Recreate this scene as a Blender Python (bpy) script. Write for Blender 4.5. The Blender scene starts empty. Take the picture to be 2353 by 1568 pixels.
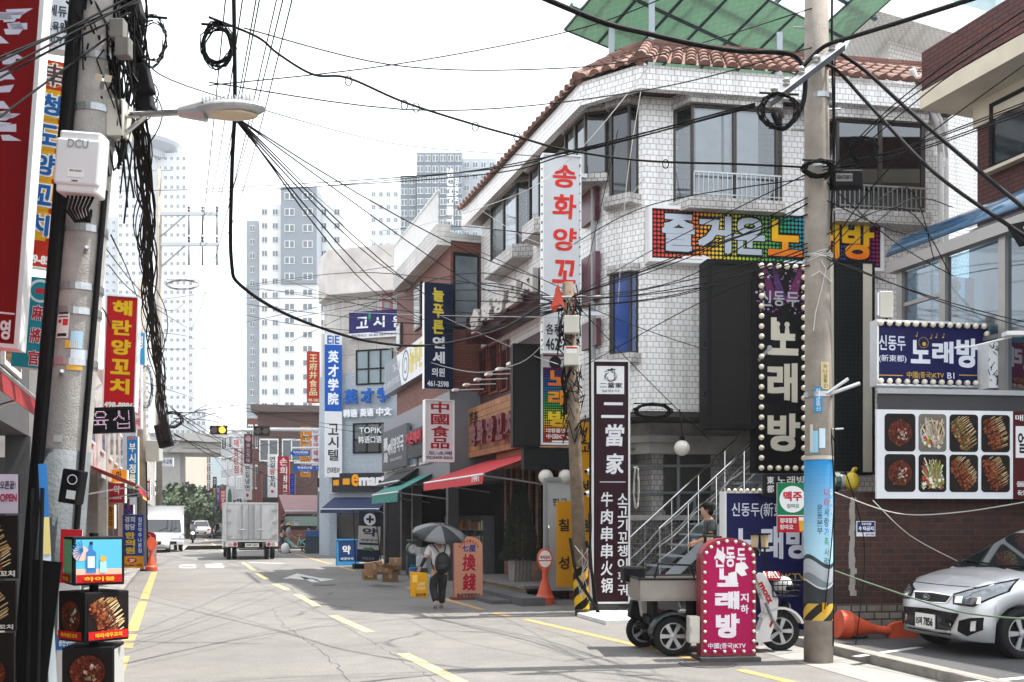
import bpy,math,random
from mathutils import Vector,Matrix
R = math.radians
rnd = random.Random(7)
SC = bpy.context.scene
COL = SC.collection
CAM_H = 1.65
cd = bpy.data.cameras.new('camera'); cam = bpy.data.objects.new('camera',cd); COL.objects.link(cam)
cam.location = (0,0,CAM_H); cam.rotation_euler = (R(90),0,0)
cd.sensor_width = 36; cd.lens = 35.0; cd.shift_y = 0.1755; cd.clip_start = 0.05; cd.clip_end = 3000
SC.camera = cam
SUN_EL,SUN_AZ = R(66),R(81)
wd = bpy.data.worlds.new('World'); SC.world = wd; wd.use_nodes = True
nt = wd.node_tree; bg = nt.nodes['Background']
sky = nt.nodes.new('ShaderNodeTexSky'); sky.sky_type = 'NISHITA'; sky.sun_disc = False
sky.sun_elevation = SUN_EL; sky.sun_rotation = SUN_AZ
sky.air_density = 1.0; sky.dust_density = 1.5; sky.ozone_density = 1.0
hz = nt.nodes.new('ShaderNodeMix'); hz.data_type = 'RGBA'; hz.inputs[0].default_value = 0.82
hz.inputs[7].default_value = (6.5,6.65,6.8,1)
nt.links.new(sky.outputs[0],hz.inputs[6]); nt.links.new(hz.outputs[2],bg.inputs['Color'])
bg.inputs['Strength'].default_value = 0.15
sd = bpy.data.lights.new('sun','SUN'); sd.energy = 4.4; sd.angle = R(0.6); sd.color = (1.0,0.955,0.89)
so = bpy.data.objects.new('sun',sd); COL.objects.link(so)
so.rotation_euler = (R(90) - SUN_EL,0,math.pi - SUN_AZ); so.location = (20,0,40)
SC.view_settings.view_transform = 'Standard'; SC.view_settings.look = 'None'
SC.view_settings.exposure = 1.26; SC.view_settings.gamma = 1.0; SC.view_settings.use_curve_mapping = False
SC.cycles.use_denoising = True
SC.cycles.max_bounces = 6; SC.cycles.transparent_max_bounces = 12; SC.cycles.volume_bounces = 1
SC.cycles.sample_clamp_indirect = 6.0
SC.cycles.caustics_reflective = False; SC.cycles.caustics_refractive = False
F,CX,HY = 2287.0,1176.5,1197.0
def at(x,y,d): return Vector(((x - CX) / F * d,d,CAM_H - (y - HY) / F * d))
def G(x,y,z=0.0):
 d = F * (CAM_H - z) / (y - HY); return at(x,y,d)
def gx(x,d): return (x - CX) / F * d
def zz(y,d): return CAM_H - (y - HY) / F * d
class Pl:
 """a vertical plane through p running along angle a; local x along it, local z up, local -y out of it"""
 def __init__(s,p,a):
  s.p = Vector((p[0],p[1])); s.a = a; s.u = Vector((math.cos(a),math.sin(a)))
 def hit(s,x,y):
  k = (x - CX) / F; p,u = s.p,s.u
  t = (k * p.y - p.x) / (u.x - k * u.y)
  d = p.y + t * u.y
  return t,CAM_H - (y - HY) / F * d
 def rect(s,x0,y0,x1,y1):
  a0,a1 = s.hit(x0,y0),s.hit(x0,y1); b0,b1 = s.hit(x1,y0),s.hit(x1,y1)
  return a0[0],b0[0],(a1[1] + b1[1]) / 2,(a0[1] + b0[1]) / 2
 def off(s,n):
  return Pl((s.p.x + math.sin(s.a) * n,s.p.y - math.cos(s.a) * n),s.a)
 def w(s,t,z,n=0.0): return Vector((s.p.x + s.u.x * t + math.sin(s.a) * n,s.p.y + s.u.y * t - math.cos(s.a) * n,z))
ST = R(18.5)
SDIR = Vector((-math.sin(ST),math.cos(ST)))
A_R = math.atan2(-SDIR.y,-SDIR.x)
A_L = math.atan2(SDIR.y,SDIR.x)
A_X = ST
def lin(h):
 h = h.lstrip('#'); v = [int(h[i:i + 2],16) / 255 for i in (0,2,4)]
 return tuple((c / 12.92 if c <= .04045 else ((c + .055) / 1.055) ** 2.4) for c in v)
def C3(c): return lin(c) if isinstance(c,str) else tuple(c)
def tag(o,label=None,cat=None,group=None,kind=None):
 if label: o['label'] = label
 if cat: o['category'] = cat
 if group: o['group'] = group
 if kind: o['kind'] = kind
 return o
def thing(name,label,cat,loc=(0,0,0),rz=0.0,group=None):
 o = bpy.data.objects.new(name,None); COL.objects.link(o); o.empty_display_size = .2
 o.location = (loc[0],loc[1],loc[2] if len(loc) > 2 else 0.0); o.rotation_euler = (0,0,rz)
 return tag(o,label,cat,group)
def kids(o): return [c for c in o.children]
def dup(o,loc=None,rz=None,parent=None,label=None):
 c = o.copy(); COL.objects.link(c); c.parent = parent
 if loc is not None: c.location = loc
 if rz is not None: c.rotation_euler = (0,0,rz)
 if label: c['label'] = label
 for k in list(o.children): dup(k,parent=c)
 return c
_gly = {}
def glyphs(s,bold,ext):
 k = (s,bold,ext)
 if k not in _gly:
  cu = bpy.data.curves.new('text','FONT'); cu.body = s; cu.offset = bold; cu.extrude = ext; cu.resolution_u = 3
  o = bpy.data.objects.new('text',cu); COL.objects.link(o); bpy.context.view_layer.update()
  m = bpy.data.meshes.new_from_object(o.evaluated_get(bpy.context.evaluated_depsgraph_get()))
  _gly[k] = ([tuple(v.co) for v in m.vertices],[tuple(p.vertices) for p in m.polygons])
  bpy.data.objects.remove(o); bpy.data.curves.remove(cu); bpy.data.meshes.remove(m)
 return _gly[k]
class MB:
 def __init__(s): s.v = []; s.f = []; s.c = []; s.m = []; s.M = None; s.col = (.8,.8,.8); s.mi = 0
 def _f(s,idx,col=None,m=None):
  s.f.append(tuple(idx)); s.c.append(C3(col) if col is not None else C3(s.col)); s.m.append(s.mi if m is None else m)
 def _v(s,p):
  p = Vector(p)
  if s.M is not None: p = s.M @ p
  s.v.append(p); return len(s.v) - 1
 def poly(s,pts,col=None,m=None): s._f([s._v(p) for p in pts],col,m)
 def box(s,x0,x1,y0,y1,z0,z1,col=None,m=None):
  i = [s._v(p) for p in ((x0,y0,z0),(x1,y0,z0),(x1,y1,z0),(x0,y1,z0),(x0,y0,z1),(x1,y0,z1),(x1,y1,z1),(x0,y1,z1))]
  for q in ((0,3,2,1),(4,5,6,7),(0,1,5,4),(1,2,6,5),(2,3,7,6),(3,0,4,7)): s._f([i[k] for k in q],col,m)
  return s
 def prism(s,pts,y0,y1,col=None,m=None,side=None):
  n = len(pts); a = [s._v((p[0],y0,p[1])) for p in pts]; b = [s._v((p[0],y1,p[1])) for p in pts]
  s._f(a,col,m); s._f(b[::-1],col,m)
  for k in range(n): s._f((a[k],b[k],b[(k+1) % n],a[(k+1) % n]),side if side is not None else col,m)
  return s
 def slab(s,pts,z0,z1,col=None,m=None):
  n = len(pts); a = [s._v((p[0],p[1],z0)) for p in pts]; b = [s._v((p[0],p[1],z1)) for p in pts]
  s._f(a[::-1],col,m); s._f(b,col,m)
  for k in range(n): s._f((a[k],a[(k+1) % n],b[(k+1) % n],b[k]),col,m)
  return s
 def cyl(s,p0,p1,r0,r1=None,n=12,col=None,m=None,caps=True): return s.tube([p0,p1],[r0,r0 if r1 is None else r1],n,col,m,caps)
 def tube(s,pts,r,n=6,col=None,m=None,caps=True):
  pts = [Vector(p) for p in pts]; N = len(pts); rr = r if isinstance(r,(list,tuple)) else [r] * N
  up = None; rings = []
  for i,p in enumerate(pts):
   t = (pts[min(i+1,N-1)] - pts[max(i-1,0)]);
   if t.length < 1e-9: t = Vector((0,0,1))
   t.normalize()
   if up is None:
    up = Vector((0,0,1)) if abs(t.z) < .9 else Vector((0,1,0))
   x = t.cross(up)
   if x.length < 1e-6: x = t.orthogonal()
   x.normalize(); y = x.cross(t).normalized(); up = y
   rings.append([s._v(p + (x * math.cos(2*math.pi*k/n) + y * math.sin(2*math.pi*k/n)) * rr[i]) for k in range(n)])
  for i in range(N-1):
   for k in range(n): s._f((rings[i][k],rings[i][(k+1)%n],rings[i+1][(k+1)%n],rings[i+1][k]),col,m)
  if caps: s._f(rings[0][::-1],col,m); s._f(rings[-1],col,m)
  return s
 def lathe(s,prof,n=16,c=(0,0,0),col=None,m=None,axis='z'):
  rings = []
  for r,h in prof:
   ring = []
   for k in range(n):
    a = 2*math.pi*k/n; x,y = r*math.cos(a),r*math.sin(a)
    p = (x,y,h) if axis == 'z' else ((x,h,y) if axis == 'y' else (h,x,y))
    ring.append(s._v(Vector(p) + Vector(c)))
   rings.append(ring)
  for i in range(len(prof)-1):
   for k in range(n): s._f((rings[i][k],rings[i][(k+1)%n],rings[i+1][(k+1)%n],rings[i+1][k]),col,m)
  if prof[0] != prof[-1]: s._f(rings[0][::-1],col,m); s._f(rings[-1],col,m)
  return s
 def ball(s,c,r,n=10,k=6,sc=(1,1,1),col=None,m=None):
  c = Vector(c); top = s._v(c + Vector((0,0,r*sc[2]))); bot = s._v(c - Vector((0,0,r*sc[2]))); rings = []
  for i in range(1,k):
   a = math.pi*i/k
   rings.append([s._v(c + Vector((r*sc[0]*math.sin(a)*math.cos(2*math.pi*j/n),r*sc[1]*math.sin(a)*math.sin(2*math.pi*j/n),r*sc[2]*math.cos(a)))) for j in range(n)])
  for j in range(n):
   s._f((top,rings[0][j],rings[0][(j+1)%n]),col,m); s._f((bot,rings[-1][(j+1)%n],rings[-1][j]),col,m)
   for i in range(k-2): s._f((rings[i][j],rings[i+1][j],rings[i+1][(j+1)%n],rings[i][(j+1)%n]),col,m)
  return s
 def disc(s,cx,cz,r,y=0.0,n=20,col=None,m=None,rz=None,a0=0,a1=360):
  rz = r if rz is None else rz; P = []
  for k in range(n if a1-a0 >= 360 else n+1):
   a = R(a0 + (a1-a0)*k/n); P.append((cx + r*math.cos(a),y,cz + rz*math.sin(a)))
  s.poly(P,col,m); return s
 def ring(s,cx,cz,r0,r1,y=0.0,n=20,col=None,m=None,k=1.0):
  for i in range(n):
   a,b = 2*math.pi*i/n,2*math.pi*(i+1)/n
   s.poly([(cx+r0*math.cos(a),y,cz+k*r0*math.sin(a)),(cx+r1*math.cos(a),y,cz+k*r1*math.sin(a)),(cx+r1*math.cos(b),y,cz+k*r1*math.sin(b)),(cx+r0*math.cos(b),y,cz+k*r0*math.sin(b))],col,m)
  return s
 def rect(s,x0,x1,z0,z1,y=0.0,col=None,m=None): s.poly([(x0,y,z0),(x1,y,z0),(x1,y,z1),(x0,y,z1)],col,m); return s
 def bar(s,p,q,w,y=0.0,col=None,m=None):
  p,q = Vector(p),Vector(q); d = (q-p); L = d.length or 1; n = Vector((-d.y,d.x)) / L * w / 2
  s.poly([(p.x-n.x,y,p.y-n.y),(q.x-n.x,y,q.y-n.y),(q.x+n.x,y,q.y+n.y),(p.x+n.x,y,p.y+n.y)],col,m); return s
 def text(s,t,x0,x1,z0,z1,y=-.006,col=None,bold=.0,ext=0.0,m=None,vert=False,keep=False,shear=0.0,gap=.12,grad=None,rot=False):
  if vert:
   n = len(t); h = (z1-z0)/n
   for i,ch in enumerate(t):
    if ch != ' ': s.text(ch,x0,x1,z1-(i+1)*h + h*gap/2,z1-i*h - h*gap/2,y,col,bold,ext,m,False,keep,shear,gap,grad)
   return s
  V,Fc = glyphs(t,0.0,ext / max(1e-6,(z1 - z0)) / 2 if ext else 0.0)
  if not V: return s
  q_ = bold*.92
  ax,bx = min(v[0] for v in V) - q_,max(v[0] for v in V) + q_; az,bz = min(v[1] for v in V) - q_,max(v[1] for v in V) + q_
  kx,kz = (x1-x0)/max(bx-ax,1e-6),(z1-z0)/max(bz-az,1e-6); ox,oz = x0,z0
  if keep:
   k = min(kx,kz); ox = (x0+x1)/2 - k*(bx-ax)/2; oz = (z0+z1)/2 - k*(bz-az)/2; kx = kz = k
  ky = (z1 - z0)
  for n_,(hx,hz) in enumerate(((0,0),(.92,.80),(-.88,.76),(.84,-.90),(-.91,-.73)) if bold > .004 else ((0,0),)):
   ids = []
   for v in V:
    zv = oz + (v[1]+hz*bold-az)*kz
    ids.append(s._v((ox + (v[0]+hx*bold-ax)*kx + shear*(zv-z0),y - n_*.0005 - (v[2]*ky + (ext/2 if ext else 0)),zv)))
   for q in Fc:
    cc = col
    if grad:
     zc = sum(V[i][1] for i in q)/len(q); f = (zc-az)/max(bz-az,1e-6); a,b = C3(grad[0]),C3(grad[1]); cc = tuple(a[j]*(1-f)+b[j]*f for j in range(3))
    s._f([ids[i] for i in q],cc,m)
  return s
 def build(s,name,mat=None,parent=None,smooth=False,label=None,bevel=0.0,sub=0):
  me = bpy.data.meshes.new(name); me.from_pydata([tuple(v) for v in s.v],[],s.f)
  for mm in (mat if isinstance(mat,(list,tuple)) else [mat]):
   if mm is not None: me.materials.append(mm)
  ca = me.color_attributes.new('Col','FLOAT_COLOR','CORNER'); uv = me.uv_layers.new(name='UVMap')
  cb = [0.0] * (4*len(me.loops)); ub = [0.0] * (2*len(me.loops))
  for i,p in enumerate(me.polygons):
   c = s.c[i]; n = p.normal
   flat = abs(n.z) > .75
   if not flat:
    t = Vector((-n.y,n.x,0)); t.normalize()
   for li in p.loop_indices:
    cb[4*li:4*li+4] = (c[0],c[1],c[2],1.0); q = s.v[me.loops[li].vertex_index]
    ub[2*li],ub[2*li+1] = (q.x,q.y) if flat else (q.x*t.x + q.y*t.y,q.z)
   p.material_index = s.m[i]; p.use_smooth = smooth
  ca.data.foreach_set('color',cb); uv.data.foreach_set('uv',ub)
  me.update()
  o = bpy.data.objects.new(name,me); COL.objects.link(o); o.parent = parent
  if bevel:
   b = o.modifiers.new('bevel','BEVEL'); b.width = bevel; b.segments = 2; b.limit_method = 'ANGLE'
  if sub:
   b = o.modifiers.new('sub','SUBSURF'); b.levels = sub; b.render_levels = sub
  if label: o['label'] = label
  return o
_mats = {}
def _new(name):
 m = bpy.data.materials.new(name); m.use_nodes = True
 return m,m.node_tree,m.node_tree.nodes['Principled BSDF']
def N(nt,typ,**kw):
 n = nt.nodes.new(typ)
 for k,v in kw.items():
  if k.startswith('i_'): n.inputs[int(k[2:])].default_value = v
  else: setattr(n,k,v)
 return n
def noise_mix(nt,col_out,amt,scale,detail=6.0,src='Object',rough=.6):
 """multiply a colour by a soft noise between 1-amt and 1+amt*0.4"""
 tc = N(nt,'ShaderNodeTexCoord'); no = N(nt,'ShaderNodeTexNoise'); no.inputs['Scale'].default_value = scale; no.inputs['Detail'].default_value = detail; no.inputs['Roughness'].default_value = rough
 nt.links.new(tc.outputs[src],no.inputs['Vector'])
 mr = N(nt,'ShaderNodeMapRange'); mr.inputs[1].default_value = .25; mr.inputs[2].default_value = .75; mr.inputs[3].default_value = 1-amt; mr.inputs[4].default_value = 1+amt*.4
 nt.links.new(no.outputs[0],mr.inputs[0])
 mx = N(nt,'ShaderNodeMix',data_type='RGBA',blend_type='MULTIPLY'); mx.inputs[0].default_value = 1
 nt.links.new(col_out,mx.inputs[6]); nt.links.new(mr.outputs[0],mx.inputs[7])
 return mx.outputs[2],no
def mat(name,col,rough=.6,metal=0.0,var=.12,scale=4.0,bump=0.0,bscale=30.0,spec=.5,coat=0.0,emit=None,es=0.0):
 if name in _mats: return _mats[name]
 m,nt,b = _new(name)
 rgb = N(nt,'ShaderNodeRGB'); rgb.outputs[0].default_value = (*C3(col),1)
 out = rgb.outputs[0]
 if var: out,_ = noise_mix(nt,out,var,scale)
 nt.links.new(out,b.inputs['Base Color'])
 b.inputs['Roughness'].default_value = rough; b.inputs['Metallic'].default_value = metal; b.inputs['Specular IOR Level'].default_value = spec
 b.inputs['Coat Weight'].default_value = coat
 if emit: b.inputs['Emission Color'].default_value = (*C3(emit),1); b.inputs['Emission Strength'].default_value = es
 if bump: add_bump(nt,b,bump,bscale)
 _mats[name] = m; return m
def add_bump(nt,b,h,scale,dist=.02):
 tc = N(nt,'ShaderNodeTexCoord'); no = N(nt,'ShaderNodeTexNoise'); no.inputs['Scale'].default_value = scale; no.inputs['Detail'].default_value = 5
 nt.links.new(tc.outputs['Object'],no.inputs['Vector'])
 bp = N(nt,'ShaderNodeBump'); bp.inputs['Strength'].default_value = h; bp.inputs['Distance'].default_value = dist
 nt.links.new(no.outputs[0],bp.inputs['Height']); nt.links.new(bp.outputs[0],b.inputs['Normal'])
def paint(name='sign_paint',rough=.45,var=.10,scale=2.5,emit=0.0,spec=.15):
 """flat printed colours come from the mesh's own colour attribute, with a little dirt over them"""
 if name in _mats: return _mats[name]
 m,nt,b = _new(name)
 at_ = N(nt,'ShaderNodeAttribute',attribute_name='Col'); out = at_.outputs['Color']
 if var: out,_ = noise_mix(nt,out,var,scale)
 nt.links.new(out,b.inputs['Base Color']); b.inputs['Roughness'].default_value = rough; b.inputs['Specular IOR Level'].default_value = spec
 if emit: nt.links.new(at_.outputs['Color'],b.inputs['Emission Color']); b.inputs['Emission Strength'].default_value = emit
 _mats[name] = m; return m
def bricks(name,c1,c2,mortar,w,h,ms=.012,rough=.7,off=.5,bump=.6,dirt=.35,var2=.2,squash=1.0,dscale=.6,streak=.0):
 if name in _mats: return _mats[name]
 m,nt,b = _new(name)
 uv = N(nt,'ShaderNodeUVMap',uv_map='UVMap'); br = N(nt,'ShaderNodeTexBrick',offset=off,squash=squash)
 br.inputs['Color1'].default_value = (*C3(c1),1); br.inputs['Color2'].default_value = (*C3(c2),1); br.inputs['Mortar'].default_value = (*C3(mortar),1)
 br.inputs['Scale'].default_value = 1; br.inputs['Mortar Size'].default_value = ms; br.inputs['Mortar Smooth'].default_value = .25
 br.inputs['Brick Width'].default_value = w; br.inputs['Row Height'].default_value = h; br.inputs['Bias'].default_value = -.1
 nt.links.new(uv.outputs[0],br.inputs['Vector'])
 out,_ = noise_mix(nt,br.outputs['Color'],dirt,dscale,detail=8)
 out,_ = noise_mix(nt,out,var2,9.0)
 if streak:
  mp = N(nt,'ShaderNodeMapping'); mp.inputs['Scale'].default_value = (3.2,.22,1); nt.links.new(uv.outputs[0],mp.inputs[0])
  no = N(nt,'ShaderNodeTexNoise'); no.inputs['Scale'].default_value = 1.3; no.inputs['Detail'].default_value = 7; no.inputs['Roughness'].default_value = .7; nt.links.new(mp.outputs[0],no.inputs['Vector'])
  mr = N(nt,'ShaderNodeMapRange'); mr.inputs[1].default_value = .5; mr.inputs[2].default_value = .75; mr.inputs[3].default_value = 0; mr.inputs[4].default_value = streak; nt.links.new(no.outputs[0],mr.inputs[0])
  mx = N(nt,'ShaderNodeMix',data_type='RGBA',blend_type='MIX'); nt.links.new(mr.outputs[0],mx.inputs[0]); nt.links.new(out,mx.inputs[6]); mx.inputs[7].default_value = (*lin('#6b6157'),1); out = mx.outputs[2]
 nt.links.new(out,b.inputs['Base Color']); b.inputs['Roughness'].default_value = rough
 bp = N(nt,'ShaderNodeBump',invert=True); bp.inputs['Strength'].default_value = bump; bp.inputs['Distance'].default_value = .01
 nt.links.new(br.outputs['Fac'],bp.inputs['Height']); nt.links.new(bp.outputs[0],b.inputs['Normal'])
 _mats[name] = m; return m
def glass(name='glass',tint=(.25,.3,.32),rough=.03,mixv=.16):
 """window glass: clear tinted body, sky reflected at the surface"""
 if name in _mats: return _mats[name]
 m,nt,b = _new(name); nt.nodes.remove(b); o = nt.nodes['Material Output']
 t = N(nt,'ShaderNodeBsdfTransparent'); t.inputs[0].default_value = (*tint,1)
 g = N(nt,'ShaderNodeBsdfGlossy'); g.inputs['Roughness'].default_value = rough; g.inputs['Color'].default_value = (.9,.95,1,1)
 fr = N(nt,'ShaderNodeFresnel'); fr.inputs[0].default_value = 1.5
 ad = N(nt,'ShaderNodeMath',operation='ADD'); ad.inputs[1].default_value = mixv; nt.links.new(fr.outputs[0],ad.inputs[0])
 mx = N(nt,'ShaderNodeMixShader'); nt.links.new(ad.outputs[0],mx.inputs[0]); nt.links.new(t.outputs[0],mx.inputs[1]); nt.links.new(g.outputs[0],mx.inputs[2]); nt.links.new(mx.outputs[0],o.inputs[0])
 _mats[name] = m; return m
def dots(name,base,dot,pitch,fill=.32,rough=.5,row=1.0):
 """panel of small round lamps at a fixed pitch (LED board)"""
 if name in _mats: return _mats[name]
 m,nt,b = _new(name)
 uv = N(nt,'ShaderNodeUVMap',uv_map='UVMap'); mp = N(nt,'ShaderNodeMapping'); mp.inputs['Scale'].default_value = (1/pitch,1/(pitch*row),1); nt.links.new(uv.outputs[0],mp.inputs[0])
 fr = N(nt,'ShaderNodeVectorMath',operation='FRACTION'); nt.links.new(mp.outputs[0],fr.inputs[0])
 ds = N(nt,'ShaderNodeVectorMath',operation='DISTANCE'); ds.inputs[1].default_value = (.5,.5,0)
 sx = N(nt,'ShaderNodeSeparateXYZ'); cx = N(nt,'ShaderNodeCombineXYZ'); nt.links.new(fr.outputs[0],sx.inputs[0]); nt.links.new(sx.outputs[0],cx.inputs[0]); nt.links.new(sx.outputs[1],cx.inputs[1]); nt.links.new(cx.outputs[0],ds.inputs[0])
 lt = N(nt,'ShaderNodeMath',operation='LESS_THAN'); lt.inputs[1].default_value = fill; nt.links.new(ds.outputs['Value'],lt.inputs[0])
 mx = N(nt,'ShaderNodeMix',data_type='RGBA'); mx.inputs[6].default_value = (*C3(base),1); mx.inputs[7].default_value = (*C3(dot),1); nt.links.new(lt.outputs[0],mx.inputs[0])
 out,_ = noise_mix(nt,mx.outputs[2],.3,1.2)
 nt.links.new(out,b.inputs['Base Color']); b.inputs['Roughness'].default_value = rough; b.inputs['Specular IOR Level'].default_value = .15
 bp = N(nt,'ShaderNodeBump'); bp.inputs['Strength'].default_value = .5; bp.inputs['Distance'].default_value = .01; nt.links.new(lt.outputs[0],bp.inputs['Height']); nt.links.new(bp.outputs[0],b.inputs['Normal'])
 _mats[name] = m; return m
PAINT = paint(); PMATTE = paint('matte_print',rough=.75,var=.18,scale=1.5)
LAMPED = paint('backlit_print',rough=.35,var=.06,emit=.08)
WHITE = mat('white_enamel',(.74,.75,.75),.4,var=.10,scale=3)
STEEL = mat('galvanised_steel',(.42,.44,.45),.38,.85,var=.2,scale=12)
CHROME = mat('polished_steel',(.68,.68,.67),.14,1.0,var=.05)
ALU = mat('aluminium',(.60,.61,.62),.35,.6,var=.1,scale=9)
BLACK = mat('black_rubber',(.006,.006,.0065),.7,spec=.15,var=.3,scale=8)
BLACKP = mat('black_plastic',(.006,.006,.007),.6,var=.2,scale=8,spec=.15)
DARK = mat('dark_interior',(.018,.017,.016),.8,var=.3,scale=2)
CABLE = mat('cable_sheath',(.006,.006,.0065),.7,var=.2,scale=6,spec=.12)
CABLEG = mat('pale_cable',(.42,.41,.38),.6,var=.2,scale=6)
BROWNC = mat('brown_cable',(.016,.011,.008),.75,var=.4,scale=6,spec=.1)
GLASS = glass(tint=(.62,.66,.67),mixv=.10); DGLASS = glass('dark_glass',(.05,.06,.065),.04,.10); BGLASS = glass('blue_glass',(.22,.42,.55),.04,.12)
DFRAME = mat('bronze_window_frame',(.045,.038,.032),.4,.4,var=.15)
WFRAME = mat('white_window_frame',(.72,.73,.73),.45,var=.08)
CURT = mat('curtain_cloth',(.86,.88,.88),.9,var=.15,scale=5)
# ================================================================ SETTING: ground, road, markings, kerbs
def asphalt(name,c,crack=.55,patch=.25,fine=.34):
 m,nt,b = _new(name)
 rgb = N(nt,'ShaderNodeRGB'); rgb.outputs[0].default_value = (*C3(c),1)
 out,_ = noise_mix(nt,rgb.outputs[0],patch,.35,detail=5)
 out,_ = noise_mix(nt,out,fine,45,detail=3)
 out,_ = noise_mix(nt,out,.18,3.0,detail=8)
 tc = N(nt,'ShaderNodeTexCoord'); no = N(nt,'ShaderNodeTexNoise'); no.inputs['Scale'].default_value = .9; no.inputs['Detail'].default_value = 6
 nt.links.new(tc.outputs['Object'],no.inputs['Vector'])
 mxv = N(nt,'ShaderNodeMix',data_type='RGBA'); mxv.inputs[0].default_value = .35
 nt.links.new(tc.outputs['Object'],mxv.inputs[6]); nt.links.new(no.outputs['Color'],mxv.inputs[7])
 vo = N(nt,'ShaderNodeTexVoronoi',feature='DISTANCE_TO_EDGE'); vo.inputs['Scale'].default_value = .42; nt.links.new(mxv.outputs[2],vo.inputs['Vector'])
 lt = N(nt,'ShaderNodeMapRange'); lt.inputs[1].default_value = .0; lt.inputs[2].default_value = .016; lt.inputs[3].default_value = 1; lt.inputs[4].default_value = 0; nt.links.new(vo.outputs['Distance'],lt.inputs[0])
 n2 = N(nt,'ShaderNodeTexNoise'); n2.inputs['Scale'].default_value = .5; nt.links.new(tc.outputs['Object'],n2.inputs['Vector'])
 gt = N(nt,'ShaderNodeMapRange'); gt.inputs[1].default_value = .48; gt.inputs[2].default_value = .6; gt.inputs[4].default_value = crack; nt.links.new(n2.outputs[0],gt.inputs[0])
 mu = N(nt,'ShaderNodeMath',operation='MULTIPLY'); nt.links.new(lt.outputs[0],mu.inputs[0]); nt.links.new(gt.outputs[0],mu.inputs[1])
 mx = N(nt,'ShaderNodeMix',data_type='RGBA'); nt.links.new(mu.outputs[0],mx.inputs[0]); nt.links.new(out,mx.inputs[6]); mx.inputs[7].default_value = (.03,.03,.03,1)
 nt.links.new(mx.outputs[2],b.inputs['Base Color']); b.inputs['Roughness'].default_value = .85
 add_bump(nt,b,.35,60,.01)
 return m
ROADM = asphalt('road_asphalt',(.185,.177,.166),.85); LOTM = asphalt('lot_asphalt',(.075,.075,.077),.3)
GROUNDM = asphalt('ground_surface',(.15,.145,.14)); CONC = mat('concrete',(.27,.26,.245),.85,var=.35,scale=2.2,bump=.3,bscale=40)
KERBM = mat('kerb_stone',(.26,.245,.22),.85,var=.4,scale=4,bump=.3)
def worn(name,c):
 m,nt,b = _new(name); o = nt.nodes['Material Output']
 rgb = N(nt,'ShaderNodeRGB'); rgb.outputs[0].default_value = (*C3(c),1); out,_ = noise_mix(nt,rgb.outputs[0],.25,6)
 nt.links.new(out,b.inputs['Base Color']); b.inputs['Roughness'].default_value = .75
 tc = N(nt,'ShaderNodeTexCoord'); no = N(nt,'ShaderNodeTexNoise'); no.inputs['Scale'].default_value = 7; no.inputs['Detail'].default_value = 8; no.inputs['Roughness'].default_value = .75
 nt.links.new(tc.outputs['Object'],no.inputs['Vector'])
 mr = N(nt,'ShaderNodeMapRange'); mr.inputs[1].default_value = .33; mr.inputs[2].default_value = .43; nt.links.new(no.outputs[0],mr.inputs[0])
 t = N(nt,'ShaderNodeBsdfTransparent'); mx = N(nt,'ShaderNodeMixShader'); nt.links.new(mr.outputs[0],mx.inputs[0]); nt.links.new(t.outputs[0],mx.inputs[1]); nt.links.new(b.outputs[0],mx.inputs[2]); nt.links.new(mx.outputs[0],o.inputs[0])
 return m
YELM = worn('yellow_road_paint',(.46,.275,.10)); YELP = worn('pale_yellow_paint',(.47,.375,.20)); WHTM = worn('white_road_paint',(.55,.55,.53))
b = MB(); b.poly([(-1500,-60,0),(1500,-60,0),(1500,2600,0),(-1500,2600,0)]); tag(b.build('ground',GROUNDM),kind='structure')
def sp(off,t):
 o = Vector((-3.40,8.10)); r = Vector((SDIR.y,-SDIR.x)); return o + SDIR * t + r * off
b = MB(); b.poly([(*sp(o,t),.004) for o,t in ((-1.4,-14),(9.6,-14),(9.6,10),(9.6,160),(-1.4,160))]); tag(b.build('road',ROADM),kind='structure')
b = MB(); b.poly([(*sp(-22,38.5),.004),(*sp(-1.4,38.5),.004),(*sp(-1.4,45.5),.004),(*sp(-22,45.5),.004)]); b.poly([(*sp(9.6,38.5),.004),(*sp(34,38.5),.004),(*sp(34,45.5),.004),(*sp(9.6,45.5),.004)]); tag(b.build('side_street',ROADM),kind='structure')
def strip(name,m,quads,z=.008):
 b = MB()
 for q in quads: b.poly([(p[0],p[1],z) for p in q])
 return tag(b.build(name,m),kind='structure')
def line(p,q,w):
 p,q = Vector(p[:2]),Vector(q[:2]); d = (q-p).normalized(); n = Vector((d.y,-d.x)) * w/2
 return [p-n,q-n,q+n,p+n]
LEdge = [G(285,1500),G(355,1315)]
ld = (LEdge[1] - LEdge[0]).to_2d()
L0 = LEdge[0].to_2d()
strip('left_edge_line',YELM,[line(L0 + ld*a,L0 + ld*c,.17) for a,c in ((-.75,-.02),(.02,.045),(.06,.10),(.12,.40),(.43,1.0))])
strip('right_edge_line',YELM,[line(G(*a),G(*c),.14) for a,c in (((935,1350),(985,1366)),((1010,1374),(1108,1402)),((1135,1410),(1172,1418)),((1205,1424),(1500,1493)),((1500,1494),(1668,1533)),((1700,1541),(1990,1610)),((680,1274),(760,1297)),((780,1303),(815,1313)))])
cdirs = [((925,1503),(1062,1571)),((766,1416),(850,1454)),((682,1367),(730,1394)),((631,1343),(662,1357)),((590,1319),(614,1332)),((559,1294),(584,1311)),((510,1264),(520,1271)),((487,1249),(494,1254)),((472,1240),(477,1243))]
strip('centre_line',YELP,[line(G(*a),G(*c),.16) for a,c in cdirs])
strip('stop_line',WHTM,[line(G(575,1293),G(650,1296),.3)])
strip('speed_table',WHTM,[line(G(430 + 14*k,1264 - k*.2),G(437 + 14*k,1255 - k*.2),.8) for k in range(7)])
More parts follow.
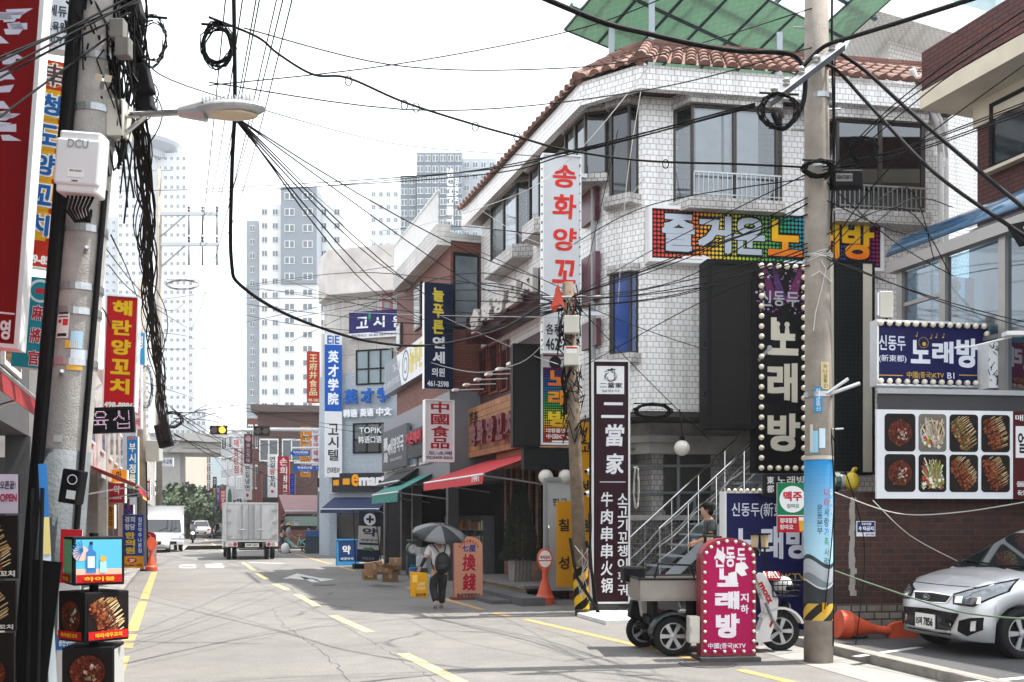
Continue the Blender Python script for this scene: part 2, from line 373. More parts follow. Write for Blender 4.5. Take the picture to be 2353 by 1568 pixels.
strip('crossing_stripes',YELP,[line(G(437 + 14*k,1264 - k*.2),G(444 + 14*k,1255 - k*.2),.7) for k in range(6)])
def marks(name,polys):
 b = MB()
 for p in polys: b.poly([tuple(G(*q).to_2d()) + (.008,) for q in p])
 return tag(b.build(name,WHTM),kind='structure')
marks('arrow_marking',[[(649,1331),(683,1318.5),(689,1325),(668,1330)],[(683,1318.5),(735,1329),(770,1332),(737,1337),(728,1331),(700,1327),(689,1325)],[(689,1326),(706,1327),(735,1339),(716,1339)],[(668,1330),(688,1325),(716,1331),(694,1333)]])
marks('lettering_marking',[[(411,1306),(414,1298.5),(418,1298.5),(416,1306)],[(414,1298.5),(449,1298.5),(450,1300.5),(416,1300.5)],[(444,1300.5),(450,1300.5),(451,1304),(445,1304)],[(414,1304),(451,1304),(450,1306.3),(411,1306.3)],
  [(472,1297),(480,1297),(481,1303),(472,1303)],[(480,1303),(517,1302.5),(514,1305),(472,1305)],[(481,1299.5),(512,1298.5),(514,1300),(481,1301.2)],[(480,1297),(510,1295.6),(511,1297.2),(480,1298.4)]])
K0,K1 = Vector((3.72,13.2)),Vector((4.52,9.6)); kd = (K1 - K0).normalized(); kn = Vector((-kd.y,kd.x))
if kn.x < 0: kn = -kn
K2 = K0 + kd * 14
b = MB()
for i in range(14):
 p = K0 + kd * (i*1.0 + .006); q = K0 + kd * (i*1.0 + .994)
 b.slab([p,q,q + kn*.2,p + kn*.2],0,.12)
tag(b.build('kerb',KERBM,bevel=.012),kind='structure')
b = MB(); p,q = K0 + kn*.2,K2 + kn*.2; b.slab([p,q,q + Vector((30,0)),Vector((34,14.2)),Vector((p.x,14.2))],-.05,.1); tag(b.build('parking_lot',LOTM),kind='structure')
b = MB(); p,q = K0 - kn*.75,K2 - kn*.75; b.poly([(*p,.008),(*(K0 - kn*.001),.008),(*(K2 - kn*.001),.008),(*q,.008)][::-1]); tag(b.build('gutter',CONC),kind='structure')
strip('parking_lines',WHTM,[line(G(1965,1510,.1),G(2115,1488,.1),.10),line(G(2210,1572,.1),G(2500,1545,.1),.11)],z=.105)
b = MB(); b.slab([sp(-1.4,-14),sp(-.55,-14),sp(-.55,37),sp(-1.4,37)][::-1],0,.11); tag(b.build('pavement',CONC,bevel=.015),kind='structure')
MAN = mat('cast_iron',(.10,.095,.09),.7,.3,var=.3,scale=20,bump=.6,bscale=60)
for (x,y,r,l) in ((1625,1527,.33,'round iron manhole cover in the road in front of the pink arched sign'),(745,1345,.3,'small round iron cover in the middle distance of the road near the centre dashes')):
 b = MB(); p = G(x,y); b.lathe([(r,.004),(r,.012),(r-.03,.016),(r-.05,.011),(0.001,.011)],28,(p.x,p.y,0)); tag(b.build('manhole_cover',MAN),l,'manhole cover')
def crack(pts,w_=.008):
 r = random.Random(int(pts[0][0])); P = [G(*p).to_2d() for p in pts]; Q = []
 for a,c in zip(P,P[1:]):
  n = max(2,int((c-a).length/.16)); Q += [a.lerp(c,k/n) + Vector((r.uniform(-.04,.04),r.uniform(-.04,.04))) for k in range(n)]
 Q.append(P[-1]); return [line(a,c,w_*r.uniform(.4,1.2)) for a,c in zip(Q,Q[1:])]
strip('road_crack',mat('crack_tar',(.035,.034,.033),.9,var=.3),crack([(625,1399),(650,1439),(740,1494),(810,1568),(850,1610)]) + crack([(560,1290),(640,1330),(720,1399),(850,1474),(1000,1568)],.007),z=.007)
# ================================================================ WHITE TILED CORNER BUILDING
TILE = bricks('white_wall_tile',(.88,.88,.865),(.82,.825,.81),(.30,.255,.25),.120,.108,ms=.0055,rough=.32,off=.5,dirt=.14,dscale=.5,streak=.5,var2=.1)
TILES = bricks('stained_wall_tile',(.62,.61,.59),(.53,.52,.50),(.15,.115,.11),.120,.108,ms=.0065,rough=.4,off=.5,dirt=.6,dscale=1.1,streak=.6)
TERRA = mat('terracotta',(.185,.092,.068),.75,var=.5,scale=7,bump=.4,bscale=25)
RIDGE = bricks('ridge_tile',(.20,.085,.055),(.15,.06,.045),(.06,.03,.025),.36,.11,ms=.01,dirt=.4)
SOFFIT = bricks('brown_soffit_board',(.05,.022,.014),(.04,.018,.012),(.015,.008,.006),1.6,.11,ms=.006,rough=.6)
MAROON = mat('maroon_panel',(.075,.010,.022),.4,var=.2,scale=2)
CORN = mat('cornice_plaster',(.34,.33,.31),.8,var=.5,scale=1.6,bump=.3)
FA = Vector((2.52,19.0)); FP = Pl(FA,R(9.4))
CB = Vector((1.78,19.55)); CPa = math.atan2(FA.y-CB.y,FA.x-CB.x); CP = Pl(CB,CPa)
SC0 = CB + SDIR * 8.3; SP = Pl(SC0,A_R)
FD = FA + FP.u * 6.35
back = Vector((-math.sin(FP.a),math.cos(FP.a)))
bld = thing('tiled_corner_building','three storey corner building in white square tiles under a red barrel tile roof','building',(FA.x,FA.y,0))
O = Matrix.Translation((-FA.x,-FA.y,0))
def wmb(): m = MB(); m.M = O; return m
foot = [SC0,CB,FA,FD,FD + back*9,SC0 + Vector((3.0,5.0))]
def inset(pts,d):
 out = []
 for i,p in enumerate(pts):
  ds = []
  if i: ds.append((pts[i]-pts[i-1]).normalized())
  if i < len(pts)-1: ds.append((pts[i+1]-pts[i]).normalized())
  ns = [Vector((q.y,-q.x)) for q in ds]
  n = sum(ns,Vector((0,0))).normalized(); k = 1 / max(.5,n.dot(ns[0])); out.append(p + n*d*k)
 return out
front = [SC0,CB,FA,FD]
Z0,Z1 = 3.75,9.75
def rounded(p,prev,nxt,r,n=6):
 a = p + (prev-p).normalized()*r; c = p + (nxt-p).normalized()*r
 return [(1-t)**2*a + 2*t*(1-t)*p + t*t*c for t in [i/n for i in range(n+1)]]
wallpts = [SC0] + rounded(CB,SC0,FA,.38) + [FA,FD,FD + back*9,SC0 + Vector((3.0,5.0))]
w = wmb(); w.slab(wallpts,Z0,Z1); w.build('wall',TILE,bld)
gf = inset(front,-1.25)
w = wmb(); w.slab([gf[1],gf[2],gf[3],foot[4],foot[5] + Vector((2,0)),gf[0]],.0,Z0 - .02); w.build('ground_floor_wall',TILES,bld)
w = wmb(); gi = inset(front,-.02); w.slab([gi[0],gi[1],gi[2],gi[3],foot[4],foot[5]],Z0-.1,Z0-.004); w.build('ceiling',mat('dark_ceiling',(.07,.065,.06),.85,var=.4),bld)  # dark grey underside of the overhang, tone varied at random
w = wmb()
for k,(o_,z0,z1) in enumerate(((-.9,3.0,3.22),(-.8,3.22,3.36),(-.95,3.36,3.62))):
 c0,c1 = inset(front[1:],o_),inset(front[1:],o_-.2); w.slab([c0[0],c0[1],c0[2],c1[2],c1[1],c1[0]],z0,z1)
w.build('cornice',CORN,bld)
GP = Pl(gf[2],FP.a)
s0,s1,z0,z1 = GP.rect(1533,1010,1622,1330)
w = MB(); w.M = O @ Matrix.Translation((GP.p.x,GP.p.y,0)) @ Matrix.Rotation(GP.a,4,'Z'); w.box(s0,s1,-.04,.02,.0,3.0); w.box(s0-.08,s0,-.06,.02,0,3.08); w.box(s1,s1+.08,-.06,.02,0,3.08); w.build('door',mat('old_brown_door',(.035,.03,.027),.6,var=.4),bld)
w = MB(); w.M = O @ Matrix.Translation((GP.p.x,GP.p.y,0)) @ Matrix.Rotation(GP.a,4,'Z')
for k in range(7):
 x = s0 - .6 + rnd.uniform(-.5,2.6); w.tube([(x,-.07,.3),(x,-.07,rnd.uniform(1.6,3.3))],.035,8)
for z in (2.2,2.75,3.1): w.tube([(s0-1,-.1,z),(s1+1.4,-.1,z+.05)],.03,8)
w.build('pipework',mat('grey_pipe',(.20,.22,.23),.5,var=.3),bld)
e0,e1 = inset(front,.55),inset(front,.40); FZ0,FZ1 = 9.66,10.10
w = wmb(); w.slab([*e0,*e1[::-1]],FZ0,FZ1); w.build('fascia',TILE,bld)
w = wmb(); w.slab([*inset(front,.405),*inset(front,-.02)[::-1]],FZ0 + .10,FZ0 + .16); w.build('soffit',SOFFIT,bld)
rf = None
def roof_side(w,a,c,ra,rc,z0,z1,pitch=.27):
 """barrel tiles up one side: eave a-c, ridge ra-rc"""
 L = (c-a).length; n = max(2,round(L/pitch)); u = (c-a)/L
 for i in range(n):
  f = (i+.5)/n; p = a + (c-a)*f; q = ra + (rc-ra)*f
  up = Vector((q.x-p.x,q.y-p.y,z1-z0)); side = Vector((u.x,u.y,0)); nrm = side.cross(up).normalized()
  if nrm.z < 0: nrm = -nrm
  rows = 4
  for r in range(rows):
   p0 = Vector((p.x,p.y,z0)) + up*(r/rows - .02); p1 = Vector((p.x,p.y,z0)) + up*((r+1)/rows + .03)
   lift = nrm*.022; ww = pitch*.40*(1 - .0*f); j = rnd.uniform(-.008,.008)
   A = []; B = []
   for k in range(7):
    t = math.pi*k/6; A.append(p0 + lift + side*(math.cos(t)*ww*1.06 + j) + nrm*math.sin(t)*ww*.92); B.append(p1 + side*(math.cos(t)*ww*.92 + j) + nrm*math.sin(t)*ww*.78)
   ia = [w._v(x) for x in A]; ib = [w._v(x) for x in B]
   for k in range(6): w._f((ia[k],ia[k+1],ib[k+1],ib[k]))
   w._f(ia[::-1])
 g0 = Vector((a.x,a.y,z0)); g1 = Vector((c.x,c.y,z0))
 w.poly([(a.x,a.y,z0),(c.x,c.y,z0),(rc.x,rc.y,z1),(ra.x,ra.y,z1)])
RZ0,RZ1 = 10.12,11.02
ev = inset(front,.62); rd = inset(front,-.75)
w = wmb()
for i in range(3): roof_side(w,ev[i],ev[i+1],rd[i],rd[i+1],RZ0,RZ1)
roof = w.build('roof',TERRA,bld)
w = wmb()
rin = inset(front,-1.0); rout = inset(front,-.68)
w.slab([*rout,*rin[::-1]],RZ1-.12,RZ1+.17); w.build('ridge',RIDGE,roof)
w = wmb()
for i in (1,2):
 a,c = Vector((*ev[i],RZ0+.06)),Vector((*rd[i],RZ1+.1))
 for k in range(5): w.cyl(a.lerp(c,k/5-.01),a.lerp(c,(k+1)/5+.03),.13,.11,10)
w.build('hip_tile',TERRA,roof)
w = wmb(); w.slab([*inset(front,-.99),foot[4],foot[5]],RZ1-.5,RZ1-.2); w.build('flat_roof',CONC,roof)
def local(parent,pl,n=0.0):
 q = pl.off(n); return Matrix.Translation((q.p.x - parent.location.x,q.p.y - parent.location.y,-parent.location.z)) @ Matrix.Rotation(q.a,4,'Z')
def bay(parent,pl,x0,x1,yt,yb,dep,hy,sy,mull=1,rail=False,curtain=False,gl=None,ins=.24,tile=TILES):
 """projecting bay window: tiled head, tiled sill, bronze frame, panes, optional curtain and railing"""
 q = pl.off(dep); s0,s1,z0,z1 = q.rect(x0,yt,x1,yb); M = local(parent,pl)
 zh = q.hit((x0+x1)/2,hy)[1]; zs = q.hit((x0+x1)/2,sy)[1]
 w = MB(); w.M = M; P = lambda d,o: [(s0-o,0),(s0-o+ins,-d),(s1+o-ins,-d),(s1+o,0)]
 f = MB(); f.M = M; t = .05
 c4 = [(s0,-.0),(s0+ins,-dep),(s1-ins,-dep),(s1,-.0)]
 for (a,b_) in ((c4[0],c4[1]),(c4[1],c4[2]),(c4[2],c4[3])):
  A,B = Vector(a),Vector(b_); d = (B-A).normalized(); nn = Vector((d.y,-d.x))
  for zq in (z0,z1-t): f.slab([A,B,B-nn*t,A-nn*t][::-1],zq,zq+t)
 for a in c4: f.box(a[0]-t/2,a[0]+t/2,a[1]-t/2+.02,a[1]+t/2+.02,z0+.002,z1-.002)
 for k in range(1,mull+1):
  xm = (s0+ins) + (s1-s0-2*ins)*k/(mull+1); f.box(xm-.035,xm+.035,-dep-.003,-dep+.05,z0+.002,z1-.002)
 win = f.build('window',DFRAME,parent)
 g = MB(); g.M = M
 for (a,b_) in ((c4[0],c4[1]),(c4[1],c4[2]),(c4[2],c4[3])):
  g.poly([(a[0],a[1]+.03,z0+.03),(b_[0],b_[1]+.03,z0+.03),(b_[0],b_[1]+.03,z1-.03),(a[0],a[1]+.03,z1-.03)])
 g.build('pane',gl or GLASS,win)
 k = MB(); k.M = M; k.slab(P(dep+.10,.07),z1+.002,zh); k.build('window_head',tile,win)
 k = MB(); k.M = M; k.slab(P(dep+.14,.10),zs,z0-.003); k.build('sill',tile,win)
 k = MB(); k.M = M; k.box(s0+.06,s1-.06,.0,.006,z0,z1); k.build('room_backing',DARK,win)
 if curtain:
  k = MB(); k.M = M
  wd_ = s1-s0-2*ins; k.box(s0+ins+wd_*.06,s0+ins+wd_*.36,-dep+.10,-dep+.12,z0+.05,z1-.06); k.box(s0+ins+wd_*.40,s0+ins+wd_*.48,-dep+.12,-dep+.14,z0+.05,z1-.06); k.box(s0+ins+wd_*.54,s0+ins+wd_*.80,-dep+.10,-dep+.12,z0+.05,z1-.06)
  k.build('curtain',CURT,win)
 if rail:
  k = MB(); k.M = M; zt = z0 + (z1-z0)*.26
  k.box(s0+ins,s1-ins+.05,-dep-.10,-dep-.075,zt,zt+.03); k.box(s0+ins,s1-ins+.05,-dep-.10,-dep-.075,z0+.06,z0+.08)
  n = int((s1-s0)/.12)
  for i in range(n+1):
   x = s0+ins + (s1-s0-2*ins)*i/n; k.box(x-.009,x+.009,-dep-.096,-dep-.078,z0+.0,zt)
  k.build('railing',STEEL,win)
 return win
bay(bld,FP,1563,1812,246,462,.34,211,488,1,True,True)
bay(bld,FP,1899,2146,280,488,.34,244,518,1,True,False,DGLASS)
BLUEW = glass('deep_blue_glass',(.03,.05,.09),.05,.05)
bay(bld,CP,1393,1455,245,452,.16,205,474,0,gl=BLUEW,ins=.1)
BLUEF = mat('cobalt_window_film',(.004,.045,.23),.12,var=.2,scale=2,spec=.6)
bay(bld,CP,1397,1458,628,815,.10,610,836,0,gl=BLUEF,ins=.1)
bay(bld,SP,1288,1354,283,425,.34,246,442,1,gl=DGLASS)
bay(bld,SP,1208,1246,385,512,.30,362,546,0,gl=DGLASS)
bay(bld,SP,1121,1194,452,590,.30,414,618,1,gl=GLASS,curtain=True)
w = MB(); w.M = local(bld,SP)
for (x0,y0,x1,y1) in ((1336,438,1368,514),(1332,590,1370,700),(1336,740,1372,800)):
 a = SP.off(.1).rect(x0,y0,x1,y1); w = MB(); w.M = local(bld,SP); w.box(a[0],a[1],-.12,-.02,a[2],a[3]); w.build('wall_panel',MAROON,bld)
w = MB(); w.M = local(bld,SP); a = SP.hit(1373,500)[0]; w.tube([(a,-.09,3.8),(a,-.09,8.2),(a-.3,-.12,8.6)],.05,10); w.build('drainpipe',mat('grey_drainpipe',(.30,.31,.32),.5),bld)
w = MB(); w.M = local(bld,SP); L = 8.3
w.box(.05,L-1.9,-.03,.0,3.35,6.0)
w.build('shop_front_wall',mat('maroon_wall',(.055,.012,.012),.6,var=.3),bld)
for (x0,y0,x1,y1) in ((1104,800,1125,905),(1130,790,1150,905),(1155,785,1172,900)):
 w = MB(); w.M = local(bld,SP,.035); a = SP.rect(x0,y0,x1,y1); t = .05
 for bx in ((a[0],a[1],a[2],a[2]+t),(a[0],a[1],a[3]-t,a[3]),(a[0],a[0]+t,a[2]+t,a[3]-t),(a[1]-t,a[1],a[2]+t,a[3]-t)): w.box(bx[0],bx[1],-.05,0,bx[2],bx[3])
 wn = w.build('window',mat('red_timber_frame',(.16,.03,.02),.5),bld)
 w = MB(); w.M = local(bld,SP,.04); w.rect(a[0]+t,a[1]-t,a[2]+t,a[3]-t,0); w.build('pane',DGLASS if x0 < 1150 else GLASS,wn)
SOL = bricks('solar_cell_back',(.26,.44,.33),(.23,.40,.30),(.55,.66,.56),.16,.16,ms=.004,rough=.3,off=0,dirt=.2,bump=.1)
_nt = SOL.node_tree; _b = _nt.nodes['Principled BSDF']; _tr = N(_nt,'ShaderNodeBsdfTranslucent'); _tr.inputs[0].default_value = (.45,.68,.52,1); _mx = N(_nt,'ShaderNodeMixShader',i_0=.28)
_nt.links.new(_b.outputs[0],_mx.inputs[1]); _nt.links.new(_tr.outputs[0],_mx.inputs[2]); _nt.links.new(_mx.outputs[0],_nt.nodes['Material Output'].inputs[0])
BL,U_,= at(1303,72,22.0),Vector((.78,.62,0))
Vd = Vector((.62*1.5,-.78*1.5,.62)).normalized()
sol = thing('solar_panel_array','tilted solar panel array on steel posts above the red tiled roof','solar panels',(BL.x,BL.y,RZ1-.2))
SM = Matrix.Translation((0,0,BL.z - (RZ1-.2))) @ Matrix((( U_.x,Vd.x,U_.cross(Vd).x,0),(U_.y,Vd.y,U_.cross(Vd).y,0),(U_.z,Vd.z,U_.cross(Vd).z,0),(0,0,0,1)))
for r in range(3):
 for c in range(7):
  if r == 2 and c in (4,5): continue
  w = MB(); w.M = SM; x0,y0 = c*1.02 - .1,r*1.32
  w.box(x0+.01,x0+1.0,y0+.01,y0+1.3,0,.02); p = w.build('panel',SOL,sol)
  w = MB(); w.M = SM
  for q in ((x0,x0+1.01,y0,y0+.035),(x0,x0+1.01,y0+1.275,y0+1.31),(x0,x0+.035,y0+.037,y0+1.273),(x0+.975,x0+1.01,y0+.037,y0+1.273)): w.box(q[0],q[1],q[2],q[3],-.018,.03)
  w.build('panel_frame',mat('dark_panel_frame',(.03,.05,.06),.4,.5),p)
w = MB(); w.M = SM
for y in (.5,1.9,3.3): w.box(-.3,7.3,y,y+.09,-.13,-.02)
for x in (.4,2.4,4.4,6.4): w.box(x,x+.07,-.05,4.0,-.22,-.132)
w.build('beam',mat('teal_beam',(.05,.10,.11),.5,.3),sol)
for (px,py,d) in ((1405,120,21.7),(1497,60,20.8),(1790,130,21.5)):
 w = MB(); p = at(px,py,d); w.M = Matrix.Translation((-BL.x,-BL.y,-(RZ1-.2))); hh = p.z + .5 if px != 1497 else 13.6
 w.box(p.x-.06,p.x+.06,p.y-.06,p.y+.06,RZ1-.2,hh); w.build('post',mat('pale_blue_post',(.34,.40,.43),.5,.2),sol)
hut = thing('rooftop_tiled_hut','white tiled rooftop block with deep overhanging tiled eave behind the red roof','building',(9.6,26.5,10.2))
HP = Pl((9.6,26.5),R(9.4))
def hutM(pl): return local(hut,pl)
p0 = at(1955,140,29.5).to_2d(); p1 = at(2042,90,25.5).to_2d(); p2 = at(2330,110,27.5).to_2d(); OH = Matrix.Translation((-9.6,-26.5,-10.2))
w = MB(); w.M = OH; w.slab([p0,p1,p2,p2 + Vector((0,6)),p0 + Vector((1,6))],7.6,14.05); w.build('wall',TILE,hut)
def outw(pts,d): return inset(pts,d)
q0 = inset([p0,p1,p2],1.0)
w = MB(); w.M = OH; w.slab([*q0,p2 + Vector((0,6)),p0 + Vector((1,6))],13.95,14.75); w.build('eave',TILE,hut)
w = MB(); w.M = OH; q1 = inset([p0,p1,p2],.3); w.slab([q0[0]+(q1[0]-q0[0])*.6,q0[1].lerp(q1[1],.6),q0[1].lerp(q1[1],.6) + Vector((.5,.6)),q0[0] + Vector((2,.5))],14.76,15.5); w.build('parapet',mat('teal_green_sheet',(.05,.16,.15),.5),hut)
w = MB(); w.M = OH; c = at(2235,10,27); w.lathe([(.7,14.7),(.8,15.0),(.8,15.9),(.5,16.2)],20,(c.x,c.y,0)); w.build('water_tank',mat('pale_blue_tank',(.32,.42,.45),.4),hut)
# ================================================================ SIGN BUILDER
class Board:
 """a box sign on plane pl; local x 0..W, z 0..H, y=0 is its face"""
 def __init__(s,name,label,pl,x0,y0,x1,y1,t=.14,face='#f2f2f2',side=WHITE,frame=0.0,fmat=None,cat='sign',m=None,mount=True,group=None,n=0.0,part='panel',zr=None):
  if n: pl = pl.off(n)
  a,b,z0,z1 = pl.rect(x0,y0,x1,y1)
  if zr: z0,z1 = zr
  p = pl.w(a,z0); s.o = thing(name,label,cat,p,pl.a,group); s.W,s.H = b-a,z1-z0; s.pl = pl; s.a,s.z0 = a,z0
  w = MB(); w.box(0,s.W,.002,t,0,s.H,'#cccccc',1); w.rect(.0,s.W,.0,s.H,0,face,0)
  s.panel = w.build(part,[m or PAINT,side],s.o)
  if frame:
   w = MB(); f = frame
   for q in ((-.01,s.W+.01,-.01,f),(-.01,s.W+.01,s.H-f,s.H+.01),(-.01,f,f,s.H-f),(s.W-f,s.W+.01,f,s.H-f)): w.box(q[0],q[1],-.03,t+.01,q[2],q[3])
   w.build('frame',fmat or WHITE,s.o)
 def X(s,x,y=1000): return s.pl.hit(x,y)[0] - s.a
 def Z(s,x,y): return s.pl.hit(x,y)[1] - s.z0
 def xz(s,x0,y0,x1,y1):
  a,b,z0,z1 = s.pl.rect(x0,y0,x1,y1); return a-s.a,b-s.a,z0-s.z0,z1-s.z0
 def put(s,mb,name='lettering',m=None,label=None): return mb.build(name,m or PAINT,s.o,label=label)
def fr(b,x0,z0,x1,z1): return b.W*x0,b.W*x1,b.H*z0,b.H*z1
def rainbow(f):
 st = [(0,'#d5262a'),(.18,'#e8702a'),(.3,'#e5d227'),(.42,'#7db52f'),(.55,'#1f9a5a'),(.68,'#1f8fc0'),(.8,'#1d4fa8'),(.92,'#5a1f6a'),(1,'#b01e55')]
 for (a,c),(b_,d) in zip(st,st[1:]):
  if f <= b_:
   k = (f-a)/(b_-a); p,q = lin(c),lin(d); return tuple(p[i]*(1-k)+q[i]*k for i in range(3))
 return lin(st[-1][1])
def bulbs(b,pts,r=.042,group=None):
 """each lamp of the border is a part of its own"""
 BM_ = mat('bulb_glass',(.72,.66,.52),.25,var=.1)
 src = None
 for (x,z) in pts:
  if src is None:
   w = MB(); w.ball((0,-.05,0),r,10,6); w.lathe([(r*.6,-.02),(r*.6,.0)],8,(0,0,0),axis='y'); src = w.build('bulb',BM_,b.o,smooth=True); src.location = (x,0,z)
  else:
   c = src.copy(); COL.objects.link(c); c.parent = b.o; c.location = (x,0,z)
b = Board('rainbow_signboard','wide box sign of large letters over rainbow coloured dots on white tiled wall',FP,1491,487,2028,612,.22,'#0d0d10',n=.24,frame=.055)
w = MB(); nx,nz = 62,13
for i in range(nx):
 for j in range(nz):
  x,z = b.W*(i+.5)/nx,b.H*(j+.5)/nz
  if .04 < x < b.W-.04: w.disc(x,z,.031,-.003,7,rainbow(i/nx))
b.put(w,'dot_print')
w = MB()
for ch,x0,x1,c in (('즐',1521,1596,0),('거',1603,1680,0),('운',1686,1757,0),('노',1764,1843,1),('래',1850,1928,1),('방',1934,2008,1)):
 X0,X1 = b.X(x0,550),b.X(x1,550)
 w.text(ch,X0-.03,X1+.03,b.H*.15,b.H*.91,-.006,'#0b0b0d',.075)
 w.text(ch,X0,X1,b.H*.19,b.H*.87,-.012,'#b4bdc9',.045,grad=(('#e0641c','#f0cf1e') if c else None))
b.put(w)
for x in (1567,1800):
 w = MB(); X = b.X(x,590); w.bar((X,b.H*.09),(X+.42,b.H*.09),.05,-.014,'#e8ecf0'); w.poly([(X+.40,-.014,b.H*.03),(X+.58,-.014,b.H*.09),(X+.40,-.014,b.H*.15)],'#e8ecf0'); b.put(w,'arrow')
LEDM = dots('led_matrix',(.006,.006,.0065),(.020,.019,.017),.028,.38); LEDW = dots('led_module',(.005,.007,.007),(.013,.016,.016),.075,.40)
LP = FP.off(1.25)
b = Board('led_display','tall black LED display hung left of the black lamp-edged vertical sign',LP,1625,600,1735,984,.38,'#111111',side=BLACKP,m=LEDM,cat='LED display',frame=.07,fmat=BLACKP)
w = MB()
for z in (.2,.5,.85): w.box(-.035,-.012,.05,.1,b.H*z-.05,b.H*z+.05)
b.put(w,'latch',BLACKP)
b = Board('vertical_lamp_sign','tall black vertical sign with cream letters edged by round bulbs',LP,1738,604,1853,1087,.3,'#08070a',side=BLACKP,n=.05)
w = MB()
for k in range(140):
 x,z = rnd.random()*b.W,b.H*(1-.24*rnd.random()**.8); s_ = .008 + .012*rnd.random(); w.rect(x-s_,x+s_,z-s_,z+s_,-.004,rnd.choice(['#6a3564','#8d5a8f','#b9a5c8','#452050','#2c1a3c']))
for (x0,x1,x2,x3,c) in ((.12,.18,.22,.42,'#5b2350'),(.3,.34,.42,.62,'#4a2c60'),(.88,.94,.55,.8,'#642a52')): w.poly([(b.W*x0,-.003,b.H*.99),(b.W*x1,-.003,b.H*.99),(b.W*x3,-.003,b.H*.82),(b.W*x2,-.003,b.H*.82)],c)
b.put(w,'sparkle_print')
w = MB()
for t,bx in (('신',(1747,668,1772,704)),('동',(1777,670,1802,704)),('두',(1806,672,1836,706))): w.text(t,*b.xz(*bx),-.006,'#a9a9b2',.02)
for t,bx in (('노',(1763,730,1834,817)),('래',(1763,834,1832,925)),('방',(1763,950,1838,1038))): w.text(t,*b.xz(*bx),-.007,'#cfc9b8',.045)
a = b.xz(1742,800,1768,830); w.bar((a[0],a[2]),(a[1],a[3]),.055,-.009,'#8f9294'); w.disc(a[1],a[3],.05,-.01,12,'#a8abad')
for (x,y) in ((1786,757),(1808,758)):
 cx_,cz_ = b.X(x,y),b.Z(x,y); w.disc(cx_,cz_+.09,.05,-.009,14,'#cfc9b8'); w.poly([(cx_-.05,-.009,cz_-.08),(cx_+.05,-.009,cz_-.08),(cx_+.03,-.009,cz_+.06),(cx_-.03,-.009,cz_+.06)],'#cfc9b8')
b.put(w)
pts = [(.075,b.H*(.022 + .956*k/20)) for k in range(21)] + [(b.W-.075,b.H*(.022 + .956*k/20)) for k in range(21)] + [(.075 + (b.W-.15)*k/5,b.H*.978) for k in range(1,5)] + [(.075 + (b.W-.15)*k/5,b.H*.022) for k in range(1,5)]
bulbs(b,pts,.052)
b = Board('led_display','tall black LED display with cream side strips, right of the concrete pole',LP,1884,600,2007,1090,.34,'#0c1010',side=BLACKP,m=LEDW,cat='LED display',frame=.03,fmat=BLACKP)
w = MB(); w.box(.03,b.W*.26,-.012,-.002,.04,b.H-.04); b.put(w,'side_strip',mat('cream_panel',(.60,.56,.46),.5))
w = MB(); w.box(b.W*.80,b.W-.035,-.012,-.002,.04,b.H-.04); b.put(w,'side_strip',mat('cream_panel',(.60,.56,.46),.5))
w = MB(); a = b.xz(1905,1078,1960,1086); w.text('010-6871-7854',a[0],a[1],.012,.045,-.035,'#d8d8d8',.01); b.put(w)
DP = Pl(at(1760,1100,14.6).to_2d(),R(6))
b = Board('dark_shop_sign','small black sign with white brush letters under the lamp-edged vertical sign',DP,1757,1090,1912,1142,.1,'#0a0a0a',side=BLACKP)
w = MB(); w.text('東都',*b.xz(1762,1094,1778,1134),-.005,'#d8d8d8',.02,vert=True); w.text('노래방',*b.xz(1785,1094,1850,1114),-.005,'#c8c8c8',.02); w.text('010-',*b.xz(1786,1120,1812,1130),-.005,'#c8c8c8',.01); b.put(w)
BPl = Pl(at(1786,1170,12.6).to_2d(),R(4))
b = Board('beer_sign','green and red square sign with a white disc and a beer glass beside the pole',BPl,1786,1110,1853,1224,.03,'#0e7a4c',side=ALU)
w = MB(); w.rect(0,b.W,0,b.H*.34,-.003,'#b11c30'); w.rect(0,b.W,b.H*.335,b.H*.35,-.004,'#f0f0f0'); w.disc(b.W*.52,b.H*.67,b.H*.27,-.004,26,'#eceeec'); b.put(w,'print')
w = MB(); w.text('맥주',b.W*.2,b.W*.84,b.H*.63,b.H*.83,-.007,'#c3182c',.04); w.text('칭따오',b.W*.32,b.W*.75,b.H*.49,b.H*.58,-.007,'#0e7a4c',.01)
w.text('절대깔끔',b.W*.08,b.W*.66,b.H*.19,b.H*.29,-.007,'#f2f2f2',.02); w.text('칭따오',b.W*.08,b.W*.54,b.H*.06,b.H*.16,-.007,'#f2f2f2',.02)
w.poly([(b.W*.76,-.006,b.H*.02),(b.W*.98,-.006,b.H*.02),(b.W*1.0,-.006,b.H*.24),(b.W*.73,-.006,b.H*.24)],'#d9a32c'); w.rect(b.W*.73,b.W,b.H*.24,b.H*.31,-.006,'#efe8d6'); b.put(w)
w = MB(); w.box(b.W*.9,b.W+.2,.03,.06,b.H*.5,b.H*.55); b.put(w,'bracket',STEEL)
BS = Pl(at(1662,1250,14.9).to_2d(),R(5))
b = Board('blue_standing_sign','blue standing sign with white letters beside the white steel stairs',BS,1665,1131,1862,1470,.22,'#15174f',side=WHITE,frame=.02)
w = MB(); w.text('신동두(新東',*b.xz(1681,1155,1800,1192),-.006,'#dfe3ee',.01); w.text('노래방',*b.xz(1690,1208,1860,1285),-.006,'#dfe3ee',.045); w.text('中國(중국)KTV',*b.xz(1690,1315,1850,1338),-.006,'#c9a63a',.01); b.put(w)
bulbs(b,[(b.W*(k+.5)/14,b.H+.02) for k in range(14)],.03)
TS = Pl(at(1360,1200,17.6).to_2d(),R(4))
b = Board('tall_maroon_sign','tall maroon pillar sign with white brush letters and a white crest panel on top',TS,1361,829,1446,1386,.26,'#2a0b17',side=WHITE,frame=.022)
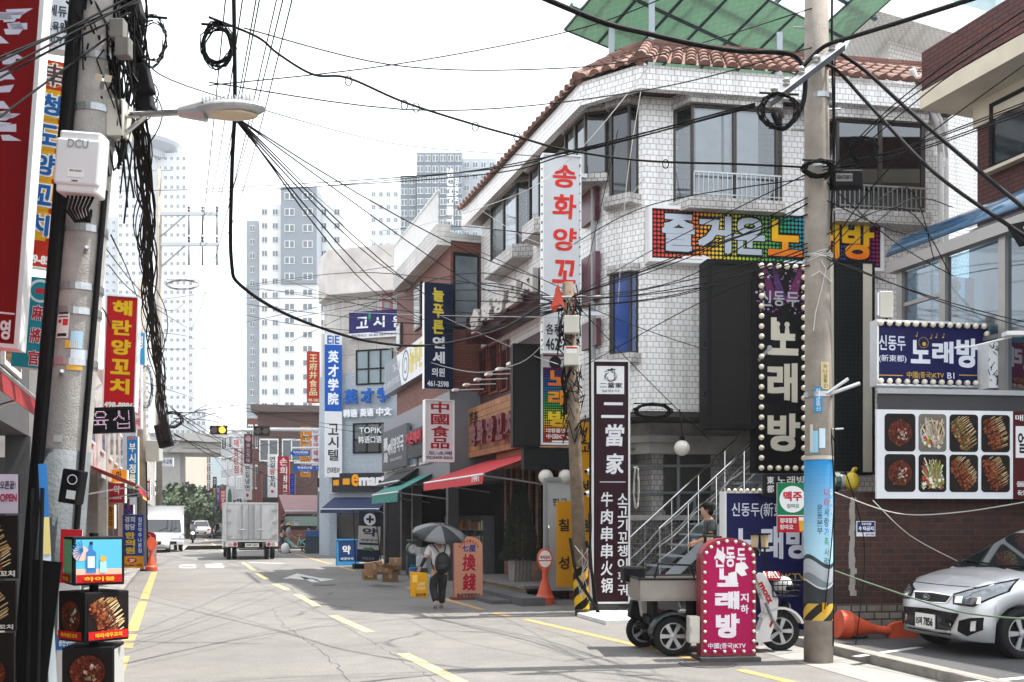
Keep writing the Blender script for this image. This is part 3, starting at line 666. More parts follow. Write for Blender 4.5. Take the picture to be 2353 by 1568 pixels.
w = MB(); a = b.xz(1371,842,1434,906); w.prism([(a[0],a[2]),(a[1],a[2]),(a[1],a[3]),(a[0],a[3])],-.008,-.001,'#eceef0'); cx_ = (a[0]+a[1])/2
for k in range(26):
 t = k/26*6.28; r0 = .05 + .03*rnd.random(); w.bar((cx_ + r0*math.cos(t),a[3]-.17 + r0*1.3*math.sin(t)),(cx_ + (r0+.05)*math.cos(t+.7),a[3]-.17 + (r0+.05)*math.sin(t+.7)),.009,-.011,'#2b2b2e')
w.poly([(cx_-.07,-.011,a[3]-.09),(cx_+.11,-.011,a[3]-.06),(cx_+.02,-.011,a[3]-.035)],'#333336')
w.text('二當家',*b.xz(1378,880,1430,892),-.012,'#1d1d1f',.02); w.text('얼땅쟈',*b.xz(1382,896,1424,902),-.012,'#3a3a3c',.0); b.put(w,'crest')
w = MB()
for t,bx in (('二',(1381,925,1434,961)),('當',(1389,975,1432,1026)),('家',(1391,1042,1432,1090))): w.text(t,*b.xz(*bx),-.006,'#e6e8ec',.03,shear=.06)
a = b.xz(1378,1107,1437,1109); w.rect(*a,-.006,'#d8d8dc')
for i,t in enumerate('牛肉串串火锅'): w.text(t,*b.xz(1380,1131+i*39.5,1407,1131+i*39.5+34),-.006,'#e6e8ec',.022,shear=.05)
for i,t in enumerate('소고기꼬챙이훠궈'): w.text(t,*b.xz(1419,1134+i*29.8,1442,1134+i*29.8+26),-.006,'#e6e8ec',.018)
b.put(w)
w = MB(); w.box(-.05,b.W*.72,.0,.3,-b.z0,-.02); b.put(w,'base',mat('dark_base_block',(.06,.06,.06),.8,var=.4))
w = MB(); w.box(-.06,-.03,-.02,.09,b.Z(1355,1222),b.Z(1355,1180)); w.text('68',-.062,-.02,b.Z(1355,1218),b.Z(1355,1207),-.024,'#e8e8e8',.02); b.put(w,'house_number_plate',BLACKP)
for (x,y,l) in ((1352,1082,'small dome-ended CCTV camera, upper of two on the tall maroon sign'),(1350,1133,'small bullet CCTV camera, lower of two on the tall maroon sign')):
 p = at(x,y,17.55); t = thing('cctv_camera',l,'camera',p)
 w = MB(); w.tube([(.03,0,0),(-.05,-.12,-.02)],.035,10); w.build('body',mat('camera_shell',(.45,.45,.44),.4),t)
 w = MB(); w.cyl((-.05,-.12,-.02),(-.056,-.134,-.022),.028,n=10); w.build('lens',BLACKP,t)
 w = MB(); w.box(.0,.09,.0,.05,-.07,.05); w.build('bracket',WHITE,t)
WS = Pl(at(1333,600,19.3).to_2d(),ST - R(8))
b = Board('tall_white_sign','tall rusty-edged white blade sign with red letters on the tiled building',WS,1247,357,1334,812,.16,'#c9ccd0',side=WHITE,frame=.02)
w = MB()
for t,y0,y1 in (('송',380,432),('화',447,504),('양',524,577),('꼬',598,652),('치',672,720)): w.text(t,*b.xz(1268,y0,1322,y1),-.006,'#cf2f28',.03,shear=.08)
w.text('各种串烤',*b.xz(1254,745,1330,771),-.006,'#2a2a2c',.015); w.text('462-7892',*b.xz(1254,778,1330,806),-.006,'#222224',.02); b.put(w)
w = MB()
for k in range(44): w.box(-.025 + b.W*(k % 2),-.01 + b.W*(k % 2),-.034,.02,b.H*(k+.5)/44,b.H*(k+.5)/44 + rnd.uniform(.01,.05))
b.put(w,'rust_edge',mat('rust',(.10,.06,.04),.9,var=.5))
w = MB(); w.box(b.W,b.W+.5,.06,.1,b.H*.9,b.H*.92); w.box(b.W,b.W+.5,.06,.1,b.H*.2,b.H*.22); b.put(w,'bracket',STEEL)
VS = Pl(at(1310,900,20.3).to_2d(),R(9))
b = Board('rainbow_vertical_sign','vertical rainbow dotted sign of orange letters behind the thin brown pole',VS,1243,812,1313,1022,.25,'#141016',side=WHITE,frame=.035)
w = MB()
for i in range(13):
 for j in range(36):
  f = j/36; c = ['#c03a2a','#d77a28','#c9b52a','#86a52c','#2f9a4a','#1f8a70','#1c75a8','#1c50a0','#4a2c7a','#7a245a','#8a2038'][min(10,int(f*11))]; w.disc(.05 + (b.W-.1)*(i+.5)/13,.04 + (b.H-.08)*(j+.5)/36,.018,-.003,6,c)
b.put(w,'dot_print')
w = MB()
for t,y0,y1,g in (('노',852,887,('#dc6a1e','#e8921f')),('래',897,933,('#d8641c','#e9a01f')),('방',944,981,('#d8a01c','#e8d01f'))): w.text(t,*b.xz(1259,y0,1308,y1),-.008,'#e09020',.045,grad=g)
a = b.xz(1247,820,1300,845); w.rect(*a,-.005,'#c9ccd2'); w.disc(a[1]-.22,a[2]+.1,.13,-.008,18,'#23161f'); w.text('대형룸완비',*b.xz(1255,985,1309,995),-.008,'#e8e8e8',.02); w.text('中国KTV',*b.xz(1255,998,1309,1009),-.008,'#e8e8e8',.02); a = b.xz(1268,1013,1309,1017); w.rect(*a,-.008,'#e8e8e8'); b.put(w)
b = Board('led_display','narrow tall black LED display left of the rainbow vertical sign',VS,1179,792,1240,1026,.26,'#111111',side=BLACKP,m=LEDM,cat='LED display',frame=.03,fmat=BLACKP,n=.05)
b = Board('led_display','low wide black LED display under the rainbow vertical sign',VS,1204,1030,1312,1078,.26,'#111111',side=BLACKP,m=LEDW,cat='LED display',frame=.03,fmat=BLACKP,n=.03)
WOODP = bricks('timber_plank',(.46,.20,.07),(.34,.14,.05),(.05,.022,.012),.55,.17,ms=.008,rough=.6,dirt=.45,dscale=2.5,var2=.35)
WOODD = bricks('dark_timber_board',(.17,.068,.026),(.12,.046,.018),(.02,.01,.006),2.4,.16,ms=.008,rough=.55,dirt=.4)
a = SP.off(.35); zb,zt = a.hit(1075,1054)[1],a.hit(1075,942)[1]
b = Board('timber_shop_sign','plank signboard with dark red raised letters over the timber restaurant front',SP,1068,942,1206,1054,.2,'#7a4a24',side=WOODD,m=WOODP,n=.35,zr=(zb,zt))
w = MB()
for t,x0,x1 in (('송',1097,1109),('화',1112,1127),('양',1133,1151),('꼬',1156,1172),('치',1180,1198)): w.text(t,b.X(x0),b.X(x1),b.H*.18,b.H*.66,-.10,'#54101b',.05,ext=.10)
b.put(w,'lettering',mat('dark_red_letter',(.13,.012,.022),.45))
w = MB(); w.text('悅來',b.X(1079),b.X(1098),b.H*.66,b.H*.93,-.008,'#120c08',.02,shear=.1); b.put(w,'brush_lettering')
for k in range(6):
 x = 1048 + k*25.5; pl = SP.off(1.05); t_,z = pl.hit(x,897 - k*3.6); p = pl.w(t_,5.05)
 t = thing('sign_spotlight','white arm spotlight over the timber sign, number %d of six from the street end' % (k+1) if 0 else ['farthest white arm spotlight over the timber sign','second white arm spotlight over the timber sign, next to the farthest','third white arm spotlight from the far end over the timber sign','third white arm spotlight from the near end over the timber sign','second nearest white arm spotlight over the timber sign','nearest white arm spotlight over the timber sign, by the black display'][k],'spotlight',p,A_R,'arm spotlights over the timber sign')
 w = MB(); w.cyl((0,0,0),(0,.75,.06),.014,n=6); w.build('arm',WHITE,t)
 w = MB(); w.box(-.11,.11,-.09,.05,-.03,.03); w.build('head',WHITE,t,bevel=.01)
a = SP.off(.62); zb,zt = a.hit(1071,790)[1],a.hit(1071,733)[1]
b = Board('maroon_band_sign','maroon band sign with bulging pale letters below the street side windows',SP,1071,733,1262,790,.6,'#3d1420',side=MAROON,n=.62,zr=(zb,zt))
w = MB(); xs = [b.X(1098),b.W*.96]
for i,t in enumerate('송화양꼬치'): x = xs[0] + (xs[1]-xs[0])*i/5; w.text(t,x,x + (xs[1]-xs[0])/5*.85,b.H*.14,b.H*.9,-.1,'#b9b3a8',.06,ext=.12)
b.put(w,'lettering',mat('pale_letter',(.50,.48,.44),.5))
w = MB(); a = (b.X(1084),b.X(1094),b.H*.22,b.H*.5); w.rect(*a,-.01,'#d8b8a8'); w.text('여럿',a[0]+.02,a[1]-.02,a[2]+.04,a[3]-.04,-.014,'#b02a2a',.02); b.put(w,'small_plate')
# ================================================================ RIGHT FOREGROUND: brick house, glass porch, low restaurant front, poles
BRICK = bricks('red_brown_brick',(.125,.026,.020),(.088,.018,.015),(.022,.012,.010),.215,.078,ms=.013,rough=.7,dirt=.3,var2=.3)
BRICKD = bricks('old_dark_brick',(.078,.023,.014),(.040,.013,.009),(.070,.054,.044),.215,.085,ms=.008,rough=.75,dirt=.5,var2=.4)
BRICKG = bricks('weathered_base_brick',(.30,.26,.215),(.22,.185,.15),(.06,.055,.05),.22,.10,ms=.012,rough=.85,dirt=.5,var2=.3)
CREAM = mat('cream_render',(.62,.55,.43),.8,var=.18,scale=2,bump=.15)
BO = Vector((7.20,17.5)); BP = Pl(BO,A_R)
br = thing('brick_house','dark red brick house with a cream concrete band under a brick parapet','building',(BO.x,BO.y,0))
bM = Matrix.Rotation(BP.a,4,'Z')
def bw(): m = MB(); m.M = bM; return m
zt,zc,zb_ = BP.hit(2121,120)[1],BP.hit(2121,211)[1],BP.hit(2121,250)[1]
w = bw(); w.box(0,9,0,6,zc,zt); w.build('parapet',BRICK,br)
w = bw(); w.box(-.02,9.02,-.02,6.02,zb_,zc-.002); w.build('concrete_band',CREAM,br)
w = bw(); w.box(.45,8.6,.70,5.6,zb_-.42,zb_-.002); w.build('soffit_beam',CREAM,br)
w = bw(); w.box(.5,8.5,.75,5.5,0,zb_-.422); w.build('wall',BRICK,br)
Q = BP.off(-.75); a = Q.rect(2280,235,2420,385); zz0,zz1 = Q.hit(2283,392)[1],Q.hit(2283,240)[1]
w = bw(); t = .07; yy = .75
for q in ((a[0],a[1],zz0,zz0+t),(a[0],a[1],zz1-t,zz1),(a[0],a[0]+t,zz0+t,zz1-t),(a[1]-t,a[1],zz0+t,zz1-t)): w.box(q[0],q[1],yy-.07,yy-.002,q[2],q[3])
wn = w.build('window',BLACKP,br)
w = bw(); w.box(a[0]+t,a[1]-t,yy-.035,yy-.004,zz0+t,zz1-t); w.build('pane',mat('smoky_glass',(.02,.028,.035),.06,var=.3,scale=.6,spec=.7),wn)
w = bw(); w.box(a[0]-.05,a[1]+.1,yy-.16,yy-.003,zz0-.06,zz0-.002); w.build('sill',CREAM,wn)
dp = thing('drainpipe','pale grey drainpipe running down the tiled wall beside the brick house','pipe',FP.w(6.1,3.8,.12),FP.a)
w = MB(); w.tube([(0,0,0),(0,0,5.2),(-.25,-.25,5.7),(-.9,-.45,6.6)],.055,10); w.tube([(.14,0,0),(.14,0,5.1),(-.1,-.25,5.62),(-.72,-.45,6.5)],.04,10); w.build('pipe',WHITE,dp)
WP = Pl(at(2074,1456,13.75).to_2d(),R(7))
lo = thing('low_restaurant_front','single storey old brick restaurant front with a dark band above its wall','building',(WP.p.x,WP.p.y,0),WP.a)
sL = WP.hit(1906,1300)[0]; L2 = 5.2
zb2 = WP.hit(2000,1388)[1]; sU = WP.off(.28).hit(2016,1000)[0]
w = MB(); w.box(sL,L2,0,.30,zb2,2.05); w.build('wall',BRICKD,lo)
w = MB(); w.box(sL-.02,L2,-.05,.31,0,zb2-.002); w.build('base_course',BRICKG,lo)
w = MB(); w.slab([(sU,-.28),(L2,-.28),(L2,2.6),(sU+1.55,2.6)],2.052,3.36); w.build('upper_band',mat('charcoal_sheet',(.022,.024,.027),.5,var=.2),lo)
w = MB(); w.slab([(sU-.03,-.33),(L2+.02,-.33),(L2+.02,4.0),(sU+2.2,4.0)],3.362,3.43); w.build('terrace_edge',mat('pale_coping',(.40,.41,.42),.6),lo)
w = MB()
for k in range(18):
 z = .62 + k*.075; x = WP.hit(1958,1300)[0] + rnd.uniform(-.015,.015); w.box(x-.03-rnd.random()*.02,x+.03+rnd.random()*.02,-.008,-.001,z,z+.077)
w.build('mortar_patch',mat('mortar',(.36,.34,.31),.9,var=.4),lo)
MP = WP.off(.33)
b = Board('menu_photo_board','large white board of eight dish photographs above the dark brick wall',MP,2014,944,2460,1158,.04,'#dfe2e6',side=WHITE,zr=(MP.hit(2014,1146)[1],MP.hit(2014,941)[1]))
def dish(w,x0,x1,z0,z1,kind,seed,y=-.004):
 """a printed photograph of food: dark ground, bowl, pieces, skewers"""
 r = random.Random(seed); cx,cz,hw,hh = (x0+x1)/2,(z0+z1)/2,(x1-x0)/2,(z1-z0)/2
 cr = .12*hw*2; P = []
 for (sx,sz,a0) in ((1,1,0),(-1,1,90),(-1,-1,180),(1,-1,270)):
  for k in range(4): a = R(a0+30*k); P.append((cx + sx*(hw-cr) + cr*math.cos(a),y,cz + sz*(hh-cr) + cr*math.sin(a)))
 w.poly(P,'#17110f' if kind != 'white' else '#6d6a63')
 def inside(x,z,m=.02): return x0+m < x < x1-m and z0+m < z < z1-m
 pal = {'pot': ['#5a1f12','#86301a','#26361a','#3b120c','#b5a79a','#2c1a12'],'skewer': ['#7a3520','#944a2a','#5a2416','#a8623c','#42180e'],'veg': ['#d8d2b8','#c5b98c','#e6e2d2','#7d8a3a','#b06a4a','#8aa04a'],'green': ['#3d5a24','#7a3a24','#55702c','#8a4a30','#c0a878'],'white': ['#c8c4ba','#e0dcd0','#b09a78','#8a5a3a']}[kind]
 if kind in ('pot','veg','white'): w.disc(cx,cz,hw*.88,y-.001,22,'#0c0b0b' if kind != 'white' else '#b8b4aa',rz=min(hh*.9,hw*.86)); w.disc(cx,cz,hw*.78,y-.002,22,pal[0] if kind == 'pot' else '#3a2f22',rz=min(hh*.8,hw*.76))
 def put(x,z,s,cols,e=1.0):
  t = r.random()*3.14; c,sn = math.cos(t)*s,math.sin(t)*s; k2 = r.uniform(.45,.9)*e
  if inside(x,z,s*1.1): w.poly([(x-c,y-.004,z-sn),(x+sn*k2-c*.2,y-.004,z-c*k2),(x+c,y-.004,z+sn),(x-sn*k2+c*.2,y-.004,z+c*k2)],r.choice(cols))
 if kind == 'pot':
  for k in range(190): a,q = r.random()*6.283,math.sqrt(r.random())*.72; put(cx + hw*q*math.cos(a),cz + hh*q*math.sin(a),r.uniform(.03,.10)*hw,['#5a1f12','#7a2a16','#1c2a14','#3b120c','#2c1a12','#140c0a','#8a4a2a'])
  for k in range(16): put(cx + hw*r.uniform(-.1,.45),cz + hh*r.uniform(-.4,.3),r.uniform(.08,.16)*hw,['#d8cfc4','#c8a898','#b88070','#2f4a20'])
 elif kind in ('veg','white'):
  for k in range(60): put(cx + hw*r.uniform(-.75,.75),cz + hh*r.uniform(-.8,-.1),r.uniform(.08,.2)*hw,pal)
  for k in range(44):
   a = r.uniform(.75,2.4); p = (cx + hw*r.uniform(-.45,.45),cz + hh*r.uniform(-.5,.0)); q_ = (p[0] + hw*.95*math.cos(a),p[1] + hh*1.0*abs(math.sin(a))*r.uniform(.7,1))
   if inside(*p) and inside(*q_): w.bar(p,q_,r.uniform(.006,.02),y-.006,r.choice(pal + ['#c8a878','#dcc49a']))
  for k in range(14): x,z = cx + hw*r.uniform(-.7,-.1),cz + hh*r.uniform(-.7,-.2); w.disc(x,z,hw*.11,y-.007 - k*.0002,10,r.choice(['#d8d4c8','#b03a3a','#e0dccf','#8a9a3a']))
 else:
  a0 = r.uniform(.45,.75); d = (math.cos(a0),math.sin(a0)); 
  for k in range(22):
   o = -1.1 + 2.2*k/21 + r.uniform(-.06,.06); a = a0 + r.uniform(-.14,.14); d = (math.cos(a),math.sin(a)); bx,bz = cx - o*hw*.75*d[1] - hw*.1,cz + o*hh*.8*d[0]; 
   p,q_ = (bx - hw*.5*d[0],bz - hw*.5*d[1]),(bx + hw*.85*d[0],bz + hw*.85*d[1])
   while not inside(*q_) and (q_[0]-bx)**2 + (q_[1]-bz)**2 > 1e-4: q_ = (bx + (q_[0]-bx)*.85,bz + (q_[1]-bz)*.85)
   if inside(bx,bz): w.bar((bx,bz),q_,.007,y-.004,r.choice(['#c8a878','#b08a58','#dcc49a']))
   for m_ in range(11): f = m_/10; put(p[0] + (q_[0]-p[0])*f*.62 + r.uniform(-.01,.01),p[1] + (q_[1]-p[1])*f*.62,r.uniform(.07,.12)*hw,pal)
kinds = ['pot','white','green','skewer','pot','veg','skewer','skewer']
xs = [(2032,2103),(2110,2174),(2181,2247),(2254,2320)]
for i in range(8):
 c,rr = i % 4,i // 4; x0,x1 = b.X(xs[c][0],1000),b.X(xs[c][1],1000); z1 = b.H*(.955 - .455*rr); z0 = z1 - b.H*.425
 w = MB(); dish(w,x0,x1,z0,z1,kinds[i],40+i); b.put(w,'dish_photo')
w = MB(); w.rect(b.X(2327),b.W,.0,b.H,-.003,'#4a1416'); w.rect(b.X(2333),b.W,b.H*.47,b.H*.83,-.005,'#e6e6e6'); b.put(w,'side_print')
w = MB(); w.text('얼땅쟈',b.X(2338),b.X(2400),b.H*.52,b.H*.76,-.008,'#1c1c1e',.02); w.text('매운 꼬치',b.X(2332),b.X(2420),b.H*.89,b.H*.96,-.006,'#e8e8e8',.02); w.text('돌판',b.X(2334),b.X(2380),b.H*.14,b.H*.2,-.006,'#e8e8e8',.01); w.text('砂锅',b.X(2337),b.X(2380),b.H*.04,b.H*.1,-.006,'#e8e8e8',.01); b.put(w)
KP = Pl(at(2016,800,14.1).to_2d(),R(9))
b = Board('blue_lamp_sign','wide blue sign of white letters edged with round bulbs above the menu board',KP,2014,741,2270,888,.16,'#14164a',side=WHITE,frame=.018,fmat=ALU)
w = MB(); w.text('신동두',*b.xz(2019,771,2080,806),-.006,'#d5daea',.02); w.text('(新東都)',*b.xz(2019,816,2082,834),-.006,'#d5daea',.01)
for t,bx in (('노',(2092,782,2137,836)),('래',(2141,785,2190,836)),('방',(2197,778,2247,846))): w.text(t,*b.xz(*bx),-.006,'#dbe0ec',.045)
w.text('中國(중국)KTV',*b.xz(2083,855,2168,872),-.006,'#c8a436',.01); w.text('B1',*b.xz(2176,857,2192,871),-.006,'#dbe0ec',.01)
for x0,x1 in ((2018,2074),(2203,2252)): a = b.xz(x0,862,x1,864); w.rect(*a,-.006,'#c8a436')
cx_,cz_ = b.X(2121),b.Z(2121,788)
w.ring(cx_,cz_,.07,.08,-.009,14,'#8a7a4a'); w.disc(cx_+.01,cz_-.02,.03,-.009,10,'#c8a436')
for (x,y) in ((2105,773),(2138,778),(2150,776),(2166,776)): w.disc(b.X(x),b.Z(x,y),.012,-.009,8,'#c8a436'); w.bar((b.X(x)+.01,b.Z(x,y)),(b.X(x)+.015,b.Z(x,y)+.06),.006,-.009,'#c8a436')
b.put(w)
bulbs(b,[(b.W*(k+.3)/13,b.H-.045) for k in range(13)] + [(b.W*(k+.3)/13,.05) for k in range(13)] + [(b.W-.05,b.H*k/6) for k in range(1,6)],.042)
p = at(2034,735,14.3); t = thing('floodlight','cream box floodlight standing on top of the blue lamp-edged sign','floodlight',p)
w = MB(); w.box(-.10,.10,-.06,.06,.02,.40); w.build('housing',mat('cream_shell',(.58,.56,.48),.45),t,bevel=.015)
w = MB(); w.box(-.13,-.105,-.05,.05,.05,.38); w.build('cooling_fin',ALU,t)
w = MB(); w.tube([(.02,.0,.02),(.02,0,-.12)],.02,8); w.tube([(-.05,-.03,.0),(.0,-.05,-.05),(.07,-.03,.0)],.012,6); w.build('stalk',BLACKP,t)
EP = Pl(at(2274,840,14.0).to_2d(),R(5))
b = Board('red_and_white_sign','red and white box sign with ink brush drawing beyond the blue lamp-edged sign',EP,2272,788,2470,893,.3,'#dcdfe2',side=WHITE,n=-.05)
w = MB(); w.rect(b.X(2314),b.W,0,b.H,-.003,'#b11016'); w.rect(b.X(2309),b.X(2316),0,b.H,-.004,'#8d0d12'); b.put(w,'red_field')
w = MB()
r_ = random.Random(5)
for k in range(22): x,z = b.W*r_.uniform(.01,.16),b.H*r_.uniform(.1,.9); w.bar((x,z),(x+r_.uniform(-.07,.07),z+r_.uniform(-.1,.1)),.012,-.006,'#3c3d40')
w.text('家',b.X(2288),b.X(2306),b.H*.05,b.H*.3,-.007,'#202022',.03); b.put(w,'ink_print')
p = at(2345,770,13.3); t = thing('sign_floodlight','small white flat floodlight on an arm over the red and white sign','floodlight',p)
w = MB(); w.box(-.22,.06,-.08,.08,-.02,.04); w.build('head',WHITE,t,bevel=.01)
w = MB(); w.tube([(-.1,.02,-.02),(-.55,.2,-.12),(-.75,.3,-.12)],.014,6); w.build('arm',WHITE,t)
PO = Vector((6.27,16.0)); PP = Pl(PO,A_R); pc = thing('glazed_porch','glazed terrace porch with aluminium posts and a curved blue canopy roof','porch',(PO.x,PO.y,3.44),PP.a)
zB = PP.hit(2070,612)[1] - 3.44
ALB = mat('bronze_aluminium',(.30,.285,.27),.35,.5,var=.1)
for x in (0,.95,2.1,3.4): w = MB(); w.box(x-.06,x+.06,-.06,.06,0,zB-.102); w.build('post',ALB,pc)
w = MB(); w.box(-.18,4.2,-.16,.02,zB-.10,zB+.08); w.build('eaves_beam',ALB,pc)
for x0,x1 in ((.06,.89),(1.01,2.04),(2.16,3.34)):
 w = MB(); zr = zB*.36 if x0 > .5 else zB*.72; w.box(x0,x1,-.03,.03,zr-.03,zr+.03); w.build('rail',ALB,pc)
 w = MB(); w.rect(x0,x1,0.02,zB-.12,.0); w.build('glazing',BGLASS,pc)
w = MB(); w.box(-.05,.05,1.3,1.4,0,zB-.102); w.build('post',ALB,pc)
w = MB(); w.poly([(0,.06,0),(0,1.3,0),(0,1.3,zB-.1),(0,.06,zB-.1)]); w.build('glazing',BGLASS,pc)
w = MB(); n = 10; A = []; B = []
for k in range(n+1):
 a = R(8+82*k/n); A.append((-.22,-.16 + 1.75*(1-math.cos(a)) - .0,zB+.08 + .75*math.sin(a))); B.append((4.3,A[-1][1],A[-1][2]))
ia = [w._v(q) for q in A]; ib = [w._v(q) for q in B]
for k in range(n): w._f((ia[k],ib[k],ib[k+1],ia[k+1]))
cn = w.build('canopy',mat('blue_polycarbonate',(.035,.12,.23),.12,var=.25,scale=2,spec=.8),pc,smooth=True)
md = cn.modifiers.new('thick','SOLIDIFY'); md.thickness = .02
w = MB(); w.box(-.3,4.2,1.62,1.7,0,zB+.8); w.build('back_wall',mat('pale_blue_wall',(.46,.55,.60),.6),pc)
for x0 in (1.35,1.95,2.6):
 w = MB(); w.box(x0,x0+.55,1.56,1.618,.0,1.7); dl = w.build('door_leaf',mat('grey_door_frame',(.25,.27,.28),.5),pc)
 w = MB(); w.box(x0+.06,x0+.49,1.552,1.558,.15,1.62); w.build('pane',mat('teal_dark_glass',(.03,.06,.07),.08,spec=.7),dl)
for k in range(3):
 p = at(2191,657 + 33*k,15.6); t = thing('hanging_plaque',['uppermost of three round gold plaques hanging inside the glazed porch','middle of three round gold plaques hanging inside the glazed porch','lowest of three round gold plaques hanging inside the glazed porch'][k],'plaque',p,0,'gold plaques in the porch')
 w = MB(); w.lathe([(.001,-.012),(.11,-.012),(.115,0),(.11,.012),(.001,.012)],20,axis='y',col='#b89a58'); w.build('disc',mat('gilt',(.42,.30,.12),.45,.3),t)
 w = MB(); w.text('福',-.05,.05,-.05,.05,-.018,'#5a4420',.02); w.build('lettering',PAINT,t)
p = at(2340,540,12.9); t = thing('wall_loudspeaker','black boxy device with yellow stickers hanging at the porch corner','loudspeaker',p,R(-20))
w = MB(); w.prism([(-.12,.12),(.14,.16),(.14,-.12),(.02,-.14)],-.1,.1); w.build('housing',BLACKP,t,bevel=.01)
w = MB(); w.disc(.06,.06,.02,-.104,10,'#c8b028'); w.disc(.10,.0,.015,-.104,10,'#c8b028'); w.build('sticker',PAINT,t)
b = Board('parking_notice','small blue and white no-parking notice fixed on the dark brick wall',WP,1968,1198,2011,1233,.015,'#e4e6e8',side=WHITE,n=.02)
w = MB(); w.rect(.01,b.W-.01,b.H*.27,b.H-.01,-.003,'#1c2f6e'); w.text('외부차량',b.W*.2,b.W*.78,b.H*.72,b.H*.9,-.006,'#f0f0f0',.03); w.text('주차금지',b.W*.1,b.W*.9,b.H*.38,b.H*.66,-.006,'#f0f0f0',.05); w.text('1877-7500',b.W*.48,b.W*.94,b.H*.06,b.H*.18,-.004,'#2a3c78',.03); b.put(w)
p = at(1932,1122,13.9); t = thing('sack','dirty white sack with a dark band lying on the ledge above the brick wall','sack',p,R(7))
w = MB(); w.ball((0,0,.09),.20,14,8,(1.5,.7,.5)); w.build('cloth',mat('dirty_white_cloth',(.36,.35,.32),.9,var=.4,bump=.5,bscale=9),t,smooth=True)
w = MB(); w.tube([(-.12,0,.09),(-.05,0,.09)],[.135,.14],12); w.build('band',mat('dark_green_tape',(.012,.05,.035),.6),t)
p = at(1957,1120,13.8); t = thing('yellow_bag','knotted yellow plastic bag on the ledge above the brick wall','bag',p)
w = MB(); w.ball((0,0,.08),.12,12,8,(.9,.7,1.1)); w.tube([(0,0,.19),(.03,0,.26),(.06,.02,.25)],[.03,.02,.035],8); tag(w.build('bag',mat('yellow_plastic',(.55,.40,.02),.35,var=.2,bump=.6,bscale=14),t,smooth=True))
POLE = mat('pole_concrete',(.31,.275,.235),.85,var=.4,scale=3.5,bump=.35,bscale=60)
PB = at(1880.5,1522,11.6); PB.z = 0
up = thing('utility_pole','tall round concrete utility pole wrapped in a blue poster beside the pink arched sign','utility pole',PB)
rr = lambda z: .166 - .0042*z
w = MB(); w.tube([(0,0,0),(0,0,3),(-.02,0,6),(-.03,0,9.5)],[rr(0),rr(3),rr(6),rr(9.5)],28); w.build('shaft',POLE,up,smooth=True)
def wrap(w,z0,z1,fn,n=40,g=.006,rows=1):
 for j in range(rows):
  for k in range(n):
   a,c = 2*math.pi*k/n,2*math.pi*(k+1)/n; za,zb = z0+(z1-z0)*j/rows,z0+(z1-z0)*(j+1)/rows
   P = [((rr(z)+g)*math.cos(t),(rr(z)+g)*math.sin(t),z) for t,z in ((a,za),(c,za),(c,zb),(a,zb))]
   w.poly(P,fn((a+c)/2,(za+zb)/2))
ZL = lambda y: zz(y,11.45)
def wrap2(w,cen,rad,layers,n=56,g=.006):
 for k in range(n):
  a,c = 2*math.pi*k/n,2*math.pi*(k+1)/n
  for lo,hi,col in layers:
   z = [lo(a),lo(c),hi(c),hi(a)]
   if z[3]-z[0] < 1e-4 and z[2]-z[1] < 1e-4: continue
   w.poly([(cen(q).x + (rad(q)+g)*math.cos(t),cen(q).y + (rad(q)+g)*math.sin(t),q) for t,q in zip((a,c,c,a),z)],col)
def hazard(zb,zt,c1,c2,turns=3,pitch=.17):
 L = []; cl = lambda v: max(zb,min(zt,v)); m = int((zt-zb)/pitch) + turns + 2; sl = turns*pitch/(2*math.pi)
 for k in range(-turns-1,m): L.append((lambda a,k=k: cl(zb + k*pitch + sl*a),lambda a,k=k: cl(zb + (k+.5)*pitch + sl*a),c1)); L.append((lambda a,k=k: cl(zb + (k+.5)*pitch + sl*a),lambda a,k=k: cl(zb + (k+1)*pitch + sl*a),c2))
 return L
w = MB(); zs_ = lambda a: ZL(1286) + .06*math.sin(a*2+.6); cons = lambda v: (lambda a: v); zg = lambda a: ZL(1318) + .06*math.sin(a*2+.6); zk = lambda a: ZL(1345) + .05*math.sin(a*2.0+1.4)
A_,B_ = lin('#a5cfe0'),lin('#1f86c4'); zt_ = ZL(1050); z1_ = ZL(1265); LY = hazard(ZL(1427),ZL(1388),'#c9a64a','#2c2a26',4,.24) + [(cons(ZL(1388)),zk,'#3a3d40'),(zk,lambda a: zk(a)+.02,'#c8ccd0'),(lambda a: zk(a)+.02,lambda a: zg(a)-.05,'#7d858c'),(lambda a: zg(a)-.05,lambda a: zs_(a)-.05,'#a9b2b8'),(lambda a: zs_(a)-.05,zs_,'#3d464c'),(zs_,cons(z1_),A_)]
for k in range(24): LY.append((cons(z1_ + (zt_-z1_)*k/24),cons(z1_ + (zt_-z1_)*(k+1)/24),tuple(A_[i]*(1-k/23)+B_[i]*k/23 for i in range(3))))
wrap2(w,lambda z: Vector((0,0,0)),rr,LY)
w.build('poster_wrap',PMATTE,up)
w = MB(); wrap(w,ZL(1056),ZL(1047),lambda a,z: '#b9b0a0',40,.014); w.build('rubber_collar',PMATTE,up)
def curved_text(w,t,ang,y0,y1,wid,col,bold=.02,g=.009):
 n = len(t); 
 for i,ch in enumerate(t):
  if ch == ' ': continue
  ya,yb = y0+(y1-y0)*i/n,y0+(y1-y0)*(i+.86)/n; z1_,z0_ = ZL(ya),ZL(yb); r_ = rr((z0_+z1_)/2) + g
  V,Fc = glyphs(ch,0.0,0.0); ax,bx = min(v[0] for v in V),max(v[0] for v in V); az,bz = min(v[1] for v in V),max(v[1] for v in V); ids = []
  for v in V:
   u = ((v[0]-ax)/(bx-ax)-.5)*wid; th = R(ang) + u/r_; ids.append(w._v((r_*math.cos(th),r_*math.sin(th),z0_ + (v[1]-az)/(bz-az)*(z1_-z0_))))
  for q in Fc: w._f([ids[k] for k in q],col[i % len(col)] if isinstance(col,list) else col)
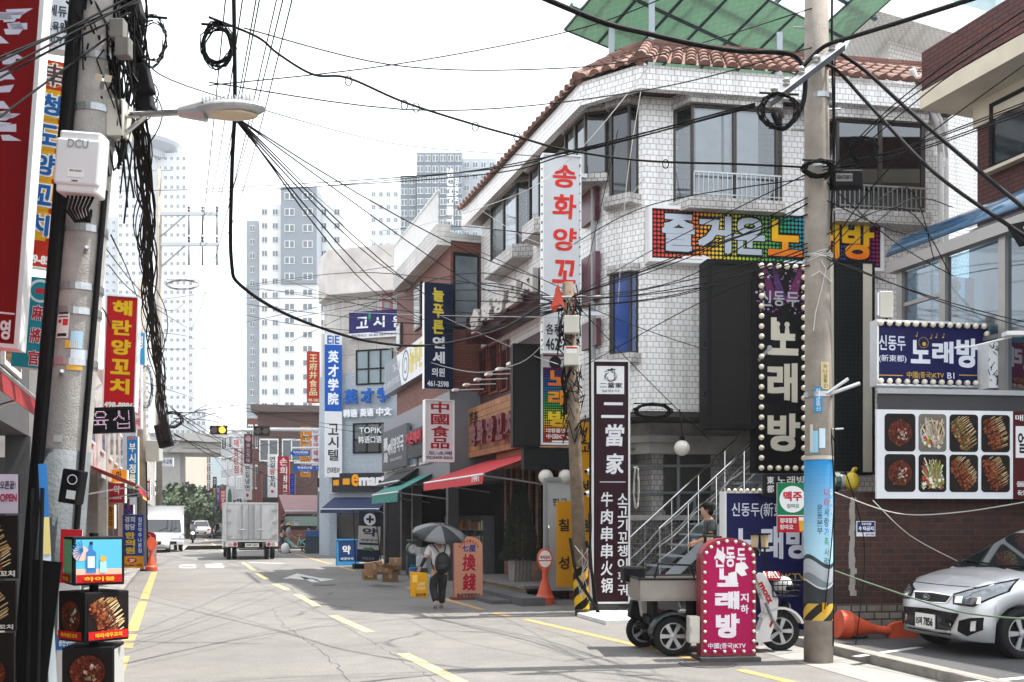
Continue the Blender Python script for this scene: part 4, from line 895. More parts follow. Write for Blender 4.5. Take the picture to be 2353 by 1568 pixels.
w = MB(); curved_text(w,'나라사랑가족사랑',286,1122,1305,.062,['#c02a3a','#c02a3a','#1c2a3a','#1c2a3a','#2a6ac0','#3a8a3a','#1c2a3a','#1c2a3a']); curved_text(w,'운동본부',258,1160,1230,.062,'#1c2a3a'); curved_text(w,'광진구',300,1322,1334,.0,'#2c3034') if 0 else None
curved_text(w,'무지개로토사랑',312,1125,1265,.055,'#e6eef2')
w.build('lettering',PMATTE,up)
w = MB()
for (ang,y0,y1,wid,c) in ((235,990,1040,.10,'#8fc3dd'),(268,985,1030,.07,'#c9dfe8'),(252,890,948,.09,'#2f8fc0'),(280,832,895,.10,'#c9b78e'),(225,975,1035,.04,'#c9c5bc'),(275,1385,1410,.05,'#d69a1c')):
 z1_,z0_ = ZL(y0),ZL(y1); r_ = rr((z0_+z1_)/2)+.010
 w = MB()
 for k in range(4):
  t0,t1 = R(ang)+wid/r_*(k/4-.5),R(ang)+wid/r_*((k+1)/4-.5); w.poly([(r_*math.cos(t0),r_*math.sin(t0),z0_),(r_*math.cos(t1),r_*math.sin(t1),z0_),(r_*math.cos(t1),r_*math.sin(t1),z1_),(r_*math.cos(t0),r_*math.sin(t0),z1_)],c)
 w.build('sticker',PMATTE,up)
w = MB(); curved_text(w,'하나로통신',252,893,946,.05,'#f0f0f0',g=.013); curved_text(w,'하나로통신',282,838,893,.055,'#2c5a34',g=.013); curved_text(w,'12-19',262,775,790,.0001,'#3a362f') if 0 else None; w.build('sticker_lettering',PMATTE,up)
for zq in (ZL(130),ZL(375),ZL(905),ZL(215)):
 w = MB(); w.lathe([(rr(zq)+.002,zq-.03),(rr(zq)+.012,zq-.03),(rr(zq)+.012,zq+.03),(rr(zq)+.002,zq+.03)],26); w.build('clamp_band',STEEL,up)
for (y,sx,dy) in ((50,-1,0),(232,1,.1),(425,1,.0),(280,-1,.1),(985,1,0),(480,1,-.1)): w = MB(); w.cyl((sx*.12,dy,ZL(y)),(sx*.29,dy,ZL(y)+.01),.012,n=8); w.build('step_bolt',STEEL,up)
w = MB(); c0,c1 = at(1922,118,11.35) - PB,at(1786,222,11.15) - PB
d_ = (c1-c0).normalized(); 
w.tube([c0 - d_*.1,c1 + d_*.15],[.055,.055],4); w.build('crossarm',STEEL,up)
for k,f in enumerate((.08,.35,.6,.85,1.05)):
 q = c0.lerp(c1,f); w = MB(); w.lathe([(.022,.03),(.045,.05),(.02,.075),(.045,.10),(.02,.13)],12,q); w.build('insulator',mat('porcelain',(.40,.38,.36),.25),up)
p = Vector((.27,-.05,ZL(410))); w = MB(); w.box(p.x-.15,p.x+.2,-.16,.0,p.z-.10,p.z+.10); bx = w.build('terminal_box',BLACKP,up,bevel=.02)
w = MB(); w.rect(p.x-.12,p.x+.07,p.z-.04,p.z+.05,-.165,'#8d8d88'); w.text('BB4708F0',p.x-.11,p.x+.06,p.z-.02,p.z+.03,-.168,'#1a1a1a',.02); w.build('plate',PAINT,bx)
w = MB(); w.tube([(.14,-.1,.2),(.175,-.05,3),(.15,-.1,5),(.16,-.1,7.2)],.008,5); w.tube([(.1,-.14,5.0),(.155,-.08,6.0),(.11,-.14,7.3),(.14,-.1,9)],.014,6); w.build('riser_cable',CABLE,up)
w = MB()
for k in range(7): a = k*.9; w.tube([(.155*math.cos(t),.155*math.sin(t),ZL(592) + .02*math.sin(t*3+a) + .012*k) for t in [x*.45 for x in range(15)]],.007,5)
w.tube([(-.02,-.16,ZL(600)),(.03,-.19,ZL(620)),(-.01,-.17,ZL(660)),(-.08,-.15,ZL(720)),(-.1,-.14,ZL(760))],.006,5); w.tube([(-.12,-.14,ZL(635)),(-.04,-.18,ZL(625)),(.05,-.17,ZL(640)),(.13,-.1,ZL(650))],.008,5)
w.build('rope',mat('white_rope',(.55,.54,.5),.9,bump=.5),up)
w = MB(); w.cyl((.1,-.12,ZL(905)),(.42,-.18,ZL(882)),.022,n=8); w.cyl((.05,-.15,ZL(905)),(.28,-.2,ZL(872)),.018,n=8,col='#222222'); w.build('bracket_tube',ALU,up)
BB = at(1338,1415,17.3); BB.z = 0
tp = thing('utility_pole','thin rough brown utility pole with hazard stripes, boxes and tangled wires','utility pole',BB)
top = at(1305,650,17.3) - BB
w = MB(); w.tube([(0,0,0),top*.5,top],[.125,.11,.095],16); w.build('shaft',mat('rough_brown_concrete',(.17,.125,.085),.9,var=.5,scale=6,bump=.6,bscale=50),tp,smooth=True)
w = MB(); wrap2(w,lambda z: top*(z/top.z),lambda z: .125,hazard(.12,.85,'#c9a014','#14130f',2,.30),30)
w.build('hazard_stripe',PMATTE,tp)
for (y0,y1,x0,x1,l) in ((728,768,1296,1330,None),(798,842,1296,1330,None)):
 a,c = at(x0,y0,17.15) - BB,at(x1,y1,17.15) - BB
 w = MB(); w.box(a.x,c.x,-.28,-.1,c.z,a.z); bx = w.build('meter_box',mat('cream_shell',(.58,.56,.48),.45),tp,bevel=.012)
 if y0 > 780: w = MB(); w.rect(a.x+.03,c.x-.04,a.z-.13,a.z-.02,-.283,'#e6e6e6'); w.rect(a.x+.03,c.x-.04,a.z-.05,a.z-.02,-.285,'#c23030'); w.build('label_plate',PAINT,bx)
w = MB(); rb = random.Random(3)
for k in range(46):
 z = rb.uniform(3.1,5.7); P = []
 o = top*(z/top.z); a = rb.random()*6.28
 for i in range(6): P.append((o.x + .14*math.cos(a+i*.5)*rb.uniform(.8,1.7),.14*math.sin(a+i*.5)*rb.uniform(.8,1.6),z + rb.uniform(-.28,.25)))
 w.tube(P,rb.uniform(.006,.014),5)
w.tube([(.12,-.1,5.4),(.13,-.12,3),(.13,-.1,1.2),(.2,-.12,.1)],.02,6)
w.build('cable_tangle',CABLE,tp)
w = MB(); w.tube([(-.22,-.16,1.35),(-.12,-.2,.7),(.1,-.2,.35),(.3,-.15,.02)],.028,8); w.tube([(.06,-.16,1.3),(.16,-.18,.7),(.26,-.15,.02)],.028,8); w.build('conduit',BLACK,tp)
w = MB(); z = zz(682,17.2); o = top*(z/top.z); w.cyl((o.x-.45,-.13,z-.02),(o.x+.55,-.13,z),.018,n=8); w.build('bracket',STEEL,tp)
w = MB()
for k in range(5): P = [(rb.uniform(-.15,.1),-.16-rb.random()*.05,1.2 - i*.22 + rb.uniform(-.05,.05)) for i in range(5)]; w.tube(P,.006,5)
w.build('loose_wire',CABLEG,tp)
p = at(1283,690,17.1); t = thing('torn_banner','torn red banner scrap caught in the wires of the brown pole','banner',p)
w = MB(); w.poly([(.0,0,.28),(.06,-.03,.05),(.13,.02,-.16),(.03,-.04,-.08),(-.05,.03,-.2),(-.15,-.02,-.14),(-.08,0,.02),(-.05,.03,.2)]); o = w.build('cloth',mat('red_cloth',(.50,.06,.03),.8),t); md = o.modifiers.new('t','SOLIDIFY'); md.thickness = .004
# ================================================================ BUILDERS: wheels, people, cars
TYRE = mat('tyre_rubber',(.012,.012,.013),.8,var=.3,scale=20,spec=.25)
RIM = mat('alloy_rim',(.46,.47,.48),.28,.8,var=.1)
def wheel(parent,c,r,wd,spokes=6,axis='y',rimr=.66,rimcol=None):
 """tyre with an alloy rim under it; c is the hub, the axle runs along local y"""
 c = Vector(c); w = MB(); h = wd/2
 w.lathe([(r*rimr,-h*.8),(r*.90,-h),(r*.985,-h*.72),(r,-h*.3),(r,h*.3),(r*.985,h*.72),(r*.90,h),(r*rimr,h*.8),(r*rimr,-h*.8)],30,c,axis='y')
 t = w.build('wheel',TYRE,parent,smooth=True)
 w = MB(); q = r*rimr
 w.lathe([(q*.96,-h*.82),(q*1.02,-h*.82),(q*1.02,h*.82),(q*.96,h*.82),(q*.90,0),(q*.96,-h*.82)],28,c,axis='y')
 for sgn in (-1,1):
  y0 = c.y + sgn*h*.62
  for k in range(spokes):
   a = 2*math.pi*k/spokes; d = Vector((math.cos(a),0,math.sin(a))); n = Vector((-math.sin(a),0,math.cos(a)))
   P = [c + d*q*.16 + n*q*.11,c + d*q*.95 + n*q*.17,c + d*q*.95 - n*q*.17,c + d*q*.16 - n*q*.11]
   w.poly([(p.x,y0,p.z) for p in P]); w.poly([(p.x,y0 - sgn*.02,p.z) for p in P[::-1]])
  w.lathe([(.001,y0 - c.y + sgn*.012),(q*.22,y0 - c.y + sgn*.01),(q*.24,y0-c.y - sgn*.02)],14,c,axis='y')
 w.build('rim',rimcol or RIM,t)
 w = MB(); w.lathe([(.001,-h*.22),(q*.89,-h*.22),(q*.89,h*.22),(.001,h*.22)],20,c,axis='y'); w.build('brake_backing',BLACKP,t)
 return t
def skin(name,chains,m,parent,sub=2,symm=None):
 """chains: list of polylines of (x,y,z,r); shared points join; grown with a Skin modifier and applied"""
 V,Rr,E,ix = [],[],[],{}
 for ch in chains:
  last = None
  for (x,y,z,r) in ch:
   k = (round(x,4),round(y,4),round(z,4))
   if k not in ix: ix[k] = len(V); V.append((x,y,z)); Rr.append(r)
   i = ix[k]
   if last is not None and last != i: E.append((last,i))
   last = i
 me = bpy.data.meshes.new(name); me.from_pydata(V,E,[]); o = bpy.data.objects.new(name,me); COL.objects.link(o)
 md = o.modifiers.new('skin','SKIN'); md.use_smooth_shade = True
 for i,sv in enumerate(me.skin_vertices[0].data): sv.radius = (Rr[i],Rr[i]); sv.use_root = (i == 0)
 s2 = o.modifiers.new('sub','SUBSURF'); s2.levels = sub; s2.render_levels = sub
 bpy.context.view_layer.update()
 nm = bpy.data.meshes.new_from_object(o.evaluated_get(bpy.context.evaluated_depsgraph_get())); bpy.data.objects.remove(o); bpy.data.meshes.remove(me)
 nm.name = name; nm.materials.clear(); nm.materials.append(m)
 for p in nm.polygons: p.use_smooth = True
 r = bpy.data.objects.new(name,nm); COL.objects.link(r); r.parent = parent; return r
SKIN = mat('skin',(.46,.27,.18),.55,var=.08); HAIR = mat('black_hair',(.008,.007,.006),.7,var=.3,scale=30,spec=.12)
def hand(wr,d,side,k=1.0,curl=.5):
 """palm and five fingers from wrist wr pointing along d; side is the thumb's direction"""
 wr,d,s = Vector(wr),Vector(d).normalized(),Vector(side).normalized(); n = d.cross(s).normalized(); out = []
 palm = wr + d*.055*k; P = lambda v,r: (v.x,v.y,v.z,r*k)
 out.append([P(wr,.024),P(palm,.030)])
 for i,(o,L) in enumerate(((.027,.070),(.009,.078),(-.009,.072),(-.026,.056))):
  b = palm + d*.035*k + s*o*k; m_ = b + (d*(1-curl*.4) + n*curl*.5).normalized()*L*.5*k; e = m_ + (d*(1-curl) + n*curl).normalized()*L*.5*k
  out.append([P(palm,.030),P(b,.010),P(m_,.009),P(e,.007)])
 b = wr + d*.03*k + s*.03*k; e = b + (d*.7 + s*.6).normalized()*.05*k
 out.append([P(palm,.030),P(b,.012),P(e,.008)]); return out
def figure(name,label,loc,rz,J,top,legs,shoe,hairm=HAIR,sleeve='short',group=None,toph=None,hands=True,skinm=SKIN,under=None):
 """J: joints in metres, x to the person's right, y the way they face, z up"""
 o = thing(name,label,'person',loc,rz,group); V = lambda k,r: (*J[k],r)
 face = Vector(J['face']) if 'face' in J else Vector((0,1,0)); hd = Vector(J['head']); nk = Vector(J['neck'])
 P = lambda v,r: (v.x,v.y,v.z,r)
 ch = [[V('pelvis',.105),V('belly',.105),V('chest',.115),P(nk,.052),P(hd - Vector((0,0,.06)) + face*.015,.068),P(hd,.088),P(hd + Vector((0,0,.07)),.080),P(hd + Vector((0,0,.11)),.045)],
   [P(hd,.088),P(hd + face*.088 - Vector((0,0,.018)),.014)]]
 for s in 'lr':
  ch.append([V('chest',.115),V('sh'+s,.055),V('el'+s,.038),V('wr'+s,.026)])
  ch.append([V('pelvis',.105),V('hip'+s,.085),V('kn'+s,.055),V('an'+s,.034),V('to'+s,.03)])
  if hands: d = Vector(J['wr'+s]) - Vector(J['el'+s]); ch += hand(J['wr'+s],d,(face + Vector((0,0,.3))) if abs(d.normalized().dot(face)) < .8 else Vector((0,0,1)))
 skin('body',ch,skinm,o)
 for sx in (-1,1):
  rt = face.cross(Vector((0,0,1))).normalized(); w = MB(); w.ball(hd + face*.080 + rt*.032*sx + Vector((0,0,.008)),.010,8,6); w.build('eye',BLACKP,o)
  w = MB(); w.ball(hd + rt*.088*sx,.024,8,6,(.5,.8,1.2)); w.build('ear',skinm,o,smooth=True)
 w = MB(); w.ball(hd + face*.074 - Vector((0,0,.05)),.02,8,6,(1.1,.5,.35)); w.build('mouth',mat('lips',(.30,.10,.09),.5),o)
 k = 1.16
 tch = [[V('pelvis',.118),V('belly',.118*1.05),V('chest',.128),P(nk - Vector((0,0,.03)),.072)]]
 for s in 'lr':
  e = Vector(J['sh'+s]).lerp(Vector(J['el'+s]),.75 if sleeve == 'short' else 1.0); q = [V('chest',.128),V('sh'+s,.068),P(e,.055)]
  if sleeve == 'long': q.append(P(Vector(J['el'+s]).lerp(Vector(J['wr'+s]),.95),.036))
  tch.append(q)
 skin('shirt',tch,top,o)
 if under:
  for s in 'lr': e = Vector(J['sh'+s]).lerp(Vector(J['el'+s]),.8); skin('arm_sleeve',[[P(e,.045),V('el'+s,.043),V('wr'+s,.033)]],under,o,sub=1)
 lch = [[V('pelvis',.125),P(Vector(J['pelvis']) + Vector((0,0,.08)),.12)]]
 for s in 'lr': lch.append([V('pelvis',.125),V('hip'+s,.105),V('kn'+s,.080),P(Vector(J['an'+s]) + Vector((0,0,.015)),.066)])
 skin('trousers',lch,legs,o)
 for s in 'lr':
  a,t = Vector(J['an'+s]),Vector(J['to'+s]); skin('shoe',[[P(a,.045),P(a.lerp(t,.5) - Vector((0,0,.02)),.046),P(t,.038)]],shoe,o,sub=1)
 w = MB(); w.ball(hd + Vector((0,0,.045)) - face*.02,.108,14,8,(.95,.95,.95)); w.ball(hd - face*.045,.088,12,8,(1,.8,1.1))
 for t in range(60):
  a = rnd.random()*6.28; e = rnd.uniform(-.1,1.4); dd = Vector((math.cos(a)*math.cos(e),math.sin(a)*math.cos(e),math.sin(e)))
  if dd.dot(face) > .55 and e < .7: continue
  b = hd + Vector((0,0,.03)) - face*.02 + dd*.097; q = dd.cross(Vector((0,0,1))).normalized()*.022; w.poly([b-q,b+q,b+q*.6+dd*.012-Vector((0,0,.035)),b-q*.6+dd*.012-Vector((0,0,.035))])
 if hairm: w.build('hair',hairm,o,smooth=True)
 return o
def lerp1(tab,x):
 if x <= tab[0][0]: return tab[0][1]
 for (a,v),(b_,u) in zip(tab,tab[1:]):
  if x <= b_: k = (x-a)/(b_-a); k = k*k*(3-2*k)*.5 + k*.5; return v + (u-v)*k
 return tab[-1][1]
def car(name,label,loc,rz,S,group=None,cat='car'):
 """lofted car; +x is the front; S holds the profile tables"""
 o = thing(name,label,cat,loc,rz,group); xf,xr = S['xf'],S['xr']; wr = S['wr']; ax = S['axles']; arch = wr*1.17
 xs = set([xf,xr] + [xf + (xr-xf)*k/44 for k in range(45)])
 for a in ax:
  for d in (-1,-.93,-.8,-.6,-.35,0,.35,.6,.8,.93,1): xs.add(a + d*arch)
 xs = sorted(x for x in xs if xr <= x <= xf)
 rings = []
 for x in xs:
  W,zt,zb = lerp1(S['half'],x),lerp1(S['deck'],x),lerp1(S['under'],x); zl = zb
  for a in ax:
   if abs(x-a) < arch: zl = max(zl,wr + math.sqrt(max(0,arch**2-(x-a)**2)) - .02)
  zl = min(zl,zt-.12); sh = zt - .10*min(1,W/.5)
  P = [(0,zb),(W*.86,zb+.005 if zl == zb else zl),(W*.965,zl+.015),(W*.995,zl*.6+.4*sh),(W,zl*.3+.7*sh),(W*.985,sh),(W*.90,zt-.028),(W*.70,zt),(W*.35,zt+S.get('crown',.02)),(0,zt+S.get('crown',.02)*1.3)]
  rings.append((x,P))
 w = MB(); idx = []
 for x,P in rings:
  row = [w._v((x,y,z)) for y,z in P]; row += [w._v((x,-y,z)) for y,z in P[-2:0:-1]]; idx.append(row)
 n = len(idx[0])
 for i in range(len(idx)-1):
  for k in range(n): w._f((idx[i][k],idx[i+1][k],idx[i+1][(k+1) % n],idx[i][(k+1) % n]))
 w._f(idx[0]); w._f(idx[-1][::-1])
 body = w.build('body',S['paint'],o,smooth=True)
 from mathutils.bvhtree import BVHTree
 bvh = BVHTree.FromPolygons([tuple(v) for v in w.v],w.f)
 cab = S['cabin']
 belt,roof_ = cab['belt'],cab['roof']; g = MB(); r_ = MB(); gl = {}
 bl = [Vector((x,y,z)) for x,y,z in belt]; rl = [Vector((x,y,z)) for x,y,z in roof_]
 mir = lambda v: Vector((v.x,-v.y,v.z))
 def inset_quad(P,f,off=.0):
  c = sum(P,Vector())/len(P); return [p + (c-p)*f for p in P]
 G_ = S.get('glass') or mat('car_glass',(.012,.016,.018),.04,var=0,spec=.9,coat=.3)
 ww = [bl[0],mir(bl[0]),mir(rl[0]),rl[0]]
 r_.poly(ww)
 for i in range(len(bl)-1):
  for q in ([bl[i],rl[i],rl[i+1],bl[i+1]],[mir(p) for p in (bl[i+1],rl[i+1],rl[i],bl[i])]): r_.poly(q)
 r_.poly([bl[-1],rl[-1],mir(rl[-1]),mir(bl[-1])])
 nr = len(rl)
 for i in range(nr-1):
  c0,c1 = Vector((rl[i].x,0,rl[i].z+.045)),Vector((rl[i+1].x,0,rl[i+1].z+.045))
  r_.poly([rl[i],mir(rl[i]) if 0 else c0,c1,rl[i+1]]); r_.poly([c0,mir(rl[i]),mir(rl[i+1]),c1])
 c0 = Vector((rl[0].x,0,rl[0].z+.045)); r_.poly([rl[0],mir(rl[0]),c0]); c1 = Vector((rl[-1].x,0,rl[-1].z+.045)); r_.poly([rl[-1],c1,mir(rl[-1])])
 cabin = r_.build('cabin',S['paint'],o)
 def pane(P,nm,f=.07):
  nrm = (P[1]-P[0]).cross(P[2]-P[1]).normalized(); c = sum(P,Vector())/4
  if nrm.dot(c - Vector((0,0,c.z-.1))) < 0: nrm = -nrm
  q = [p + (c-p)*f + nrm*.010 for p in P]; m_ = MB(); m_.poly(q); m_.build(nm,G_,o)
 pane(ww,'windscreen',.05); pane([bl[-1],rl[-1],mir(rl[-1]),mir(bl[-1])],'rear_window',.1)
 for i in range(len(bl)-1):
  pane([bl[i],rl[i],rl[i+1],bl[i+1]],'side_window'); pane([mir(p) for p in (bl[i],rl[i],rl[i+1],bl[i+1])],'side_window')
 for a in ax:
  for s in (-1,1): wheel(o,(a,s*(S['track']/2),wr),wr,.185,S.get('spokes',5))
 def patch(nm,top,bot,m,d=(1,0,0),off=.008,n=8,k=4,parent=None,col=None):
  """a thin panel laid on the body: polylines of (u,v) seen along direction d"""
  d = Vector(d).normalized(); u = Vector((0,0,1)).cross(d).normalized(); m_ = MB()
  def samp(L,t):
   t *= len(L)-1; i = min(int(t),len(L)-2); f = t-i; return (L[i][0]*(1-f)+L[i+1][0]*f,L[i][1]*(1-f)+L[i+1][1]*f)
  grid = []
  for i in range(n+1):
   a,c = samp(top,i/n),samp(bot,i/n); row = []
   for j in range(k+1):
    f = j/k; p = u*(a[0]*(1-f)+c[0]*f) + Vector((0,0,a[1]*(1-f)+c[1]*f)); h = bvh.ray_cast(p + d*6,-d)
    q = (h[0] + d*off) if h[0] is not None else p + d*xf
    row.append(m_._v(q))
   grid.append(row)
  for i in range(n):
   for j in range(k): m_._f((grid[i][j],grid[i+1][j],grid[i+1][j+1],grid[i][j+1]),col)
  return m_.build(nm,m,parent or o,smooth=True)
 return o,patch,bvh
# ================================================================ SILVER CAR, CARGO TRIKE, SCOOTER, PINK SIGN
SILV = mat('silver_car_paint',(.62,.63,.65),.30,.40,var=.03,coat=.6); LAMPG = mat('lamp_glass',(.62,.64,.66),.08,.5,var=.3,scale=18,coat=.8)
yaw = math.atan2(-.22,-.975)
S1 = dict(xf=1.80,xr=-1.80,wr=.285,axles=(1.14,-1.24),track=1.42,paint=SILV,spokes=5,
 half=[(-1.80,.60),(-1.70,.72),(-1.4,.79),(0,.80),(1.2,.795),(1.5,.765),(1.66,.68),(1.76,.55),(1.80,.42)],
 deck=[(-1.80,.62),(-1.74,.86),(-1.6,.93),(0,.93),(.80,.985),(1.1,.955),(1.4,.885),(1.6,.80),(1.70,.72),(1.77,.60),(1.80,.47)],
 under=[(-1.8,.30),(-1.6,.20),(1.5,.17),(1.72,.19),(1.8,.27)],
 cabin=dict(belt=[(.98,.70,.955),(.42,.745,.95),(-.55,.75,.95),(-1.70,.66,.93)],roof=[(.16,.54,1.40),(.02,.56,1.435),(-.55,.57,1.46),(-1.42,.52,1.40)]))
cl = Vector((4.90,11.75)) - Vector((math.cos(yaw),math.sin(yaw)))*1.8
kia,patch,_ = car('parked_car','silver small hatchback parked facing the road before the dark brick wall',(cl.x,cl.y,.1),yaw,S1)
GRILL = dots('black_mesh_grille',(.010,.010,.011),(.03,.03,.032),.03,.4)
patch('grille',[(-.36,.70),(0,.715),(.36,.70)],[(-.30,.60),(0,.585),(.30,.60)],CHROME,off=.010); patch('grille_mesh',[(-.33,.688),(0,.70),(.33,.688)],[(-.28,.612),(0,.60),(.28,.612)],GRILL,off=.018)
patch('lower_intake',[(-.52,.50),(0,.52),(.52,.50)],[(-.40,.24),(0,.235),(.40,.24)],mat('gloss_black',(.008,.008,.009),.2,var=.1),off=.010)
for s in (-1,1):
 HU = lambda x,y: s*(y*.894 - x*.447)
 dl = (.894,s*.447,0); hl = patch('headlight',[(HU(1.74,.37),.715),(HU(1.62,.60),.80),(HU(1.25,.79),.905)],[(HU(1.75,.40),.60),(HU(1.64,.64),.585),(HU(1.32,.79),.76)],BLACKP,d=dl,off=.008,n=12)
 patch('lamp_glass',[(HU(1.735,.395),.70),(HU(1.62,.60),.78),(HU(1.29,.79),.88)],[(HU(1.74,.42),.615),(HU(1.64,.63),.605),(HU(1.36,.79),.765)],mat('dark_lamp_glass',(.22,.24,.26),.06,.6,var=.5,scale=14,coat=.8),d=dl,off=.016,n=12,parent=hl)
 for x_,y_ in ((1.70,.47),(1.60,.64)): patch('lamp_reflector',[(HU(x_,y_)-.05,.69),(HU(x_,y_)+.05,.70)],[(HU(x_,y_)-.05,.62),(HU(x_,y_)+.05,.62)],CHROME,d=dl,off=.024,n=4,k=3,parent=hl)
 patch('fog_lamp_housing',[(s*.52,.42),(s*.63,.46),(s*.72,.47)],[(s*.50,.30),(s*.60,.25),(s*.71,.33)],BLACKP,off=.010)
 patch('fog_lamp',[(s*.64,.42),(s*.68,.43)],[(s*.63,.31),(s*.67,.32)],LAMPG,off=.02,n=3)
 w = MB(); w.ball((.60,s*.87,1.0),.085,12,8,(.75,1.1,.7)); w.tube([(.66,s*.72,.955),(.62,s*.84,.98)],.02,8); w.build('wing_mirror',SILV,kia,smooth=True)
w = MB(); w.M = Matrix.Translation((1.825,0,.37)) @ Matrix.Rotation(R(90),4,'Z'); w.box(-.1775,.1775,-.012,.004,-.085,.085,'#e9e9e4'); w.text('15저',-.155,-.045,-.05,.045,-.015,'#1a1a1a',.03); w.text('7856',-.015,.155,-.05,.045,-.015,'#1a1a1a',.03); w.build('number_plate',PAINT,kia)
w = MB(); w.M = Matrix.Translation((1.80,0,.655)) @ Matrix.Rotation(R(90),4,'Z'); w.disc(0,0,.062,-.012,22,'#b8babc',rz=.034); w.disc(0,0,.054,-.015,22,'#1a1a1c',rz=.028); w.text('KIA',-.034,.034,-.014,.014,-.018,'#d8dadc',.02); w.build('badge',PAINT,kia)
w = MB(); w.tube([(.98,.3,.99),(.9,-.1,1.03),(.86,-.55,1.06)],.012,6); w.tube([(.99,-.2,.995),(.93,.2,1.02),(.90,.6,1.03)],.012,6); w.build('wiper',BLACKP,kia)
patch('bonnet_seam',[(-.70,.80),(-.3,.80),(0,.80),(.3,.80),(.70,.80)],[(-.70,.793),(-.3,.793),(0,.793),(.3,.793),(.70,.793)],BLACKP,off=.003,n=20,k=1)
tk = thing('cargo_trike','white electric cargo trike with a steel tray, parked behind the pink arched sign','trike',(gx(1545,12.15),12.15,0),R(3))
TB = lambda x,y: ((x-1545)*.00530,CAM_H-(y-1197)*.00530)
WHP = mat('white_scooter_plastic',(.70,.70,.69),.28,var=.06,coat=.4)
wheel(tk,(0,-.02,.245),.245,.105,6); wheel(tk,(0,.82,.245),.245,.105,6); wheel(tk,(1.455,.40,.255),.255,.085,5)
w = MB(); w.box(-.40,.62,.0,.80,.67,.70); w.box(-.40,.62,-.012,.01,.70,.93); w.box(-.40,.62,.79,.81,.70,.93); w.box(-.412,-.39,.012,.788,.70,.93); w.box(.61,.63,.012,.788,.70,.93)
w.build('cargo_tray',mat('taupe_sheet_steel',(.30,.27,.24),.45,.3,var=.3,scale=3),tk)
w = MB(); w.tube([(-.41,-.02,.94),(.63,-.02,.94),(.63,.82,.94),(-.41,.82,.94),(-.41,-.02,.94)],.016,6); w.tube([(.60,.02,.94),(.60,.02,1.45),(.60,.78,1.45),(.60,.78,.94)],.018,6); w.tube([(-.2,.1,.94),(-.15,.12,1.12),(.25,.12,1.1),(.3,.12,.94)],.014,6); w.build('tray_rail',BLACKP,tk)
w = MB(); w.box(-.25,1.0,.15,.65,.36,.46); w.box(-.2,-.14,.2,.6,.46,.67); w.box(.3,.36,.2,.6,.46,.67); w.ball((.06,.4,.40),.13,10,6,(1.2,.9,1)); w.tube([(0,.0,.245),(0,.82,.245)],.035,8); w.box(-.10,.10,.25,.55,.2,.36); w.build('chassis',BLACKP,tk)
for y in (-.02,.82):
 w = MB(); n = 9; P = []; r0 = .30
 for k in range(n+1): a = R(8+164*k/n); P.append((r0*math.cos(a),r0*math.sin(a)+.235))
 Q = [(x*.93,(z-.235)*.93+.235) for x,z in P]
 w.prism(P + Q[::-1],y-.10,y+.10); w.build('rear_mudguard',mat('blue_black_plastic',(.018,.026,.032),.3,var=.1),tk)
for (x0,y0,x1,y1) in ((1590,1418,1617,1480),): pass
w = MB(); ls = [TB(*q) for q in ((1735,1470),(1768,1455),(1790,1480),(1752,1486),(1640,1488),(1640,1476))]; w.prism(ls,.20,.62); w.build('floor_panel',WHP,tk)
w = MB(); L2_ = [TB(*q) for q in ((1756,1322),(1776,1384),(1780,1418),(1766,1454))]; R2_ = [TB(*q) for q in ((1778,1322),(1812,1384),(1808,1430),(1790,1478))]
for k in range(3): w.prism([L2_[k],R2_[k],R2_[k+1],L2_[k+1]],.31,.47)
w.build('leg_shield',WHP,tk)
w = MB(); a = TB(1768,1330); w.M = Matrix.Translation((1.255,.305,.735)) @ Matrix.Rotation(R(62),4,'Y'); w.text('motz',-.16,.13,-.035,.035,-.004,'#b3242a',.04); w.build('lettering',PAINT,tk)
w = MB(); w.poly([(1.335,.306,.42),(1.36,.306,.40),(1.315,.306,.30),(1.295,.306,.33)],'#a01c24'); w.build('red_stripe',PAINT,tk)
w = MB(); w.box(.5,1.12,.18,.64,.095,.135); w.build('footboard',BLACKP,tk)
w = MB()
for y in (.30,.50): w.tube([(1.25,y,.62),(1.33,y,.42),(1.455,y,.255)],[.02,.018,.016],8)
w.build('fork',mat('grey_fork',(.25,.25,.26),.35,.6),tk)
w = MB(); P = []; 
for k in range(9): a = R(20+125*k/8); P.append((1.455+.31*math.cos(a),.255+.31*math.sin(a)))
w.prism(P + [(1.455+(x-1.455)*.9,.255+(z-.255)*.9) for x,z in P[::-1]],.31,.49); w.build('front_mudguard',WHP,tk)
w = MB(); w.tube([(1.17,.40,.62),(1.08,.40,1.0)],.03,8); w.tube([(1.02,.05,1.08),(1.10,.2,1.0),(1.10,.6,1.0),(1.02,.78,1.08)],.016,8); w.tube([(1.0,.02,1.085),(1.03,.14,1.06)],.022,8); w.build('handlebar',BLACKP,tk)
for y in (.08,.74):
 w = MB(); w.tube([(1.06,y,1.04),(1.04,y-.05,1.22)],.008,6); w.ball((1.06,y-.05,1.27),.07,10,6,(.35,1,.75)); w.build('mirror',BLACKP,tk,smooth=False)
w = MB(); w.lathe([(.001,.03),(.055,.03),(.075,.0),(.07,-.06),(.03,-.09)],18,(1.545,.40,.555),axis='x'); hd_ = w.build('headlight_shell',BLACKP,tk)
w = MB(); w.lathe([(.001,.045),(.05,.04),(.068,.02)],18,(1.545,.40,.555),axis='x'); w.build('headlight',LAMPG,hd_)
w = MB(); b0 = Vector((1.50,.40,.80))
for k in range(7):
 for s in (-1,1): x = -.16 + .32*k/6; w.tube([(b0.x+x,b0.y+s*.15,b0.z-.10),(b0.x+x*1.15,b0.y+s*.18,b0.z+.10)],.005,4); w.tube([(b0.x+s*.16,b0.y+.15*(k/3-1),b0.z-.10),(b0.x+s*.185,b0.y+.18*(k/3-1),b0.z+.10)],.005,4)
